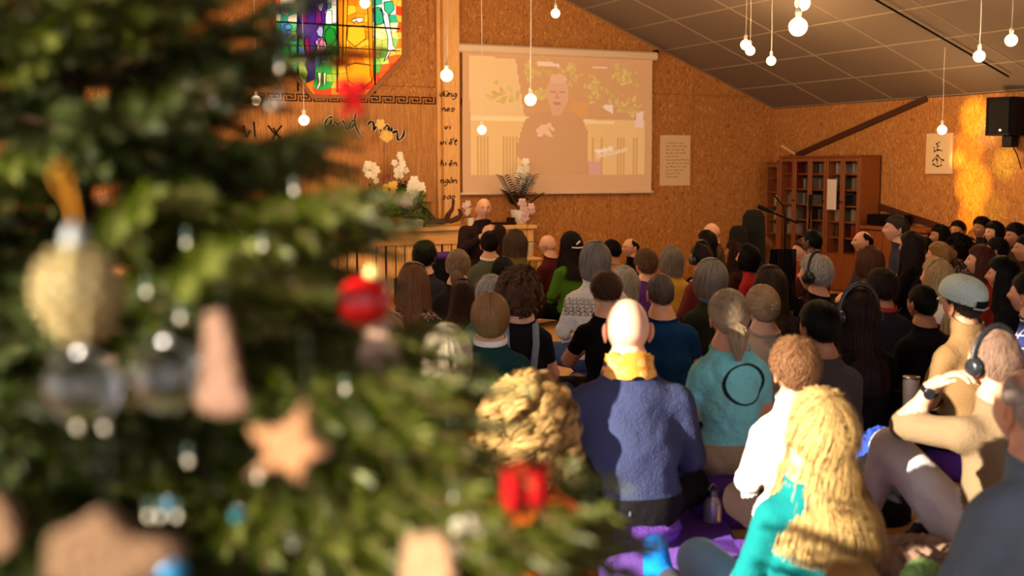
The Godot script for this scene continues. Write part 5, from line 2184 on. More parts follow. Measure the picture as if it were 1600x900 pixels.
func people() -> void:
	special_cloth()
	var black := rgb(11, 10, 12)
	var hblack := rgb(13, 11, 11)
	var hdark := rgb(36, 23, 17)
	var hbrown := rgb(74, 48, 32)
	var hgrey := rgb(150, 143, 136)
	var hsilver := rgb(196, 190, 182)
	var hblond := rgb(198, 160, 104)
	# the speaker in front of the altar
	var mk := person(756, 327, 35, "robe", 0, "bald", hblack, rgb(186, 138, 108), rgb(38, 24, 20), rgb(38, 24, 20), "shaven headed monk in dark brown robe facing the audience with raised hand", {"d": 12.60, "look": Vector3(4.0, 0, 0), "hy": -6.0, "collar_h": 0.004})
	# ---- front rows, furthest from the camera
	person(765, 378, 40, "m", 0, "short", hblack, SK2, rgb(74, 78, 66), black, "person with short black hair, white collar and grey green jumper before the monk", {"d": 11.72, "collar": rgb(214, 206, 196), "collar_h": 0.022})
	person(805, 379, 40, "w", 0, "shag", rgb(84, 64, 46), SK2, rgb(24, 22, 22), black, "person with brown hair and olive hood over a black top", {"d": 11.11, "wear": [["hood", rgb(92, 78, 42)]]})
	person(856, 383, 33, "m", 0, "bald", hgrey, SK, rgb(70, 22, 22), rgb(60, 18, 18), "bald person in a dark maroon top near the potted orchid", {"d": 12.41})
	person(892, 381, 38, "m", 0, "wavy", hdark, SK2, rgb(66, 110, 30), black, "person with black cap worn over long dark hair and bright green jumper", {"d": 11.49, "wear": [["cap_black"]]})
	person(955, 389, 34, "m", 0, "short", hblack, SK3, rgb(150, 110, 62), black, "person with black hair behind the blue headrest, partly hidden by grey hair", {"d": 12.00})
	person(985, 384, 33, "m", 0, "ring", hdark, SK, black, black, "balding person with glasses and black top, face turned left", {"d": 12.60, "wear": [["glasses"]], "yaw": 38})
	person(1008, 410, 42, "m", 0, "tousled", rgb(112, 84, 60), SK, rgb(78, 42, 112), black, "person with curly light brown hair and purple top", {"d": 9.92})
	person(1048, 405, 39, "m", 0, "shag", hgrey, SK, rgb(186, 150, 58), black, "grey haired person in a mustard yellow top", {"d": 10.51})
	person(1112, 363, 30, "big", 0, "bald", hgrey, SK, rgb(76, 60, 50), black, "tall bald person in a brown jacket at the far right front", {"d": 12.56})
	person(1104, 376, 30, "w", 0, "long", hdark, SK2, rgb(52, 40, 36), black, "person with dark tied back hair just before the tall bald one", {"d": 11.03})
	person(1094, 400, 38, "m", 0, "short", rgb(58, 42, 34), SK2, rgb(104, 44, 44), black, "person with dark hair and headphones in a dusty maroon sweater", {"d": 9.18, "wear": [["phones", "dark headphones on the person in the dusty maroon sweater"]], "yaw": 15})
	person(1148, 392, 32, "w", 0, "wavy", rgb(60, 30, 22), SK3, rgb(54, 26, 24), black, "person with long dark reddish hair beside the draped chairs", {"d": 11.58})
	person(1168, 400, 34, "w", 0, "bob", hblack, SK2, rgb(150, 36, 34), black, "person with black bob and red collar near the hairband wearer", {"d": 9.65, "yaw": 20})
	person(1190, 384, 38, "w", 0, "long", rgb(150, 98, 58), SK, M.grey_stripes, black, "person with auburn hair, pale hairband and grey striped top", {"d": 12.09, "wear": [["hairband", rgb(206, 190, 170)]]})
	person(1186, 424, 36, "big", 0, "crop", hblack, SK3, rgb(176, 140, 92), black, "person with cropped black hair in a tan yellow sweater", {"d": 10.52})
	person(1254, 388, 44, "w", 0, "bun", rgb(88, 44, 30), SK, rgb(178, 62, 40), black, "person in profile with curly auburn bun and orange red jumper", {"d": 11.36, "yaw": 32})
	person(1268, 374, 38, "m", 0, "crop", hblack, SK4, rgb(70, 36, 26), black, "dark skinned person in brown behind the auburn bun", {"d": 9.93})
	person(1348, 374, 36, "m", 0, "ring", hdark, SK, rgb(60, 58, 66), black, "balding dark haired person in profile in front of the bookcase", {"yaw": 35, "d": 10.91})
	person(1400, 354, 42, "m", 1, "short", rgb(70, 58, 52), SK, rgb(52, 52, 66), black, "tall person sitting high in profile in slate blue tee before the cabinet", {"yaw": 30, "d": 10.29})
	person(1424, 382, 40, "w", 0, "long", rgb(44, 28, 24), SK2, black, black, "person with long dark brown hair dressed in black before the cabinet", {"d": 8.76})
	person(1440, 387, 37, "w", 0, "short", hblack, SK, rgb(60, 28, 30), black, "person with glasses and black hair in profile beside a blond bun", {"yaw": 30, "wear": [["glasses"]], "d": 9.74})
	person(1466, 396, 38, "w", 0, "bun", rgb(188, 142, 84), SK, rgb(60, 44, 40), black, "person with messy strawberry blond hair beside glasses wearer", {"d": 9.20})
	person(1468, 366, 30, "w", 0, "bob", hblack, SK3, rgb(40, 34, 40), black, "person with black bob at the far right back", {"d": 11.76, "yaw": 20})
	person(1496, 358, 28, "kid", 0, "short", hblack, SK3, rgb(46, 42, 52), black, "young person with short dark hair by the sunlit far wall", {"d": 12.70, "yaw": 40})
	person(1498, 388, 36, "w", 0, "curly", hblack, SK3, M.speckled, black, "person with curly black hair and speckled black and white blouse", {"d": 10.45, "yaw": 25})
	person(1533, 354, 32, "m", 0, "tousled", hblack, SK3, rgb(34, 32, 38), black, "person with wavy black hair near the far right wall", {"d": 12.07, "yaw": 35})
	person(1553, 361, 34, "w", 0, "bob", hblack, SK, rgb(170, 186, 214), black, "person in pale blue top and black bob along the right wall", {"d": 11.24, "yaw": 35})
	person(1557, 388, 38, "m", 0, "short", hblack, SK3, rgb(26, 26, 32), black, "person with short black hair before the pale blue top", {"d": 9.82})
	person(1586, 366, 36, "m", 0, "tousled", hblack, SK3, rgb(52, 38, 34), black, "person with thick black hair at the right edge of the hall", {"d": 10.64, "yaw": 35})
	person(1604, 386, 40, "m", 0, "short", hblack, SK2, rgb(60, 42, 36), black, "person at the right frame edge with hand near chin", {"d": 8.78, "yaw": 35})
	# ---- left, partly behind the tree
	person(664, 398, 44, "m", 0, "tousled", hblack, SK2, rgb(38, 38, 42), black, "person with black hair and charcoal top left of the purple bench", {"d": 10.13})
	person(716, 411, 48, "w", 0, "ponytail", rgb(138, 112, 88), SK, rgb(30, 26, 24), black, "person with grey brown low ponytail and dark top", {"d": 9.16, "wear": [["tie", 1.55]]})
	person(786, 420, 42, "w", 0, "bob", hblack, SK2, rgb(20, 18, 20), black, "person with glossy black bob and black top behind the curly head", {"d": 9.73})
	person(646, 436, 58, "w", 0, "long", rgb(150, 104, 66), SK, M.floral, black, "person with long light brown hair and black floral blouse", {"d": 7.45})
	person(724, 456, 52, "w", 0, "wavy", rgb(72, 46, 36), SK, M.flannel, black, "person with dark brown hair in red and navy check flannel", {"d": 8.51, "hp": -14})
	person(768, 456, 52, "w", 0, "shag", hsilver, SK, rgb(26, 128, 132), black, "silver haired person in turquoise, mostly hidden behind the bowl cut", {"d": 7.89})
	person(600, 520, 80, "w", 0, "long", rgb(206, 176, 128), SK, M.blue_stripes, rgb(40, 50, 80), "person with long pale blond hair and blue striped shirt behind the tree", {"d": 5.31})
	person(520, 470, 60, "m", 0, "short", hbrown, SK, rgb(60, 66, 80), black, "brown haired person in slate jumper glimpsed behind the red bauble", {"d": 6.96})
	person(440, 505, 66, "w", 0, "bob", rgb(120, 84, 60), SK, rgb(160, 60, 60), black, "person in brick red top glimpsed between the fir branches", {"d": 6.07})
	person(352, 488, 58, "m", 0, "crop", hgrey, SK, rgb(120, 126, 150), black, "person in pale blue grey glimpsed through the fir tree", {"d": 6.59, "yaw": -60})
	# ---- middle rows
	person(930, 402, 56, "m", 0, "bob", rgb(142, 134, 126), SK, M.nordic, rgb(60, 80, 110), "grey haired person in a pale nordic patterned wool sweater", {"d": 7.91})
	person(975, 440, 48, "w", 0, "shag", rgb(206, 200, 190), SK, rgb(70, 66, 54), black, "white haired person with a patterned grey scarf beyond the bald head", {"d": 8.54, "wear": [["scarf", M.speckled]]})
	person(947, 453, 46, "lean", 1, "tousled", rgb(76, 50, 34), SK, black, rgb(30, 30, 36), "short brown haired person in black tee leaning forward", {"d": 6.83, "hp": -20})
	person(1031, 452, 62, "big", 1, "crop", rgb(110, 100, 94), SK, rgb(14, 56, 104), rgb(34, 34, 44), "grey cropped person in a plain royal blue tee with neck cord", {"d": 7.37, "wear": [["cord"]]})
	person(1110, 430, 60, "m", 0, "bob", hgrey, SK, rgb(36, 44, 34), black, "grey bobbed person in dark green cardigan with blue collar", {"d": 7.94, "collar": rgb(80, 110, 160), "collar_h": 0.02})
	person(812, 456, 62, "w", 1, "curly", rgb(104, 72, 48), SK, rgb(24, 22, 24), rgb(40, 62, 96), "person with curly brown hair in dungarees over a black tee", {"d": 6.40, "wear": [["straps"]]})
	person(766, 488, 70, "m", 0, "bowl", rgb(164, 122, 78), SK, rgb(20, 54, 52), black, "person with blond bowl cut, white frilled collar and dark green sweater", {"d": 5.77, "collar": rgb(226, 220, 214), "collar_h": 0.03})
	person(1190, 474, 66, "w", 0, "clip", rgb(172, 142, 106), SK, rgb(156, 136, 118), black, "person with clipped up fair hair and beige top", {"wear": [["clip"]], "d": 6.61})
	person(1203, 442, 54, "w", 0, "wavy", rgb(60, 42, 34), SK2, rgb(34, 32, 48), black, "person with dark brown hair and thin headband behind the clipped up hair", {"d": 7.34, "wear": [["hairband", rgb(30, 28, 28)]]})
	person(1272, 424, 56, "big", 0, "tousled", hsilver, SK, rgb(20, 20, 22), black, "grey haired person in black jacket with round white back badge", {"d": 7.85, "yaw": 24, "wear": [["phones", "black headphones on the grey haired person in black jacket"], ["logo"]]})
	person(1358, 406, 48, "w", 0, "bob", rgb(98, 62, 40), SK, rgb(104, 60, 32), black, "person with brown bob in a rust brown jumper before the bookcase", {"d": 8.29})
	person(1376, 446, 54, "m", 0, "tousled", rgb(40, 28, 26), SK3, rgb(28, 26, 34), black, "person with dark curls and a red collar", {"d": 7.06, "collar": rgb(150, 40, 34), "collar_h": 0.03})
	person(1463, 428, 56, "w", 0, "long", rgb(206, 172, 120), SK, rgb(214, 204, 190), black, "person with long straight blond hair and white blouse", {"d": 7.43, "yaw": 10})
	person(1532, 404, 44, "w", 0, "long", rgb(96, 48, 34), SK, rgb(150, 44, 36), black, "person in profile with long auburn hair and red top", {"d": 8.28, "yaw": 32})
	person(1566, 426, 48, "w", 0, "wavy", hblack, SK2, rgb(18, 17, 20), black, "person in profile with black hair and black coat at right", {"d": 7.71, "yaw": 30})
	person(1606, 455, 58, "m", 1, "short", hblack, SK2, M.navy_stripes, black, "person in navy tee with thin white stripes at the right edge", {"d": 5.90, "yaw": 20})
	person(1440, 470, 52, "m", 0, "crop", hblack, SK3, rgb(18, 17, 20), black, "person dressed in black below the long blond hair", {"d": 6.47})
	person(1340, 484, 72, "w", 0, "long", rgb(44, 28, 24), SK, rgb(14, 12, 12), black, "person with long dark brown hair and headphones in black jumper", {"d": 6.06, "wear": [["phones", "headphones with steel band on long dark brown hair"]]})
	person(1278, 504, 78, "m", 0, "short", hblack, SK3, rgb(66, 58, 58), black, "person with short black hair in a charcoal ribbed sweater", {"d": 5.55, "yaw": 10})
	person(1503, 468, 74, "m", 0, "short", rgb(50, 40, 34), SK2, rgb(118, 90, 58), black, "person in pale flat cap and camel turtleneck", {"d": 5.85, "yaw": 8, "collar_h": 0.06, "wear": [["flat_cap"]]})
	# ---- near rows
	person(980, 514, 100, "navy", 0, "bald", hgrey, Color(0.84, 0.66, 0.56), rgb(54, 60, 92), rgb(22, 20, 22), "bald person in navy jumper with orange patterned scarf, seen from behind", {"d": 4.67, "no_seat": true, "wear": [["scarf", M.orange_scarf], ["belt"]]})
	person(1137, 486, 80, "w", 1, "ponytail", rgb(176, 150, 118), SK, M.ring_tee, rgb(158, 142, 112), "person with fair ponytail in turquoise tee printed with a black brushed ring", {"d": 5.12, "wear": [["tie", 1.55]]})
	person(1240, 570, 80, "seiza", 0, "tousled", rgb(136, 94, 62), SK, rgb(226, 222, 218), rgb(36, 24, 22), "person with short brown hair and white long sleeved top", {"d": 4.42, "collar": rgb(150, 160, 172), "collar_h": 0.02, "no_seat": true})
	person(697, 548, 92, "w", 0, "bob", rgb(212, 196, 168), SK, rgb(196, 84, 30), black, "person with ash blond bob and orange jumper beside the fir tree", {"d": 4.22})
	person(824, 684, 110, "w", 0, "mop", rgb(228, 184, 116), SK, rgb(200, 84, 24), rgb(40, 42, 60), "person with big sunlit curly blond hair and orange jumper", {"d": 3.45})
	person(1282, 684, 122, "side", 0, "mane", rgb(228, 188, 120), SK, rgb(16, 112, 116), rgb(128, 168, 214), "person with long sunlit golden hair half tied back and teal jumper", {"d": 3.74, "off": 0.06, "wear": [["tie", 1.35]], "yaw": 4})
	person(1330, 938, 140, "w", 0, "updo", rgb(190, 146, 84), SK, rgb(40, 60, 52), rgb(50, 50, 60), "person at the bottom edge showing only a blond hair bun", {"d": 2.70})
	person(1552, 556, 104, "knee", 0, "crop", rgb(150, 118, 100), SK, rgb(118, 98, 74), rgb(186, 180, 182), "shaven person in tan top with raised knee and hand at headphones", {"d": 4.50, "yaw": 6, "no_seat": true, "wear": [["phones", "black headphones on the shaven person with the raised knee"], ["watch"]]})
	person(1606, 640, 132, "big", 0, "ring", rgb(196, 180, 166), SK, rgb(100, 116, 132), black, "bald person in blue grey jacket at the lower right corner", {"d": 3.23, "yaw": 14})

# ================================================================= furniture and lamps
func furniture() -> void:
	altar()
	bookcases()
	# low purple-covered dais below the monk, and a bench beside it
	var m := MONK
	var b := MB.new()
	var base: float = at(756, 327, 12.6).y - 0.757 * 1.0
	b.box(Vector3(4.2, 0.0, WZ + 0.95), Vector3(6.1, base, -11.3), 0.015)
	tag(put("dais", b.mesh(), plain("dais", rgb(38, 24, 40), 0.9)), "low dark platform in front of the altar on which the monk sits", "platform")
	var l := at(668, 396, 12.3)
	var r := at(722, 396, 12.3)
	var t := thing("bench", "low bench with a purple cushion left of the monk", "bench", Vector3((l.x + r.x) / 2, base, l.z))
	var w := (r.x - l.x) / 2
	b = MB.new()
	b.box(Vector3(-w, 0.0, -0.18), Vector3(w, l.y - base - 0.05, 0.18), 0.01)
	put("base", b.mesh(), plain("black_cloth", rgb(16, 16, 20), 0.8), t)
	b = MB.new()
	b.box(Vector3(-w - 0.01, l.y - base - 0.05, -0.2), Vector3(w + 0.01, l.y - base, 0.2), 0.02)
	put("cushion", b.mesh(), cloth(rgb(74, 42, 120)), t)
	# black draped stacks in the corner
	for q in [[1178, 327, 18, 11.9, "tall stack of chairs under a black cover in the corner by the bookcase"], [1154, 352, 15, 11.7, "lower stack of chairs under a black cover left of the tall one"]]:
		var p := at(q[0], q[1], q[3])
		var hw: float = q[2] / F * q[3]
		b = MB.new()
		b.lathe([Vector2(1.12, 0), Vector2(1.05, p.y * 0.4), Vector2(1.0, p.y * 0.8), Vector2(0.9, p.y * 0.94), Vector2(0.6, p.y * 0.99), Vector2(0.001, p.y)], 28, Transform3D(Basis.from_scale(Vector3(hw, 1, hw * 1.1)), Vector3.ZERO))
		var o := put("covered_chairs", b.mesh(), cloth(rgb(14, 13, 14)))
		o.position = Vector3(p.x, 0, p.z)
		tag(o, q[4], "chair stack")
	# microphone stand with two booms
	var f := at(1227, 345, 10.9)
	t = thing("microphone_stand", "thin black microphone stand with boom in front of the bookcase", "microphone stand", Vector3(f.x, 0, f.z))
	b = MB.new()
	b.tube([Vector3(0, 0.02, 0), Vector3(0, f.y, 0)], [0.011, 0.009], 8)
	put("pole", b.mesh(), plain("black", rgb(14, 12, 12), 0.5), t)
	b = MB.new()
	for k in 3:
		var a := TAU * k / 3 + 0.4
		b.tube([Vector3(0, 0.12, 0), Vector3(cos(a) * 0.28, 0.012, sin(a) * 0.28)], [0.01], 6)
	put("tripod", b.mesh(), plain("black", rgb(14, 12, 12), 0.5), t)
	b = MB.new()
	var q0 := at(1205, 331, 10.9) - Vector3(f.x, 0, f.z)
	var q1 := at(1247, 349, 10.9) - Vector3(f.x, 0, f.z)
	b.tube([q0, q1], [0.009], 8)
	put("boom", b.mesh(), plain("black", rgb(14, 12, 12), 0.5), t)
	b = MB.new()
	b.tube([q0, q0 + (q0 - q1).normalized() * 0.05, q0 + (q0 - q1).normalized() * 0.13], [0.013, 0.020, 0.021], 10)
	put("microphone", b.mesh(), plain("grille", rgb(24, 22, 22), 0.8), t)
	b = MB.new()
	q0 = at(1210, 306, 10.9) - Vector3(f.x, 0, f.z)
	b.tube([q0, at(1224, 322, 10.9) - Vector3(f.x, 0, f.z), Vector3(0, f.y, 0)], [0.007], 8)
	put("gooseneck", b.mesh(), plain("black", rgb(14, 12, 12), 0.5), t)
	# second slim stand
	f = at(1266, 304, 10.6)
	t = thing("microphone_stand", "slim black straight microphone stand before the middle bookcase doors", "microphone stand", Vector3(f.x, 0, f.z))
	b = MB.new()
	b.tube([Vector3(-0.03, 0.02, 0), Vector3(0, f.y - 0.15, 0)], [0.010, 0.009], 8)
	put("pole", b.mesh(), plain("black", rgb(14, 12, 12), 0.5), t)
	b = MB.new()
	b.tube([Vector3(0, f.y - 0.15, 0), Vector3(0.004, f.y - 0.04, 0), Vector3(0.006, f.y, 0)], [0.013, 0.02, 0.018], 10)
	put("microphone", b.mesh(), plain("grille", rgb(24, 22, 22), 0.8), t)
	b = MB.new()
	b.lathe([Vector2(0.15, 0.0), Vector2(0.15, 0.015), Vector2(0.03, 0.03), Vector2(0.001, 0.03)], 20, Transform3D(Basis(), Vector3(-0.03, 0, 0)))
	put("foot_plate", b.mesh(), plain("black", rgb(14, 12, 12), 0.5), t)
	# glossy black chair
	var c0 := at(1204, 388, 9.2)
	var c1 := at(1230, 432, 9.2)
	t = thing("chair", "glossy black moulded chair between the striped top and the orange red jumper", "chair", Vector3((c0.x + c1.x) / 2, 0, (c0.z + c1.z) / 2), -0.3)
	b = MB.new()
	b.grid(func(u, v): return Vector3((u - 0.5) * 0.24 * (1.0 - 0.15 * v), lerpf(0.42, c0.y, v), 0.10 - 0.10 * cos((u - 0.5) * 2.0) + 0.05 * v), 14, 8)
	put("backrest", b.mesh(), plain("gloss_black", rgb(16, 16, 20), 0.12), t)
	b = MB.new()
	b.box(Vector3(-0.13, 0.4, -0.3), Vector3(0.13, 0.43, 0.03), 0.012)
	put("seat", b.mesh(), plain("gloss_black", rgb(16, 16, 20), 0.12), t)
	b = MB.new()
	b.tube([Vector3(0, 0, 0), Vector3(0, 0.4, 0)], [0.011], 8)
	for q in [[-0.11, -0.27], [0.11, -0.27], [-0.11, 0.0], [0.11, 0.0]]:
		put("leg", b.mesh(), plain("silver", rgb(190, 190, 190), 0.3, 0.9), t).position = Vector3(q[0], 0, q[1])

func altar() -> void:
	var zf := WZ + 0.62
	var l := on_z(404, 355, zf)
	var r := on_z(833, 352, zf)
	var y := on_z(707, 354, zf).y
	var t := thing("altar_table", "long pine altar table with slatted front below the projection screen", "table", Vector3(l.x, 0, WZ))
	var w := r.x - l.x
	var b := MB.new()
	b.box(Vector3(-0.03, y - 0.045, 0.02), Vector3(w + 0.03, y, 0.67), 0.006)
	put("table_top", b.mesh(), M.pine_rail, t)
	b = MB.new()
	b.box(Vector3(0.0, y - 0.20, 0.58), Vector3(w, y - 0.045, 0.615), 0.004)
	put("rail", b.mesh(), M.pine_rail, t)
	b = MB.new()
	b.box(Vector3(0.02, 0.06, 0.53), Vector3(w - 0.02, y - 0.18, 0.56))
	put("curtain", b.mesh(), cloth(rgb(62, 34, 76)), t)
	b = MB.new()
	b.box(Vector3(0, 0.0, 0.56), Vector3(w, 0.1, 0.62), 0.004)
	put("plinth", b.mesh(), M.pine_rail, t)
	for x in [0.0, w * 0.36, w - 0.09]:
		b = MB.new()
		b.box(Vector3(x, 0.0, 0.54), Vector3(x + 0.09, y - 0.045, 0.635), 0.006)
		put("post", b.mesh(), M.pine, t)
	b = MB.new()
	b.box(Vector3(w - 0.04, 0.0, 0.04), Vector3(w, y - 0.045, 0.56), 0.004)
	b.box(Vector3(0, 0.0, 0.04), Vector3(0.04, y - 0.045, 0.56), 0.004)
	put("end_panel", b.mesh(), M.pine, t)
	b = MB.new()
	b.box(Vector3(0, 0.1, 0.565), Vector3(0.092, y - 0.2, 0.59), 0.004)
	var sm := b.mesh()
	var x := 0.1
	var k := 0
	while x < w - 0.15:
		var s := put("slat", sm, M.pine, t)
		s.position.x = x
		k += 1
		x += 0.108 + (0.012 if k % 3 == 0 else 0.0)

func bookcases() -> void:
	var xf := WX - 0.33
	var yt := on_x(1342, 242, xf).y
	var rr := RandomNumberGenerator.new()
	rr.seed = 31
	var units := [[1195.5, 1216.5, 1, -0.07, "narrow single door bookcase at the wall corner"], [1217.0, 1289.5, 3, 0.0, "three door beech bookcase with glass fronts"], [1290.0, 1342.0, 2, 0.0, "two door beech bookcase nearest the cabinet"]]
	var door_n := 0
	for u in units:
		var z0: float = on_x(u[0], 300, xf).z
		var z1: float = on_x(u[1], 300, xf).z
		var w := z1 - z0
		var h: float = yt + u[3]
		var t := thing("bookcase", u[4], "bookcase", Vector3(WX - 0.005, 0, z0), -PI / 2, "")
		# local: x towards the camera along the wall, z out from the wall
		var b := MB.new()
		b.box(Vector3(0, 0, 0), Vector3(w, h, 0.015))
		put("back_panel", b.mesh(), plain("case_dark", rgb(52, 22, 12), 0.6), t)
		for x in [0.0, w - 0.022]:
			b = MB.new()
			b.box(Vector3(x, 0, 0), Vector3(x + 0.022, h, 0.31), 0.003)
			put("side_panel", b.mesh(), M.beech, t)
		b = MB.new()
		b.box(Vector3(-0.004, h - 0.025, 0), Vector3(w + 0.004, h, 0.33), 0.003)
		put("top_panel", b.mesh(), M.beech, t)
		b = MB.new()
		b.box(Vector3(0.02, 0, 0.02), Vector3(w - 0.02, 0.42, 0.30), 0.003)
		put("base_cupboard", b.mesh(), M.beech, t)
		var nsh := 6
		for s in nsh:
			b = MB.new()
			var ys: float = 0.46 + s * (h - 0.5) / nsh
			b.box(Vector3(0.02, ys - 0.009, 0.015), Vector3(w - 0.02, ys + 0.009, 0.28), 0.002)
			put("shelf", b.mesh(), M.beech, t)
		var dw: float = w / u[2]
		for k in u[2]:
			var x0: float = k * dw
			var d := Node3D.new()
			d.name = "door" if k == 0 else "door_%03d" % k
			t.add_child(d, true)
			b = MB.new()
			var fw := 0.038
			b.box(Vector3(x0 + 0.003, 0.03, 0.305), Vector3(x0 + fw, h - 0.03, 0.328), 0.003)
			b.box(Vector3(x0 + dw - fw, 0.03, 0.305), Vector3(x0 + dw - 0.003, h - 0.03, 0.328), 0.003)
			b.box(Vector3(x0 + fw, h - 0.075, 0.305), Vector3(x0 + dw - fw, h - 0.03, 0.328), 0.003)
			b.box(Vector3(x0 + fw, 0.03, 0.305), Vector3(x0 + dw - fw, 0.46, 0.326), 0.003)
			put("door_frame", b.mesh(), M.beech, d)
			b = MB.new()
			b.box(Vector3(x0 + fw, 0.46, 0.314), Vector3(x0 + dw - fw, h - 0.075, 0.318))
			put("glass", b.mesh(), M.case_glass, d)
			b = MB.new()
			b.ball(Vector3(x0 + (dw - fw * 0.5 if k % 2 == 0 else fw * 0.5), h * 0.66, 0.335), Vector3(0.009, 0.012, 0.009), 10, 7)
			put("knob", b.mesh(), plain("black", rgb(14, 12, 12), 0.5), d)
			door_n += 1
			# books on the upper five shelves
			for s in range(1, nsh):
				var ys: float = 0.46 + s * (h - 0.5) / nsh + 0.009
				var room_h := (h - 0.5) / nsh - 0.035
				var x := x0 + 0.05
				var nth := 0
				var red := door_n <= 2 and s >= 4 or (door_n == 6 and s == 1)
				var pale := (door_n <= 2 and s < 4) or (door_n >= 5 and s in [2, 4, 5])
				var last: float = x0 + dw - 0.05
				if door_n == 5 and s == 2:
					last = x0 + dw - 0.14
				while x < last:
					var bw := rr.randf_range(0.022, 0.05)
					if red:
						bw = 0.055
					if x + bw > x0 + dw - 0.045:
						break
					var bh: float = room_h * (0.96 if red else rr.randf_range(0.66, 0.98))
					var c: Color
					if red:
						c = rgb(104, 18, 16).lerp(rgb(130, 26, 20), rr.randf())
					elif pale:
						c = rgb(110, 100, 84).lerp(rgb(176, 166, 148), rr.randf())
					else:
						c = [rgb(40, 40, 46), rgb(86, 66, 46), rgb(120, 116, 108), rgb(52, 66, 70), rgb(74, 40, 34), rgb(34, 34, 30)][rr.randi_range(0, 5)]
					book(Vector3(x, ys, 0.05), bw, bh, c, t, ["first", "second", "third", "fourth", "fifth", "sixth"][door_n - 1], ["", "fifth", "fourth", "third", "second", "top"][s], "dark red" if red else ("pale" if pale else "dark"), nth)
					nth += 1
					x += bw + 0.002
					if rr.randf() < 0.06:
						x += 0.05
	# sheet of paper on the glass, pale rod on top
	var p0 := on_x(1294, 280, xf)
	var p1 := on_x(1307, 328, xf)
	var b2 := MB.new()
	b2.box(Vector3(xf - 0.012, p1.y, p0.z), Vector3(xf - 0.006, p0.y, p1.z), 0.001)
	tag(put("paper_sheet", b2.mesh(), plain("paper", rgb(214, 206, 196), 0.7)), "white printed sheet taped to the fifth bookcase door", "paper")
	b2 = MB.new()
	b2.tube([on_x(1242, 243.5, WX - 0.2) + Vector3(0, 0.02, 0), on_x(1222, 228, WX - 0.25)], [0.018], 10)
	tag(put("wooden_rod", b2.mesh(), plain("rod", rgb(206, 166, 104), 0.5)), "pale wooden rod sticking up from the bookcase top", "rod")
	# low cabinet with a black amplifier
	var c0 := on_x(1346, 352, WX - 0.42)
	var c1 := on_x(1448, 350, WX - 0.42)
	var t := thing("cabinet", "low beech cabinet right of the bookcases with an amplifier on top", "cabinet", Vector3(WX - 0.005, 0, c0.z), -PI / 2)
	var w := c1.z - c0.z
	var h := c0.y
	var b := MB.new()
	b.box(Vector3(-0.01, h - 0.04, 0), Vector3(w + 0.01, h, 0.44), 0.005)
	put("top_panel", b.mesh(), M.beech, t)
	b = MB.new()
	b.box(Vector3(0, 0, 0), Vector3(w, h - 0.04, 0.38))
	put("carcass", b.mesh(), plain("case_dark", rgb(52, 22, 12), 0.6), t)
	for k in 3:
		b = MB.new()
		b.box(Vector3(w * k / 3 + 0.006, 0.05, 0.385), Vector3(w * (k + 1) / 3 - 0.006, h - 0.05, 0.41), 0.004)
		var d := put("door", b.mesh(), M.beech, t)
		b = MB.new()
		b.ball(Vector3(w * (k + 1) / 3 - 0.04, h * 0.6, 0.42), Vector3(0.011, 0.011, 0.011), 10, 7)
		put("knob", b.mesh(), plain("black", rgb(14, 12, 12), 0.5), d)
	var a0 := on_x(1354, 334, WX - 0.35)
	var a1 := on_x(1396, 334, WX - 0.35)
	t = thing("amplifier", "flat black amplifier on the low beech cabinet", "amplifier", Vector3(WX - 0.22, h, (a0.z + a1.z) / 2), -PI / 2)
	b = MB.new()
	var hw := (a1.z - a0.z) / 2
	b.box(Vector3(-hw, 0.01, -0.15), Vector3(hw, 0.13, 0.13), 0.008)
	put("housing", b.mesh(), plain("black", rgb(14, 12, 12), 0.5), t)
	for x in [-hw * 0.6, 0.0, hw * 0.5]:
		b = MB.new()
		b.lathe([Vector2(0.018, 0.0), Vector2(0.016, 0.02), Vector2(0.001, 0.021)], 14, Transform3D(Basis(Vector3.RIGHT, PI / 2), Vector3(x, 0.06, 0.13)))
		put("dial", b.mesh(), plain("grille", rgb(24, 22, 22), 0.8), t)

func book(p: Vector3, w: float, h: float, c: Color, unit: Node3D, door: String, shelf: String, tone: String, nth: int) -> void:
	var key := "book" + str(int(w * 200))
	if not M.has(key):
		var b := MB.new()
		var ww := int(w * 200) / 200.0
		b.box(Vector3(0, 0, 0), Vector3(ww, 1, 0.17), 0.004)
		b.box(Vector3(0.002, 0.82, 0.17), Vector3(ww - 0.002, 0.86, 0.1715))
		M[key] = b.mesh()
	var o := put("book", M[key], plain("bk" + c.to_html(), c, 0.6))
	o.transform = unit.transform * Transform3D(Basis.from_scale(Vector3(1, h, 1)), p)
	tag(o, "%s %s book from left on %s shelf, %s bookcase door" % [["first", "second", "third", "fourth", "fifth", "sixth", "seventh", "eighth"][nth % 8], tone, shelf, door], "book", "%s books, %s shelf, %s door" % [tone, shelf, door])

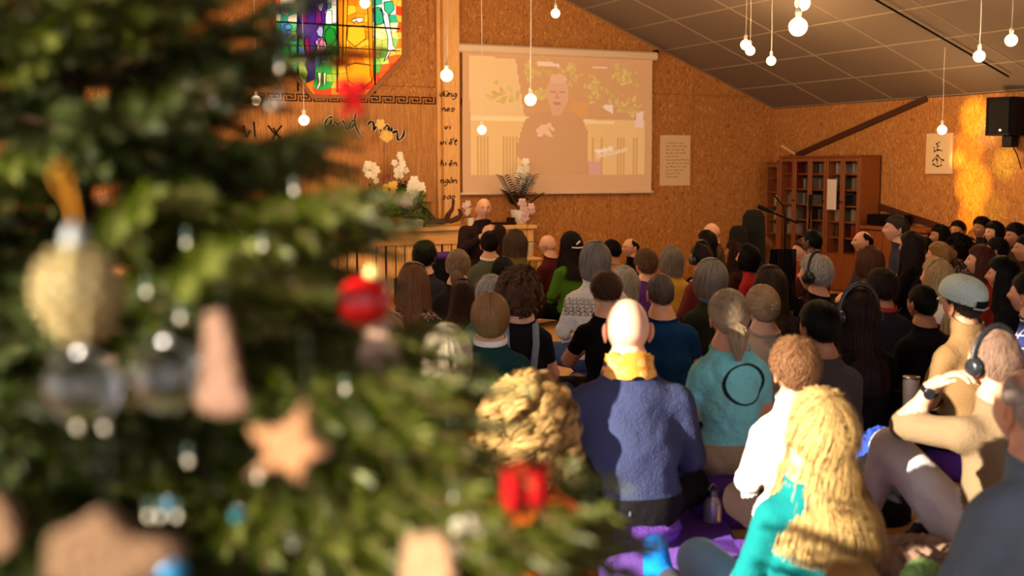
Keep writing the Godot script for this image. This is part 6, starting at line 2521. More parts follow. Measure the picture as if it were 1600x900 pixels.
func bulbs() -> void:
	var g := MB.new()
	g.lathe([Vector2(0.001, -0.0475), Vector2(0.018, -0.044), Vector2(0.034, -0.033), Vector2(0.045, -0.015), Vector2(0.0475, 0.002), Vector2(0.0455, 0.016), Vector2(0.038, 0.029), Vector2(0.026, 0.039), Vector2(0.015, 0.046)], 22)
	var gm := g.mesh()
	g = MB.new()
	g.lathe([Vector2(0.0145, 0.044), Vector2(0.0155, 0.047), Vector2(0.0155, 0.058), Vector2(0.0135, 0.061), Vector2(0.0165, 0.064), Vector2(0.0155, 0.086), Vector2(0.009, 0.094), Vector2(0.004, 0.098)], 16)
	var sm := g.mesh()
	var warm := glow("bulb", rgb(255, 226, 176), 3.2)
	var list := [[698, 118, 8.9, "left of the projection screen"], [829, 156, 9.4, "in front of the speaker's face on the projection screen"], [753, 203, 12.4, "low before the lower left part of the projection screen"], [868, 21, 12.4, "above the projection screen near the ceiling edge"],
		[1254, 5, 7.4, "at the top edge just above the largest bulb"], [1247, 42, 6.1, "largest and nearest of the bulbs under the ceiling"], [1165, 70, 11.0, "upper of the close pair under the ceiling panels"], [1172, 79, 11.6, "lower of the close pair under the ceiling panels"],
		[1205, 95, 12.0, "right of the close pair under the ceiling"], [1530, 88, 9.6, "beside the dark cable track"], [1580, 63, 9.2, "near the top right corner"], [1472, 203, 12.0, "in front of the calligraphy panel"],
		[203, 127, 8.5, "hanging between the dark fir branches at upper left"], [47, 165, 9.0, "far left between the fir branches"], [400, 157, 11.6, "dim behind the fir branches left of the stained glass"], [475, 188, 10.6, "below the stained glass window by the lettering"], [570, 5, 11.0, "in front of the stained glass window"]]
	for q in list:
		var p := at(q[0], q[1], q[2])
		var t := thing("pendant_bulb", "bare globe bulb on white cord, " + q[3], "pendant lamp", p)
		put("bulb", gm, warm, t)
		put("socket", sm, plain("socket", rgb(226, 216, 200), 0.5), t)
		var top := roof(p.x) - p.y
		g = MB.new()
		var sway := 0.012 if q[0] == 698 else 0.003
		var pts := []
		for k in 8:
			var v := k / 7.0
			pts.append(Vector3(sin(v * 7.0) * sway, lerpf(0.096, top, v), 0))
		g.tube(pts, [0.0045 if q[0] in [698, 829] else 0.0032], 6)
		put("cord", g.mesh(), plain("socket", rgb(226, 216, 200), 0.5), t)
		var l := OmniLight3D.new()
		l.name = "bulb_lamp"
		t.add_child(l, true)
		l.light_color = rgb(255, 206, 146)
		l.light_energy = BULB
		l.light_size = 0.04
		l.omni_range = 25.0
		l.omni_attenuation = 2.0
		l.shadow_enabled = true
	# spot lamps at an unseen coloured window, in place of sun on right wall
	var o := Vector3(LX + 0.05, 2.0, -10.4)
	var t := thing("unseen_coloured_window", "unseen small round window of yellow and green glass high in the left wall", "window", Vector3(LX, 2.0, -10.4), PI / 2)
	g = MB.new()
	g.lathe([Vector2(0.24, 0.0), Vector2(0.30, 0.0), Vector2(0.30, 0.03), Vector2(0.24, 0.03)], 28, Transform3D(Basis(Vector3.RIGHT, PI / 2), Vector3.ZERO))
	put("frame", g.mesh(), plain("white_frame", rgb(216, 212, 204), 0.5), t)
	for k in 6:
		g = MB.new()
		var poly := PackedVector2Array([Vector2.ZERO])
		for s in 5:
			var a := TAU * (k + s / 4.0) / 6.0
			poly.append(Vector2(cos(a), sin(a)) * 0.235)
		g.prism(poly, Vector3(0, 0, 0.005), Vector3.RIGHT, Vector3.UP, Vector3(0, 0, 0.006))
		put("pane", g.mesh(), pane_mat([rgb(250, 190, 40), rgb(240, 140, 20), rgb(150, 190, 60), rgb(250, 200, 60), rgb(236, 120, 20), rgb(236, 226, 190)][k]), t)
	for q in [[1522, 182, 1.9, 46, rgb(255, 214, 40)], [1513, 232, 2.0, 40, rgb(255, 176, 24)], [1520, 288, 2.3, 60, rgb(255, 186, 30)], [1517, 338, 1.7, 44, rgb(255, 176, 24)], [1497, 250, 0.7, 40, rgb(255, 220, 90)], [1543, 205, 1.6, 20, rgb(235, 220, 190)], [1570, 255, 1.6, 22, rgb(190, 210, 60)], [1545, 330, 2.2, 12, rgb(190, 190, 60)]]:
		var l := SpotLight3D.new()  # spot lamp standing in for sun through the coloured glass
		l.name = "unseen_coloured_spot"
		add_child(l)
		var to := on_x(q[0], q[1], WX)
		l.look_at_from_position(o, to, Vector3.UP)
		l.spot_angle = q[2] * 0.56
		l.spot_angle_attenuation = 0.9
		l.light_color = q[4]
		l.light_energy = q[3] * 10.0
		l.light_size = 0.02
		l.spot_range = 30.0
		l.spot_attenuation = 2.0
		l.shadow_enabled = true

const BULB := 0.74

# ================================================================= flowers on the altar
func pot(t: Node3D, r0: float, r1: float, h: float, m: Material, called := "pot") -> void:
	var b := MB.new()
	b.lathe([Vector2(0.001, 0), Vector2(r0, 0), Vector2(lerpf(r0, r1, 0.6), h * 0.6), Vector2(r1, h * 0.92), Vector2(r1 * 1.05, h * 0.95), Vector2(r1 * 1.05, h), Vector2(r1 * 0.92, h), Vector2(r1 * 0.88, h * 0.9), Vector2(0.001, h * 0.88)], 22)
	put(called, b.mesh(), m, t)

func bloom(b: MB, p: Vector3, r: float, face: Vector3, n := 5) -> void:
	var z := face.normalized()
	var x := z.cross(Vector3.UP).normalized()
	var y := x.cross(z) * -1.0
	for k in n:
		var a := TAU * k / n + 0.3
		var d := x * cos(a) + y * sin(a)
		var s := z.cross(d)
		b.ball(p + d * r * 0.55 + z * r * 0.1, Vector3(r * 0.56, r * 0.14, r * 0.48), 8, 5, Basis(d, z, s))

func leaf(b: MB, p: Vector3, d: Vector3, l: float, w: float, droop: float) -> void:
	var side := d.cross(Vector3.UP).normalized()
	if side == Vector3.ZERO:
		side = Vector3.RIGHT
	var n := 6
	for s in [-1.0, 1.0]:
		b.grid(func(u, v):
			var ww: float = w * sin(PI * clampf(u * 0.94 + 0.03, 0, 1)) * 0.5
			return p + d * (l * u) + Vector3(0, -droop * l * u * u, 0) + side * s * ww * v + Vector3(0, ww * 0.35 * v, 0), n, 1)

func orchid(called: String, label: String, base: Vector3, potm: Material, ph: float, stems: Array, petal: Color, leaves := 5) -> void:
	var t := thing(called, label, "potted plant", base)
	pot(t, ph * 0.36, ph * 0.5, ph, potm)
	var r := RandomNumberGenerator.new()
	r.seed = label.hash()
	var lb := MB.new()
	for k in leaves:
		var a := TAU * k / leaves + r.randf()
		leaf(lb, Vector3(0, ph * 0.9, 0), Vector3(cos(a), 0.5, sin(a)).normalized(), r.randf_range(0.13, 0.2), 0.05, 0.5)
	put("leaves", lb.mesh(), plain("orchid_leaf", rgb(36, 62, 26), 0.45), t)
	for s in stems:
		# s: [lean x, height, droop x, bloom count, bloom radius]
		var pts := []
		for k in 9:
			var v := k / 8.0
			pts.append(Vector3(s[0] * v + s[2] * v * v * v, ph * 0.9 + s[1] * (v - 0.22 * v * v * v * absf(s[2]) * 8.0), 0.03 * v))
		var b := MB.new()
		b.tube(pts, [0.005, 0.003], 6)
		put("stem", b.mesh(), plain("orchid_stem", rgb(84, 52, 40), 0.6), t)
		for k in s[3]:
			var from: float = s[5] if s.size() > 5 else 0.74
			var v := from + (1.0 - from) * float(k) / maxi(s[3] - 1, 1)
			var q: Vector3 = pts[mini(8, int(v * 8))]
			b = MB.new()
			bloom(b, q + Vector3(r.randf_range(-0.055, 0.055), r.randf_range(-0.03, 0.035), r.randf_range(0.0, 0.04)), s[4] * r.randf_range(0.95, 1.25), Vector3(r.randf_range(-0.5, 0.5), r.randf_range(-0.3, 0.2), 1))
			put("flower", b.mesh(), petal_mat(petal), t)

func petal_mat(c: Color) -> StandardMaterial3D:
	var key := "petal" + c.to_html()
	if not M.has(key):
		var m := mat(c, 0.6)
		m.backlight_enabled = true
		m.backlight = Color(0.3, 0.3, 0.3)
		M[key] = m
	return M[key]

func bush(called: String, label: String, base: Vector3, size: Vector3, c: Color, n: int, ll: float, potm: Material, ph: float, sd: int) -> void:
	var t := thing(called, label, "potted plant", base)
	pot(t, ph * 0.55, ph * 0.75, ph, potm)
	var r := RandomNumberGenerator.new()
	r.seed = sd
	var b := MB.new()
	for k in n:
		var d := Vector3(r.randfn(), absf(r.randfn()) * 0.9, r.randfn()).normalized()
		var p := Vector3(0, ph, 0) + d * size * r.randf_range(0.3, 1.0) + Vector3(0, size.y * 0.3, 0)
		leaf(b, p, (d + Vector3(r.randfn(), r.randfn(), r.randfn()) * 0.4).normalized(), ll * r.randf_range(0.7, 1.2), ll * 0.55, 0.4)
	var f := put("foliage", b.mesh(), petal_mat(c), t)
	f.set_meta("kind", "stuff")

func plants() -> void:
	var zf := WZ + 0.36
	var y: float = on_z(707, 354, WZ + 0.62).y
	var P := func(px: float, dz := 0.0) -> Vector3:
		var q := on_z(px, 340, zf + dz)
		return Vector3(q.x, y, q.z)
	var white := plain("pot_white", rgb(226, 220, 210), 0.3)
	var K := 13.9 / F
	orchid("orchid", "white arching orchid behind the wooden bowl, left of the lettering", P.call(590, -0.1), white, 0.13, [[-0.03, 0.74, -0.12, 8, 0.042]], rgb(240, 232, 206))
	orchid("orchid", "tallest orchid with yellow blooms against the wall lettering", P.call(599, -0.15), white, 0.13, [[0.02, 1.04, -0.01, 7, 0.05, 0.9]], rgb(236, 200, 104))
	orchid("orchid", "orchid with twin upright white sprays right of the yellow one", P.call(622, -0.12), white, 0.13, [[-0.03, 0.72, 0.02, 6, 0.036], [0.03, 0.72, 0.03, 6, 0.036]], rgb(240, 234, 214))
	orchid("orchid", "small yellow orchid halfway up the flower arrangement", P.call(607, 0.0), white, 0.12, [[0.02, 0.42, 0.02, 5, 0.038], [-0.05, 0.36, -0.02, 4, 0.034]], rgb(232, 190, 84))
	orchid("orchid", "white orchid with the big drooping cluster nearest the pillar", P.call(640, -0.05), white, 0.13, [[0.02, 0.42, 0.05, 10, 0.048], [0.05, 0.40, 0.06, 5, 0.044]], rgb(244, 238, 222))
	orchid("orchid", "pink violet orchid low in the flower arrangement", P.call(632, 0.08), white, 0.1, [[0.02, 0.24, 0.03, 6, 0.042], [-0.06, 0.22, -0.01, 4, 0.04]], rgb(176, 112, 150))
	orchid("orchid", "pale pink orchid at the left of the flower arrangement", P.call(578, 0.1), white, 0.1, [[0.0, 0.24, 0.03, 6, 0.04]], rgb(206, 150, 150))
	orchid("orchid", "small single magenta orchid stem behind the yellow orchid", P.call(606, -0.18), white, 0.1, [[0.01, 0.66, 0.03, 3, 0.022]], rgb(176, 40, 70))
	# wooden bowl with green plant
	var bw := plain("wood_bowl", rgb(168, 88, 36), 0.35)
	bush("bowl_plant", "bright green fern in a turned wooden bowl on the altar", P.call(618, 0.12), Vector3(0.20, 0.16, 0.12), rgb(70, 104, 34), 260, 0.055, bw, 0.115, 3)
	bush("leafy_plant", "light green leafy plant beside the driftwood", P.call(655, 0.1), Vector3(0.13, 0.2, 0.1), rgb(86, 124, 44), 150, 0.07, plain("pot_dark", rgb(26, 20, 18), 0.4), 0.12, 4)
	bush("dark_plant", "dark leaved bushy plant behind the wooden bowl", P.call(632, -0.16), Vector3(0.22, 0.30, 0.1), rgb(34, 42, 22), 260, 0.085, plain("pot_dark", rgb(26, 20, 18), 0.4), 0.14, 5)
	bush("green_plant", "loose green plant at the left end of the altar flowers", P.call(582, 0.0), Vector3(0.16, 0.26, 0.1), rgb(64, 92, 40), 180, 0.07, white, 0.13, 6)
	bush("trailing_plant", "trailing green plant hanging over the altar edge", P.call(655, 0.26), Vector3(0.1, 0.1, 0.05), rgb(84, 112, 44), 110, 0.04, white, 0.07, 8)
	var b := MB.new()
	var r := RandomNumberGenerator.new()
	r.seed = 12
	# driftwood
	var t := thing("driftwood", "dark gnarled driftwood lying on the altar by the pillar", "driftwood", P.call(690, 0.06))
	for s in [[[-0.38, 0.22, -0.2, 0.18, -0.08, 0.06, 0.05, 0.05, 0.16, 0.06], 0.05], [[0.06, 0.05, 0.08, 0.14, 0.14, 0.20, 0.15, 0.30], 0.032], [[0.1, 0.05, 0.2, 0.09, 0.24, 0.14, 0.22, 0.19], 0.036], [[-0.34, 0.22, -0.28, 0.26, -0.2, 0.25], 0.045], [[-0.2, 0.17, -0.3, 0.1, -0.4, 0.1], 0.04], [[-0.06, 0.05, -0.2, 0.04], 0.03]]:
		var pts := []
		for k in range(0, s[0].size(), 2):
			pts.append(Vector3(s[0][k], s[0][k + 1], r.randf_range(-0.04, 0.04)))
		pts = catmull(pts, 4)
		var rad := []
		for k in pts.size():
			rad.append(s[1] * (1.0 - 0.6 * k / pts.size()) * r.randf_range(0.8, 1.2))
		b.tube(pts, rad, 9)
	put("branch", b.mesh(), M.driftwood, t)
	# small white boxes between the pots
	for q in [[641, 0.2, "white square candle box beside the wooden bowl"], [653, 0.22, "cream square candle box under the trailing plant"]]:
		b = MB.new()
		b.box(Vector3(-0.045, 0, -0.04), Vector3(0.045, 0.09, 0.04), 0.006)
		var o := put("candle_box", b.mesh(), white)
		o.position = P.call(q[0], q[1] + 0.04)
		tag(o, q[2], "box")
	# right end of the altar: dark leaved plant in a white pot with a white orchid
	t = thing("potted_plant", "dark feathery leaved plant in a white pot at the right altar end", "potted plant", P.call(811, 0.0))
	pot(t, 0.075, 0.105, 0.17, white)
	for k in 9:
		var a := TAU * k / 9.0 + 0.2
		var lean := Vector3(cos(a) * 0.7, 1.6, sin(a) * 0.35).normalized()
		if k % 3 == 0:
			lean = Vector3(cos(a) * 0.9, 0.8, sin(a) * 0.5).normalized()
		var L := 0.46 if k % 3 else 0.30
		var pts := []
		for s in 7:
			var v := s / 6.0
			pts.append(Vector3(0, 0.15, 0) + lean * L * v + Vector3(cos(a), 0, sin(a)) * 0.05 * v * v)
		b = MB.new()
		b.tube(pts, [0.006, 0.003], 6)
		for s in 12:
			var v := 0.25 + 0.75 * s / 12.0
			var p: Vector3 = Vector3(0, 0.15, 0) + lean * L * v + Vector3(cos(a), 0, sin(a)) * 0.05 * v * v
			for e in [-1.0, 1.0]:
				leaf(b, p, (Vector3(e * 0.9, 0.55, 0.25 * e)).normalized(), 0.10, 0.045, 0.15)
		put("frond", b.mesh(), plain("zz_leaf", rgb(26, 34, 20), 0.35), t)
	orchid("orchid", "white upright orchid growing behind the dark feathery leaved plant", P.call(812, -0.12), white, 0.12, [[0.0, 0.62, 0.02, 7, 0.042], [0.03, 0.46, 0.06, 3, 0.045]], rgb(244, 238, 220), 3)
	b = MB.new()
	b.box(Vector3(-0.14, 0, -0.06), Vector3(0.14, 0.03, 0.06), 0.006)
	var bk := put("dark_box", b.mesh(), plain("dark_book", rgb(40, 20, 14), 0.5))
	bk.position = P.call(787, 0.1)
	tag(bk, "flat dark wooden box on the altar right of the monk", "box")
	b = MB.new()
	b.box(Vector3(-0.035, 0, -0.05), Vector3(0.035, 0.085, 0.05), 0.005)
	bk = put("incense_box", b.mesh(), plain("dark_book", rgb(40, 20, 14), 0.5))
	bk.position = P.call(798, 0.1)
	tag(bk, "small upright dark box beside the white plant pot", "box")
	# tall orchid on a stand in front of the altar end
	var fl := at(822, 402, 12.9)
	var st := thing("plant_stand", "small wooden stand below the pale pink orchid in front of the altar", "stand", Vector3(fl.x, 0, fl.z))
	b = MB.new()
	b.box(Vector3(-0.13, fl.y - 0.03, -0.13), Vector3(0.13, fl.y, 0.13), 0.006)
	put("top", b.mesh(), M.pine, st)
	b = MB.new()
	b.box(Vector3(-0.02, 0, -0.02), Vector3(0.02, fl.y - 0.03, 0.02), 0.003)
	for q in [[-1, -1], [1, -1], [-1, 1], [1, 1]]:
		put("leg", b.mesh(), M.pine, st).position = Vector3(q[0] * 0.1, 0, q[1] * 0.1)
	orchid("orchid", "pale pink orchid in a white pot standing before the altar end", fl, white, 0.16, [[0.04, 0.46, -0.06, 6, 0.042]], rgb(226, 190, 180), 6)
	# flower behind the monk's shoulder
	orchid("orchid", "small white orchid just behind the monk's shoulder", P.call(735, 0.1), white, 0.09, [[-0.03, 0.16, -0.02, 5, 0.035]], rgb(226, 206, 200), 4)

# ================================================================= things on the floor
func heap(called: String, label: String, category: String, p: Vector3, size: Vector3, m: Material, sd: int, fold := 0.35) -> Node3D:
	var z := FastNoiseLite.new()
	z.seed = sd
	z.frequency = 1.0
	var b := MB.new()
	b.grid(func(u, v):
		var a: float = TAU * u
		var th: float = v * PI * 0.62
		var d := Vector3(sin(th) * cos(a), cos(th), sin(th) * sin(a))
		var n := 1.0 - absf(z.get_noise_3d(d.x * 2.6, d.y * 1.6, d.z * 2.6)) * 2.0
		var q := d * (1.0 + fold * n + 0.05 * z.get_noise_3d(d.x * 7.0, d.y * 7.0, d.z * 7.0))
		return Vector3(q.x * size.x, maxf(q.y, -0.02) * size.y, q.z * size.z), 44, 20)
	for k in b.n.size():
		if b.n[k].dot(b.v[k]) < 0.0:
			b.n[k] = -b.n[k]
	var o := put(called, b.mesh(), m)
	o.position = p
	tag(o, label, category)
	return o

func mat_on_floor(px: float, py: float, sx: float, sz: float, turn: float, label: String, c: Color, h := 0.045) -> void:
	var p := on_y(px, py, 0.0)
	var b := MB.new()
	b.box(Vector3(-sx / 2, 0, -sz / 2), Vector3(sx / 2, h, sz / 2), 0.02)
	var o := put("mat", b.mesh(), cloth(c))
	o.position = p
	o.rotation.y = turn
	tag(o, label, "mat")

func floor_things() -> void:
	var purple := rgb(104, 62, 168)
	mat_on_floor(1000, 836, 0.74, 0.66, deg_to_rad(-26), "square purple mat under the bald person in the navy jumper", purple)
	mat_on_floor(1010, 905, 0.78, 0.5, deg_to_rad(-27), "square purple mat nearest the camera under the blue sock", rgb(124, 84, 186))
	mat_on_floor(1110, 756, 0.74, 0.7, deg_to_rad(-24), "purple mat under the person in the turquoise ring tee", purple)
	mat_on_floor(1230, 905, 0.7, 0.7, deg_to_rad(-24), "purple mat under the person in the white long sleeved top", purple)
	# crescent cushion under the navy jumper
	var c := at(985, 812, 4.72)
	var b := MB.new()
	var hh := 0.115
	b.lathe([Vector2(0.001, 0), Vector2(0.8, 0), Vector2(0.95, hh * 0.2), Vector2(1.0, hh * 0.5), Vector2(0.95, hh * 0.82), Vector2(0.8, hh), Vector2(0.001, hh)], 30, Transform3D(Basis.from_scale(Vector3(0.20, 1, 0.17)), Vector3.ZERO))
	var t := thing("cushion", "purple crescent cushion with a strap under the navy jumper", "cushion", Vector3(c.x, 0.045, c.z), deg_to_rad(-26))
	put("cover", b.mesh(), cloth(rgb(112, 68, 176)), t)
	b = MB.new()
	b.lathe([Vector2(0.2, 0), Vector2(0.204, 0.003), Vector2(0.2, 0.006)], 30, Transform3D(Basis.from_scale(Vector3(1, 1, 0.85)), Vector3(0, 0.055, 0)))
	put("piping", b.mesh(), cloth(rgb(88, 50, 146)), t)
	b = MB.new()
	b.box(Vector3(-0.1, 0.03, 0.13), Vector3(-0.065, 0.085, 0.165), 0.004)
	put("strap", b.mesh(), cloth(rgb(126, 82, 190)), t)
	# steel bottle
	var p := on_y(1113, 830, 0.0)
	t = thing("water_bottle", "brushed steel water bottle with loop cap on the floor beside the purple mats", "bottle", p)
	b = MB.new()
	b.lathe([Vector2(0.001, 0), Vector2(0.036, 0), Vector2(0.038, 0.004), Vector2(0.038, 0.115), Vector2(0.033, 0.132), Vector2(0.024, 0.142), Vector2(0.022, 0.15)], 26)
	put("body", b.mesh(), plain("steel", rgb(220, 220, 222), 0.3, 0.6), t)
	b = MB.new()
	b.lathe([Vector2(0.0235, 0.148), Vector2(0.0245, 0.150), Vector2(0.0245, 0.172), Vector2(0.022, 0.176), Vector2(0.001, 0.177)], 22)
	put("cap", b.mesh(), plain("steel_dark", rgb(150, 150, 150), 0.3, 1.0), t)
	b = MB.new()
	b.tube([Vector3(-0.02, 0.172, 0), Vector3(-0.019, 0.186, 0), Vector3(0, 0.202, 0), Vector3(0.019, 0.186, 0), Vector3(0.02, 0.172, 0)], [0.0035], 8)
	put("loop", b.mesh(), plain("steel_dark", rgb(150, 150, 150), 0.3, 1.0), t)
	# blue socked foot of someone sitting below the frame
	var fp := on_y(1028, 912, 0.045)
	var B := [[Vector3(0, 0.045, 0.12), Vector3(0, 0.05, 0.0), 0.042, 0.045, 1.0, 3], [Vector3(0, 0.05, 0.0), Vector3(0.0, 0.13, -0.03), 0.044, 0.04, 1.15, 3], [Vector3(0, 0.045, 0.12), Vector3(-0.05, 0.06, 0.45), 0.044, 0.06, 1.0, 2]]
	var A := dress(surface_net(B, 0.009, 0.02), B, [], 0.0, 1)
	var m := ArrayMesh.new()
	m.add_surface_from_arrays(Mesh.PRIMITIVE_TRIANGLES, A[3])
	m.add_surface_from_arrays(Mesh.PRIMITIVE_TRIANGLES, A[2])
	var o := put("socked_foot", m, null)
	o.set_surface_override_material(0, cloth(rgb(10, 110, 206)))
	o.set_surface_override_material(1, cloth(rgb(60, 60, 70)))
	o.position = fp
	o.rotation.y = deg_to_rad(-10)
	tag(o, "foot in a bright blue sock resting on the nearest purple mat", "foot")
	heap("coat", "black coat heaped beside the sunlit curly blond hair", "coat", on_y(905, 872, 0.0), Vector3(0.13, 0.36, 0.14), cloth(rgb(22, 22, 28), 0.9, false), 3, 0.2)
	heap("grey_cloth", "pale grey cloth lying behind the curly blond hair", "cloth", on_y(893, 800, 0.0), Vector3(0.14, 0.20, 0.10), cloth(rgb(150, 150, 152), 0.9, false), 4, 0.25)
	heap("bag", "olive khaki bag on the floor behind the dungarees", "bag", on_y(902, 632, 0.0), Vector3(0.12, 0.17, 0.12), cloth(rgb(126, 112, 58), 0.9, false), 5, 0.2)
	heap("jacket", "crumpled bright blue jacket lying on the dark rucksack", "jacket", on_y(1372, 800, 0.0) + Vector3(0, 0.2, 0), Vector3(0.12, 0.15, 0.12), cloth(rgb(38, 64, 150), 0.8, false), 6, 0.22)
	heap("rucksack", "dark rucksack under the crumpled blue jacket", "rucksack", on_y(1366, 810, 0.0), Vector3(0.14, 0.26, 0.13), cloth(rgb(24, 22, 22), 0.8, false), 7, 0.15)
	heap("coat", "taupe brown coat spread on the floor behind the golden hair", "coat", on_y(1436, 906, 0.0), Vector3(0.2, 0.14, 0.2), cloth(rgb(116, 92, 78), 0.9, false), 8, 0.18)
	heap("bag", "pale green bag at the bottom edge beside the taupe coat", "bag", at(1442, 905, 3.6), Vector3(0.055, 0.05, 0.05), cloth(rgb(136, 176, 110), 0.7, false), 9, 0.3)
	# cup beside the turtleneck
	p = at(1424, 592, 5.9)
	t = thing("cup", "white lidded cup standing left of the camel turtleneck", "cup", Vector3(p.x, 0.0, p.z))
	b = MB.new()
	b.lathe([Vector2(0.001, 0), Vector2(0.03, 0), Vector2(0.04, p.y), Vector2(0.036, p.y), Vector2(0.001, p.y - 0.01)], 20)
	put("body", b.mesh(), plain("pot_white", rgb(226, 220, 210), 0.3), t)
	b = MB.new()
	b.lathe([Vector2(0.042, p.y), Vector2(0.042, p.y + 0.012), Vector2(0.001, p.y + 0.016)], 20)
	put("lid", b.mesh(), plain("steel_dark", rgb(150, 150, 150), 0.3, 1.0), t)

# ================================================================= the fir tree in the foreground
const TD := 1.62
func branch_mesh(sd: int) -> Array:
	var r := RandomNumberGenerator.new()
	r.seed = sd
	var st := MB.new()
	var nd := MB.new()
	# along +X, one unit long
	var spine := []
	for k in 9:
		var v := k / 8.0
		spine.append(Vector3(v, -0.16 * v * v + 0.10 * v * v * v * 1.6, 0.03 * sin(v * 5.0 + sd)))
	st.tube(spine, [0.016, 0.014, 0.012, 0.010, 0.009, 0.007, 0.006, 0.005, 0.004], 6)
	var twigs := [[spine, 0.25]]
	for k in 20:
		var v := lerpf(0.16, 0.96, (k + r.randf()) / 20.0)
		var s := 1.0 if k % 2 else -1.0
		var p: Vector3 = (spine[int(v * 8)] as Vector3).lerp(spine[mini(8, int(v * 8) + 1)], fposmod(v * 8, 1.0))
		var L := lerpf(0.42, 0.14, v) * r.randf_range(0.75, 1.2)
		var d := Vector3(0.75, r.randf_range(-0.25, 0.12), s * r.randf_range(0.55, 0.95)).normalized()
		var q := []
		for j in 5:
			var w := j / 4.0
			q.append(p + d * L * w + Vector3(0.06 * w * w, -0.06 * w * w * L / 0.3, 0))
		st.tube(q, [0.006, 0.005, 0.004, 0.003, 0.002], 5)
		twigs.append([q, 0.0])
		if L > 0.24:
			for e in [-1.0, 1.0]:
				var d2 := (d + Vector3(0.1, r.randf_range(-0.2, 0.1), e * 0.8)).normalized()
				var a: Vector3 = q[2]
				var q2 := [a, a + d2 * L * 0.25, a + d2 * L * 0.48 - Vector3(0, 0.02, 0)]
				st.tube(q2, [0.004, 0.003, 0.002], 5)
				twigs.append([q2, 0.0])
	for tw in twigs:
		var q: Array = tw[0]
		var len := 0.0
		for k in q.size() - 1:
			len += (q[k] as Vector3).distance_to(q[k + 1])
		var n := int(len * 430)
		for k in n:
			var v: float = lerpf(tw[1], 1.0, (k + r.randf()) / n) * (q.size() - 1)
			var j := mini(q.size() - 2, int(v))
			var p: Vector3 = (q[j] as Vector3).lerp(q[j + 1], v - j)
			var t: Vector3 = (q[j + 1] - q[j]).normalized()
			var x := t.cross(Vector3.UP).normalized()
			var y := x.cross(t)
			var a := r.randf() * TAU
			var o := x * cos(a) + y * sin(a)
			var d := (t * 0.85 + o).normalized()
			var L := r.randf_range(0.034, 0.052)
			var wv := t.cross(o) * 0.0026
			var tip := p + d * L
			var mid := p + d * L * 0.5
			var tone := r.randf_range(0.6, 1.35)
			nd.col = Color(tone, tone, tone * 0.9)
			var nn := (o - t * 0.5).normalized()
			var b := nd.v.size()
			for e in [p - wv * 0.5, p + wv * 0.5, mid - wv, mid + wv, tip]:
				nd.v.append(e)
				nd.n.append(nn)
				nd.uv.append(Vector2.ZERO)
				nd.c.append(nd.col)
			nd.i.append_array([b, b + 1, b + 2, b + 1, b + 3, b + 2, b + 2, b + 3, b + 4])
	return [st.mesh(), nd.mesh()]

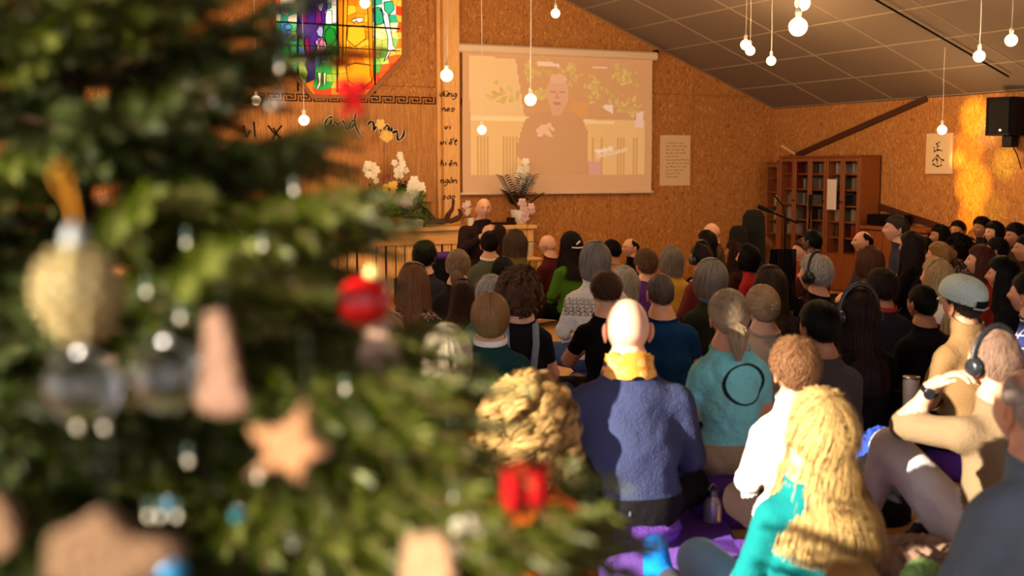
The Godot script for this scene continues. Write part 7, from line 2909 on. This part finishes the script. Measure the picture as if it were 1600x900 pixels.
func tree() -> void:
	var base := at(118, 300, TD)
	base.y = 0.0
	var t := thing("christmas_tree", "large blurred fir tree in the left foreground hung with ornaments", "tree", base)
	var b := MB.new()
	b.tube([Vector3(0, 0, 0), Vector3(0.01, 0.8, 0), Vector3(-0.005, 1.6, 0.01), Vector3(0, 2.45, 0)], [0.045, 0.036, 0.022, 0.006], 12)
	put("trunk", b.mesh(), plain("bark", rgb(58, 38, 26), 0.9), t)
	var V := []
	for k in 5:
		V.append(branch_mesh(100 + k))
	var green := mat(rgb(96, 102, 32), 0.5)
	green.vertex_color_use_as_albedo = true
	green.backlight_enabled = true
	green.backlight = Color(0.6, 0.7, 0.16)
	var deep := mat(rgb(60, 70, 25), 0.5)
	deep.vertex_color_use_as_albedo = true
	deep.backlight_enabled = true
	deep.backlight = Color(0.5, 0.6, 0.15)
	var bark := plain("twig", rgb(88, 62, 38), 0.9)
	var r := RandomNumberGenerator.new()
	r.seed = 77
	var h := 0.52
	var a0 := 0.0
	while h < 2.36:
		var R := 0.99 * (2.42 - h) / 2.05
		var n := int(lerpf(11, 5, h / 2.4)) + (2 if h > 0.8 and h < 1.2 else (3 if h > 1.35 else 0))
		for k in n:
			var a := a0 + TAU * k / n + r.randf_range(-0.2, 0.2)
			var L := R * r.randf_range(0.80, 1.08) * (1.08 if h < 1.1 else 1.0)
			var dir := Vector3(cos(a), 0, sin(a))
			# leave the space right at the lens free
			var tipw := base + dir * L
			var ahead := (tipw - EYE).dot(ray(800, 450).normalized())
			if ahead < 0.62:
				L *= 0.55
			var pitch := lerpf(-0.12, 0.45, clampf((h - 0.5) / 1.8, 0, 1)) + r.randf_range(-0.12, 0.12)
			# the crown is uneven: shorter on the open side
			for guard in 30:
				var tip := base + dir * L * cos(pitch) + Vector3(0, h + L * (sin(pitch) - 0.03), 0)
				var c := cb.inverse() * (tip - EYE)
				if c.z > -0.3:
					break
				var px := 800.0 - F * c.x / c.z
				var py := 450.0 + F * c.y / c.z
				if px < minf(outline_at(py), outline_at(py + 25.0)) - 18.0:
					break
				L *= 0.94
			var bas := Basis(Vector3.UP, -a) * Basis(Vector3(0, 0, 1), pitch) * Basis(Vector3(1, 0, 0), r.randf_range(-0.3, 0.3))
			var br := Node3D.new()
			br.name = "branch"
			t.add_child(br, true)
			br.transform = Transform3D(bas * Basis.from_scale(Vector3(L, L, L) * 1.0), Vector3(0, h + r.randf_range(-0.04, 0.04), 0))
			var v: int = r.randi_range(0, 4)
			put("stem", V[v][0], bark, br)
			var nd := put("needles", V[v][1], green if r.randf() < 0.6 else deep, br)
			nd.set_meta("kind", "stuff")
		h += 0.068
		a0 += 0.65
	# the longest boughs, which reach out over the hall
	for q in [[535, 98, 1.46], [515, 305, 1.5], [590, 400, 1.55], [680, 612, 1.42], [630, 690, 1.34], [680, 775, 1.3], [770, 815, 1.26], [820, 872, 1.22], [800, 915, 1.2]]:
		var tip := at(q[0], q[1], q[2])
		var start := Vector3(0, clampf(tip.y - 0.02, 0.6, 2.3), 0)
		var to := tip - base - start + Vector3(0, 0.06, 0) * (tip - base).length()
		var x := to.normalized()
		var z := x.cross(Vector3.UP).normalized()
		var L := to.length()
		var br := Node3D.new()
		br.name = "branch"
		t.add_child(br, true)
		br.transform = Transform3D(Basis(x, z.cross(x), z) * Basis.from_scale(Vector3(L, L * 0.8, L * (0.4 if q[1] < 200 else 0.7))), start)
		var v: int = r.randi_range(0, 4)
		put("stem", V[v][0], bark, br)
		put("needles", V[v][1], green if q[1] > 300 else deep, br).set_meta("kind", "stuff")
	ornaments()

func outline_at(py: float) -> float:
	var k := [[-400, 300], [0, 370], [50, 390], [78, 550], [112, 560], [140, 460], [200, 440], [240, 500], [290, 600], [400, 640], [450, 600], [520, 570], [580, 660], [610, 760], [660, 720], [720, 740], [780, 900], [880, 985], [1100, 1150], [2500, 1600]]
	for e in k.size() - 1:
		if py < k[e + 1][0]:
			return lerpf(k[e][1], k[e + 1][1], clampf((py - k[e][0]) / (k[e + 1][0] - k[e][0]), 0.0, 1.0))
	return 1600.0

func hang(b: MB, p: Vector3, up: float) -> void:
	b.tube([p, p + Vector3(0.002, up * 0.5, 0), p + Vector3(0, up, 0)], [0.0005], 5)

func ornaments() -> void:
	var k := 1.0
	# glass pine cone on a golden ribbon
	var d := 0.86
	var p := at(121, 455, d)
	var t := thing("pine_cone_ornament", "frosted golden glass pine cone ornament on a mustard ribbon", "ornament", p)
	var W := 60.0 / F * d
	var H := 85.0 / F * d
	var b := MB.new()
	var prof := []
	for q in 22:
		var v := q / 21.0
		prof.append(Vector2(W * pow(sin(PI * (0.02 + 0.96 * v)), 0.72) * (0.86 + 0.28 * v), lerpf(-H, H * 0.92, v)))
	b.lathe(prof, 32)
	put("body", b.mesh(), plain("cone_glass", rgb(132, 118, 76), 0.34, 0.3), t)
	b = MB.new()
	for row in 9:
		var v := 0.08 + 0.8 * row / 8.0
		var rr: float = W * pow(sin(PI * (0.02 + 0.96 * v)), 0.72) * (0.86 + 0.28 * v)
		var n := maxi(5, int(12 * rr / W))
		for q in n:
			var a := TAU * (q + 0.5 * (row % 2)) / n
			b.ball(Vector3(cos(a) * rr, lerpf(-H, H * 0.92, v), sin(a) * rr), Vector3(W * 0.2, H * 0.10, W * 0.2), 8, 6)
	put("scales", b.mesh(), plain("cone_scales", rgb(140, 124, 80), 0.28, 0.3), t)
	b = MB.new()
	b.lathe([Vector2(W * 0.34, H * 0.88), Vector2(W * 0.30, H * 1.05), Vector2(W * 0.2, H * 1.2), Vector2(W * 0.08, H * 1.26), Vector2(0.0005, H * 1.27)], 20)
	put("cap", b.mesh(), plain("dull_silver", rgb(120, 124, 124), 0.55, 0.5), t)
	b = MB.new()
	var up := 95.0 / F * d
	b.tube(catmull([Vector3(0, H * 1.22, 0), Vector3(-W * 0.12, H * 1.22 + up * 0.4, 0), Vector3(-W * 0.45, H * 1.22 + up * 0.75, 0), Vector3(-W * 0.30, H * 1.22 + up * 1.0, 0), Vector3(-W * 0.16, H * 1.22 + up * 0.75, 0), Vector3(-W * 0.04, H * 1.22 + up * 0.3, 0.002), Vector3(0, H * 1.22, 0)], 4), [0.0017], 8, 0.6)
	put("ribbon", b.mesh(), cloth(rgb(180, 116, 26), 0.6), t)
	# clear glass baubles
	var clear := mat(Color(1, 1, 1, 0.0), 0.0)
	clear.transparency = BaseMaterial3D.TRANSPARENCY_ALPHA
	clear.refraction_enabled = true
	clear.refraction_scale = 0.04
	for q in [[130, 606, 56, 0.98, "clear glass bauble hanging under the pine cone ornament"], [262, 588, 55, 1.02, "clear glass bauble with a bright rim right of the pine cone ornament"]]:
		p = at(q[0], q[1], q[3])
		t = thing("glass_bauble", q[4], "ornament", p)
		var R: float = q[2] / F * q[3]
		b = MB.new()
		b.ball(Vector3.ZERO, Vector3(R, R, R), 40, 28)
		put("ball", b.mesh(), clear, t)
		b = MB.new()
		b.lathe([Vector2(R * 0.2, R * 0.97), Vector2(R * 0.2, R * 1.12), Vector2(R * 0.06, R * 1.16), Vector2(0.0004, R * 1.3)], 16)
		put("cap", b.mesh(), plain("silver", rgb(190, 190, 190), 0.3, 0.9), t)
		b = MB.new()
		hang(b, Vector3(0, R * 1.25, 0), 0.05)
		put("thread", b.mesh(), plain("thread", rgb(44, 54, 36), 0.8), t)
	# red bauble with a pale bead on top
	d = 1.34
	p = at(570, 470, d)
	t = thing("red_bauble", "red round bauble with a pale golden bead on top", "ornament", p)
	var R := 43.0 / F * d
	b = MB.new()
	b.ball(Vector3.ZERO, Vector3(R, R * 0.92, R), 32, 22)
	put("ball", b.mesh(), plain("red_shine", rgb(168, 10, 14), 0.22), t)
	b = MB.new()
	b.ball(Vector3(R * 0.3, R * 1.0, 0), Vector3(R, R, R) * 0.29, 16, 12)
	put("bead", b.mesh(), plain("gold_bead", rgb(230, 206, 130), 0.3, 0.2), t)
	b = MB.new()
	hang(b, Vector3(R * 0.3, R * 1.2, 0), 0.05)
	put("thread", b.mesh(), plain("thread", rgb(44, 54, 36), 0.8), t)
	# red felt pieces
	for q in [[552, 148, 24, 34, 1.42, "red felt bow hanging at a branch tip below the stained glass", 0], [560, 92, 40, 14, 1.5, "red felt ribbon along a high branch before the stained glass", 1], [822, 766, 38, 42, 1.18, "pair of red felt boots at the lower right branch tip", 2]]:
		d = q[4]
		p = at(q[0], q[1], d)
		var w: float = q[2] / F * d
		var h: float = q[3] / F * d
		t = thing(["felt_bow", "felt_ribbon", "felt_boots"][q[6]], q[5], "ornament", p, -deg_to_rad(YAW))
		var red := cloth(rgb(146, 12, 16), 0.95)
		if q[6] == 2:
			for e in [[-0.48, 0.0, 0.50], [0.50, 0.06, 0.48]]:
				b = MB.new()
				b.lathe([Vector2(0.001, -h), Vector2(w * e[2] * 0.7, -h * 0.9), Vector2(w * e[2], -h * 0.3), Vector2(w * e[2] * 0.9, h * 0.5), Vector2(w * e[2], h * 0.95), Vector2(w * e[2] * 0.82, h * 0.93), Vector2(w * e[2] * 0.7, h * 0.2), Vector2(0.001, h * 0.1)], 20, Transform3D(Basis(Vector3.RIGHT, 0.35 + e[1]), Vector3(w * e[0], h * e[1], 0)))
				put("boot", b.mesh(), red, t)
			b = MB.new()
			hang(b, Vector3(0, h * 0.7, 0), 0.06)
			put("thread", b.mesh(), plain("thread", rgb(44, 54, 36), 0.8), t)
		elif q[6] == 0:
			for s in [-1.0, 1.0]:
				b = MB.new()
				b.ball(Vector3(s * w * 0.5, h * 0.35, 0), Vector3(w * 0.6, h * 0.4, 0.008), 12, 8, Basis(Vector3(0, 0, 1), s * 0.4))
				put("loop", b.mesh(), red, t)
				b = MB.new()
				b.ball(Vector3(s * w * 0.35, -h * 0.5, 0), Vector3(w * 0.34, h * 0.6, 0.006), 12, 8, Basis(Vector3(0, 0, 1), s * 0.3))
				put("tail", b.mesh(), red, t)
			b = MB.new()
			b.ball(Vector3.ZERO, Vector3(w * 0.25, h * 0.2, 0.01))
			put("knot", b.mesh(), red, t)
		else:
			b = MB.new()
			b.tube(catmull([Vector3(-w, -h, 0), Vector3(-w * 0.3, h * 0.1, 0), Vector3(w * 0.3, h * 0.2, 0.004), Vector3(w, h, 0)], 4), [0.011], 10, 0.4)
			put("band", b.mesh(), red, t)
	# brown felt shapes: star, dove, angel, small angel, house
	var felt := cloth(rgb(158, 112, 78), 0.97)
	var felt2 := cloth(rgb(104, 80, 60), 0.97)
	shape_ornament("felt_star", "tan felt star ornament lying on a branch left of centre", 452, 688, 0.92, felt, [-70, 60, -35, 20, -62, -20, -12, -22, 30, -62, 34, -12, 66, 14, 30, 34, 22, 66, -14, 42])
	shape_ornament("felt_dove", "large brown felt dove ornament at the bottom left", 178, 858, 0.78, felt2, [-110, 46, -100, -20, -60, -40, -10, -66, 30, -30, 76, -18, 112, -4, 84, 28, 40, 52, -40, 66])
	shape_ornament("felt_angel", "brown felt angel ornament hanging right of the clear baubles", 344, 570, 0.98, cloth(rgb(128, 98, 82), 0.97), [-20, -82, 12, -84, 22, -40, 34, 30, 46, 72, 4, 84, -36, 66, -26, 10])
	shape_ornament("felt_angel", "pinkish beige felt angel ornament below the red bauble", 592, 540, 1.42, cloth(rgb(170, 136, 116), 0.97), [-14, -48, 14, -48, 26, -10, 34, 40, 12, 56, -22, 54, -36, 30, -24, -14])
	shape_ornament("felt_house", "beige felt house ornament at the bottom edge centre", 668, 876, 1.02, cloth(rgb(156, 126, 94), 0.97), [-36, -40, 0, -44, 36, -38, 40, 50, -38, 52])
	shape_ornament("felt_heart", "taupe felt heart ornament at the left bottom corner", 6, 820, 0.95, felt2, [-30, -40, 0, -50, 20, -20, 26, 20, 0, 50, -40, 30])
	# white knitted flower, blue bauble
	d = 1.2
	p = at(728, 838, d)
	t = thing("knitted_flower", "small white knitted flower ornament above the felt house", "ornament", p)
	for q in 6:
		b = MB.new()
		var a := TAU * q / 6
		b.ball(Vector3(cos(a) * 0.013, sin(a) * 0.013, 0), Vector3(0.009, 0.009, 0.006), 10, 8)
		put("petal", b.mesh(), cloth(rgb(226, 214, 200), 0.95), t)
	b = MB.new()
	b.ball(Vector3(0, 0, 0.002), Vector3(0.008, 0.008, 0.006), 10, 8)
	put("centre", b.mesh(), cloth(rgb(206, 186, 150), 0.95), t)
	for q in [[268, 892, 22, 0.92, rgb(6, 120, 176), "bright blue bauble at the bottom edge of the tree"], [262, 790, 11, 1.1, rgb(10, 110, 140), "small teal bauble deep in the lower branches"], [372, 805, 12, 1.15, rgb(20, 110, 120), "small teal bauble right of the deep branch gap"]]:
		p = at(q[0], q[1], q[3])
		t = thing("small_bauble", q[5], "ornament", p)
		R = q[2] / F * q[3]
		b = MB.new()
		b.ball(Vector3.ZERO, Vector3(R, R, R), 24, 16)
		put("ball", b.mesh(), plain("bb" + (q[4] as Color).to_html(), q[4], 0.2), t)
		b = MB.new()
		b.lathe([Vector2(R * 0.25, R * 0.95), Vector2(R * 0.25, R * 1.15), Vector2(0.0005, R * 1.2)], 12)
		put("cap", b.mesh(), plain("silver", rgb(190, 190, 190), 0.3, 0.9), t)
	# string of small fairy lights
	var spots := [[292, 380, 1.2], [411, 385, 1.25], [230, 456, 1.15], [460, 298, 1.3], [283, 497, 1.1], [334, 160, 1.35], [423, 165, 1.35], [437, 107, 1.4], [436, 160, 1.4], [376, 620, 1.2], [540, 608, 1.25], [164, 668, 1.0], [122, 667, 1.0], [252, 806, 1.05], [233, 806, 1.05], [277, 806, 1.05], [458, 852, 1.1], [295, 720, 1.1], [710, 778, 1.2], [404, 745, 1.1]]
	var sw := MB.new()
	var wire := []
	for q in spots:
		wire.append(at(q[0], q[1], q[2]) + Vector3(0, 0.012, 0))
	var lit := glow("fairy", rgb(210, 200, 180), 0.22)
	var n := 0
	for q in spots:
		p = at(q[0], q[1], q[2])
		t = thing("fairy_light", "tiny clear fairy light among the fir needles, %s" % ["upper right of the pine cone", "beyond the pine cone ornament", "just right of the pine cone", "high near the red ribbon", "by the brown felt angel", "high left of the stained glass", "left of the stained glass corner", "below the stained glass corner", "next to the stained glass corner", "under the felt angel", "beside the beige felt angel", "under the first clear bauble", "left under the first clear bauble", "white one in the deep lower gap", "left one in the deep lower gap", "right one in the deep lower gap", "low before the yellow green tips", "left of the felt star", "left of the red felt boot", "under the felt star"][n], "fairy light", p, 0.0, "fairy lights on the tree")
		b = MB.new()
		b.ball(Vector3.ZERO, Vector3(0.0028, 0.004, 0.0028), 10, 8)
		put("bulb", b.mesh(), lit, t)
		b = MB.new()
		b.tube([Vector3(0, 0.003, 0), Vector3(0, 0.014, 0)], [0.0024], 8)
		put("socket", b.mesh(), plain("fairy_socket", rgb(44, 66, 58), 0.6), t)
		n += 1

func shape_ornament(called: String, label: String, px: float, py: float, d: float, m: Material, outline: Array) -> void:
	var p := at(px, py, d)
	var t := thing(called, label, "ornament", p, -deg_to_rad(YAW))
	var poly := PackedVector2Array()
	for k in range(0, outline.size(), 2):
		poly.append(Vector2(outline[k], -outline[k + 1]) / F * d)
	# a soft stuffed shape: the outline shrunk towards front and back
	var b := MB.new()
	var rings := [[0.78, 0.011], [0.93, 0.008], [1.0, 0.0], [0.93, -0.008], [0.78, -0.011]]
	var sm := PackedVector2Array()
	var c := []
	for q in poly:
		c.append(Vector3(q.x, q.y, 0))
	c.append(c[0])
	c = catmull(c, 4)
	c.pop_back()
	var n := c.size()
	b.grid(func(u, v):
		var k := int(round(v * 4))
		var q: Vector3 = c[int(round(u * n)) % n]
		return Vector3(q.x * rings[k][0], q.y * rings[k][0], rings[k][1]), n, 4)
	for s in [1.0, -1.0]:
		var flat := PackedVector2Array()
		for q in c:
			flat.append(Vector2(q.x, q.y) * 0.78)
		for tri in Geometry2D.decompose_polygon_in_convex(flat):
			var f := []
			for q in tri:
				f.append(Vector3(q.x, q.y, 0.011 * s))
			b.face(f, Vector3(0, 0, s))
	put("body", b.mesh(), m, t)
	b = MB.new()
	var loop := []
	for q in c:
		loop.append(Vector3(q.x * 0.9, q.y * 0.9, 0.010))
	loop.append(loop[0])
	b.tube(loop, [0.0007], 4)
	put("stitching", b.mesh(), plain("stitch", rgb(120, 90, 64), 0.9), t)
	b = MB.new()
	var top := -1e9
	var tx := 0.0
	for q in c:
		if q.y > top:
			top = q.y
			tx = q.x
	hang(b, Vector3(tx * 0.9, top * 0.95, 0), 0.05)
	put("thread", b.mesh(), plain("thread", rgb(44, 54, 36), 0.8), t)
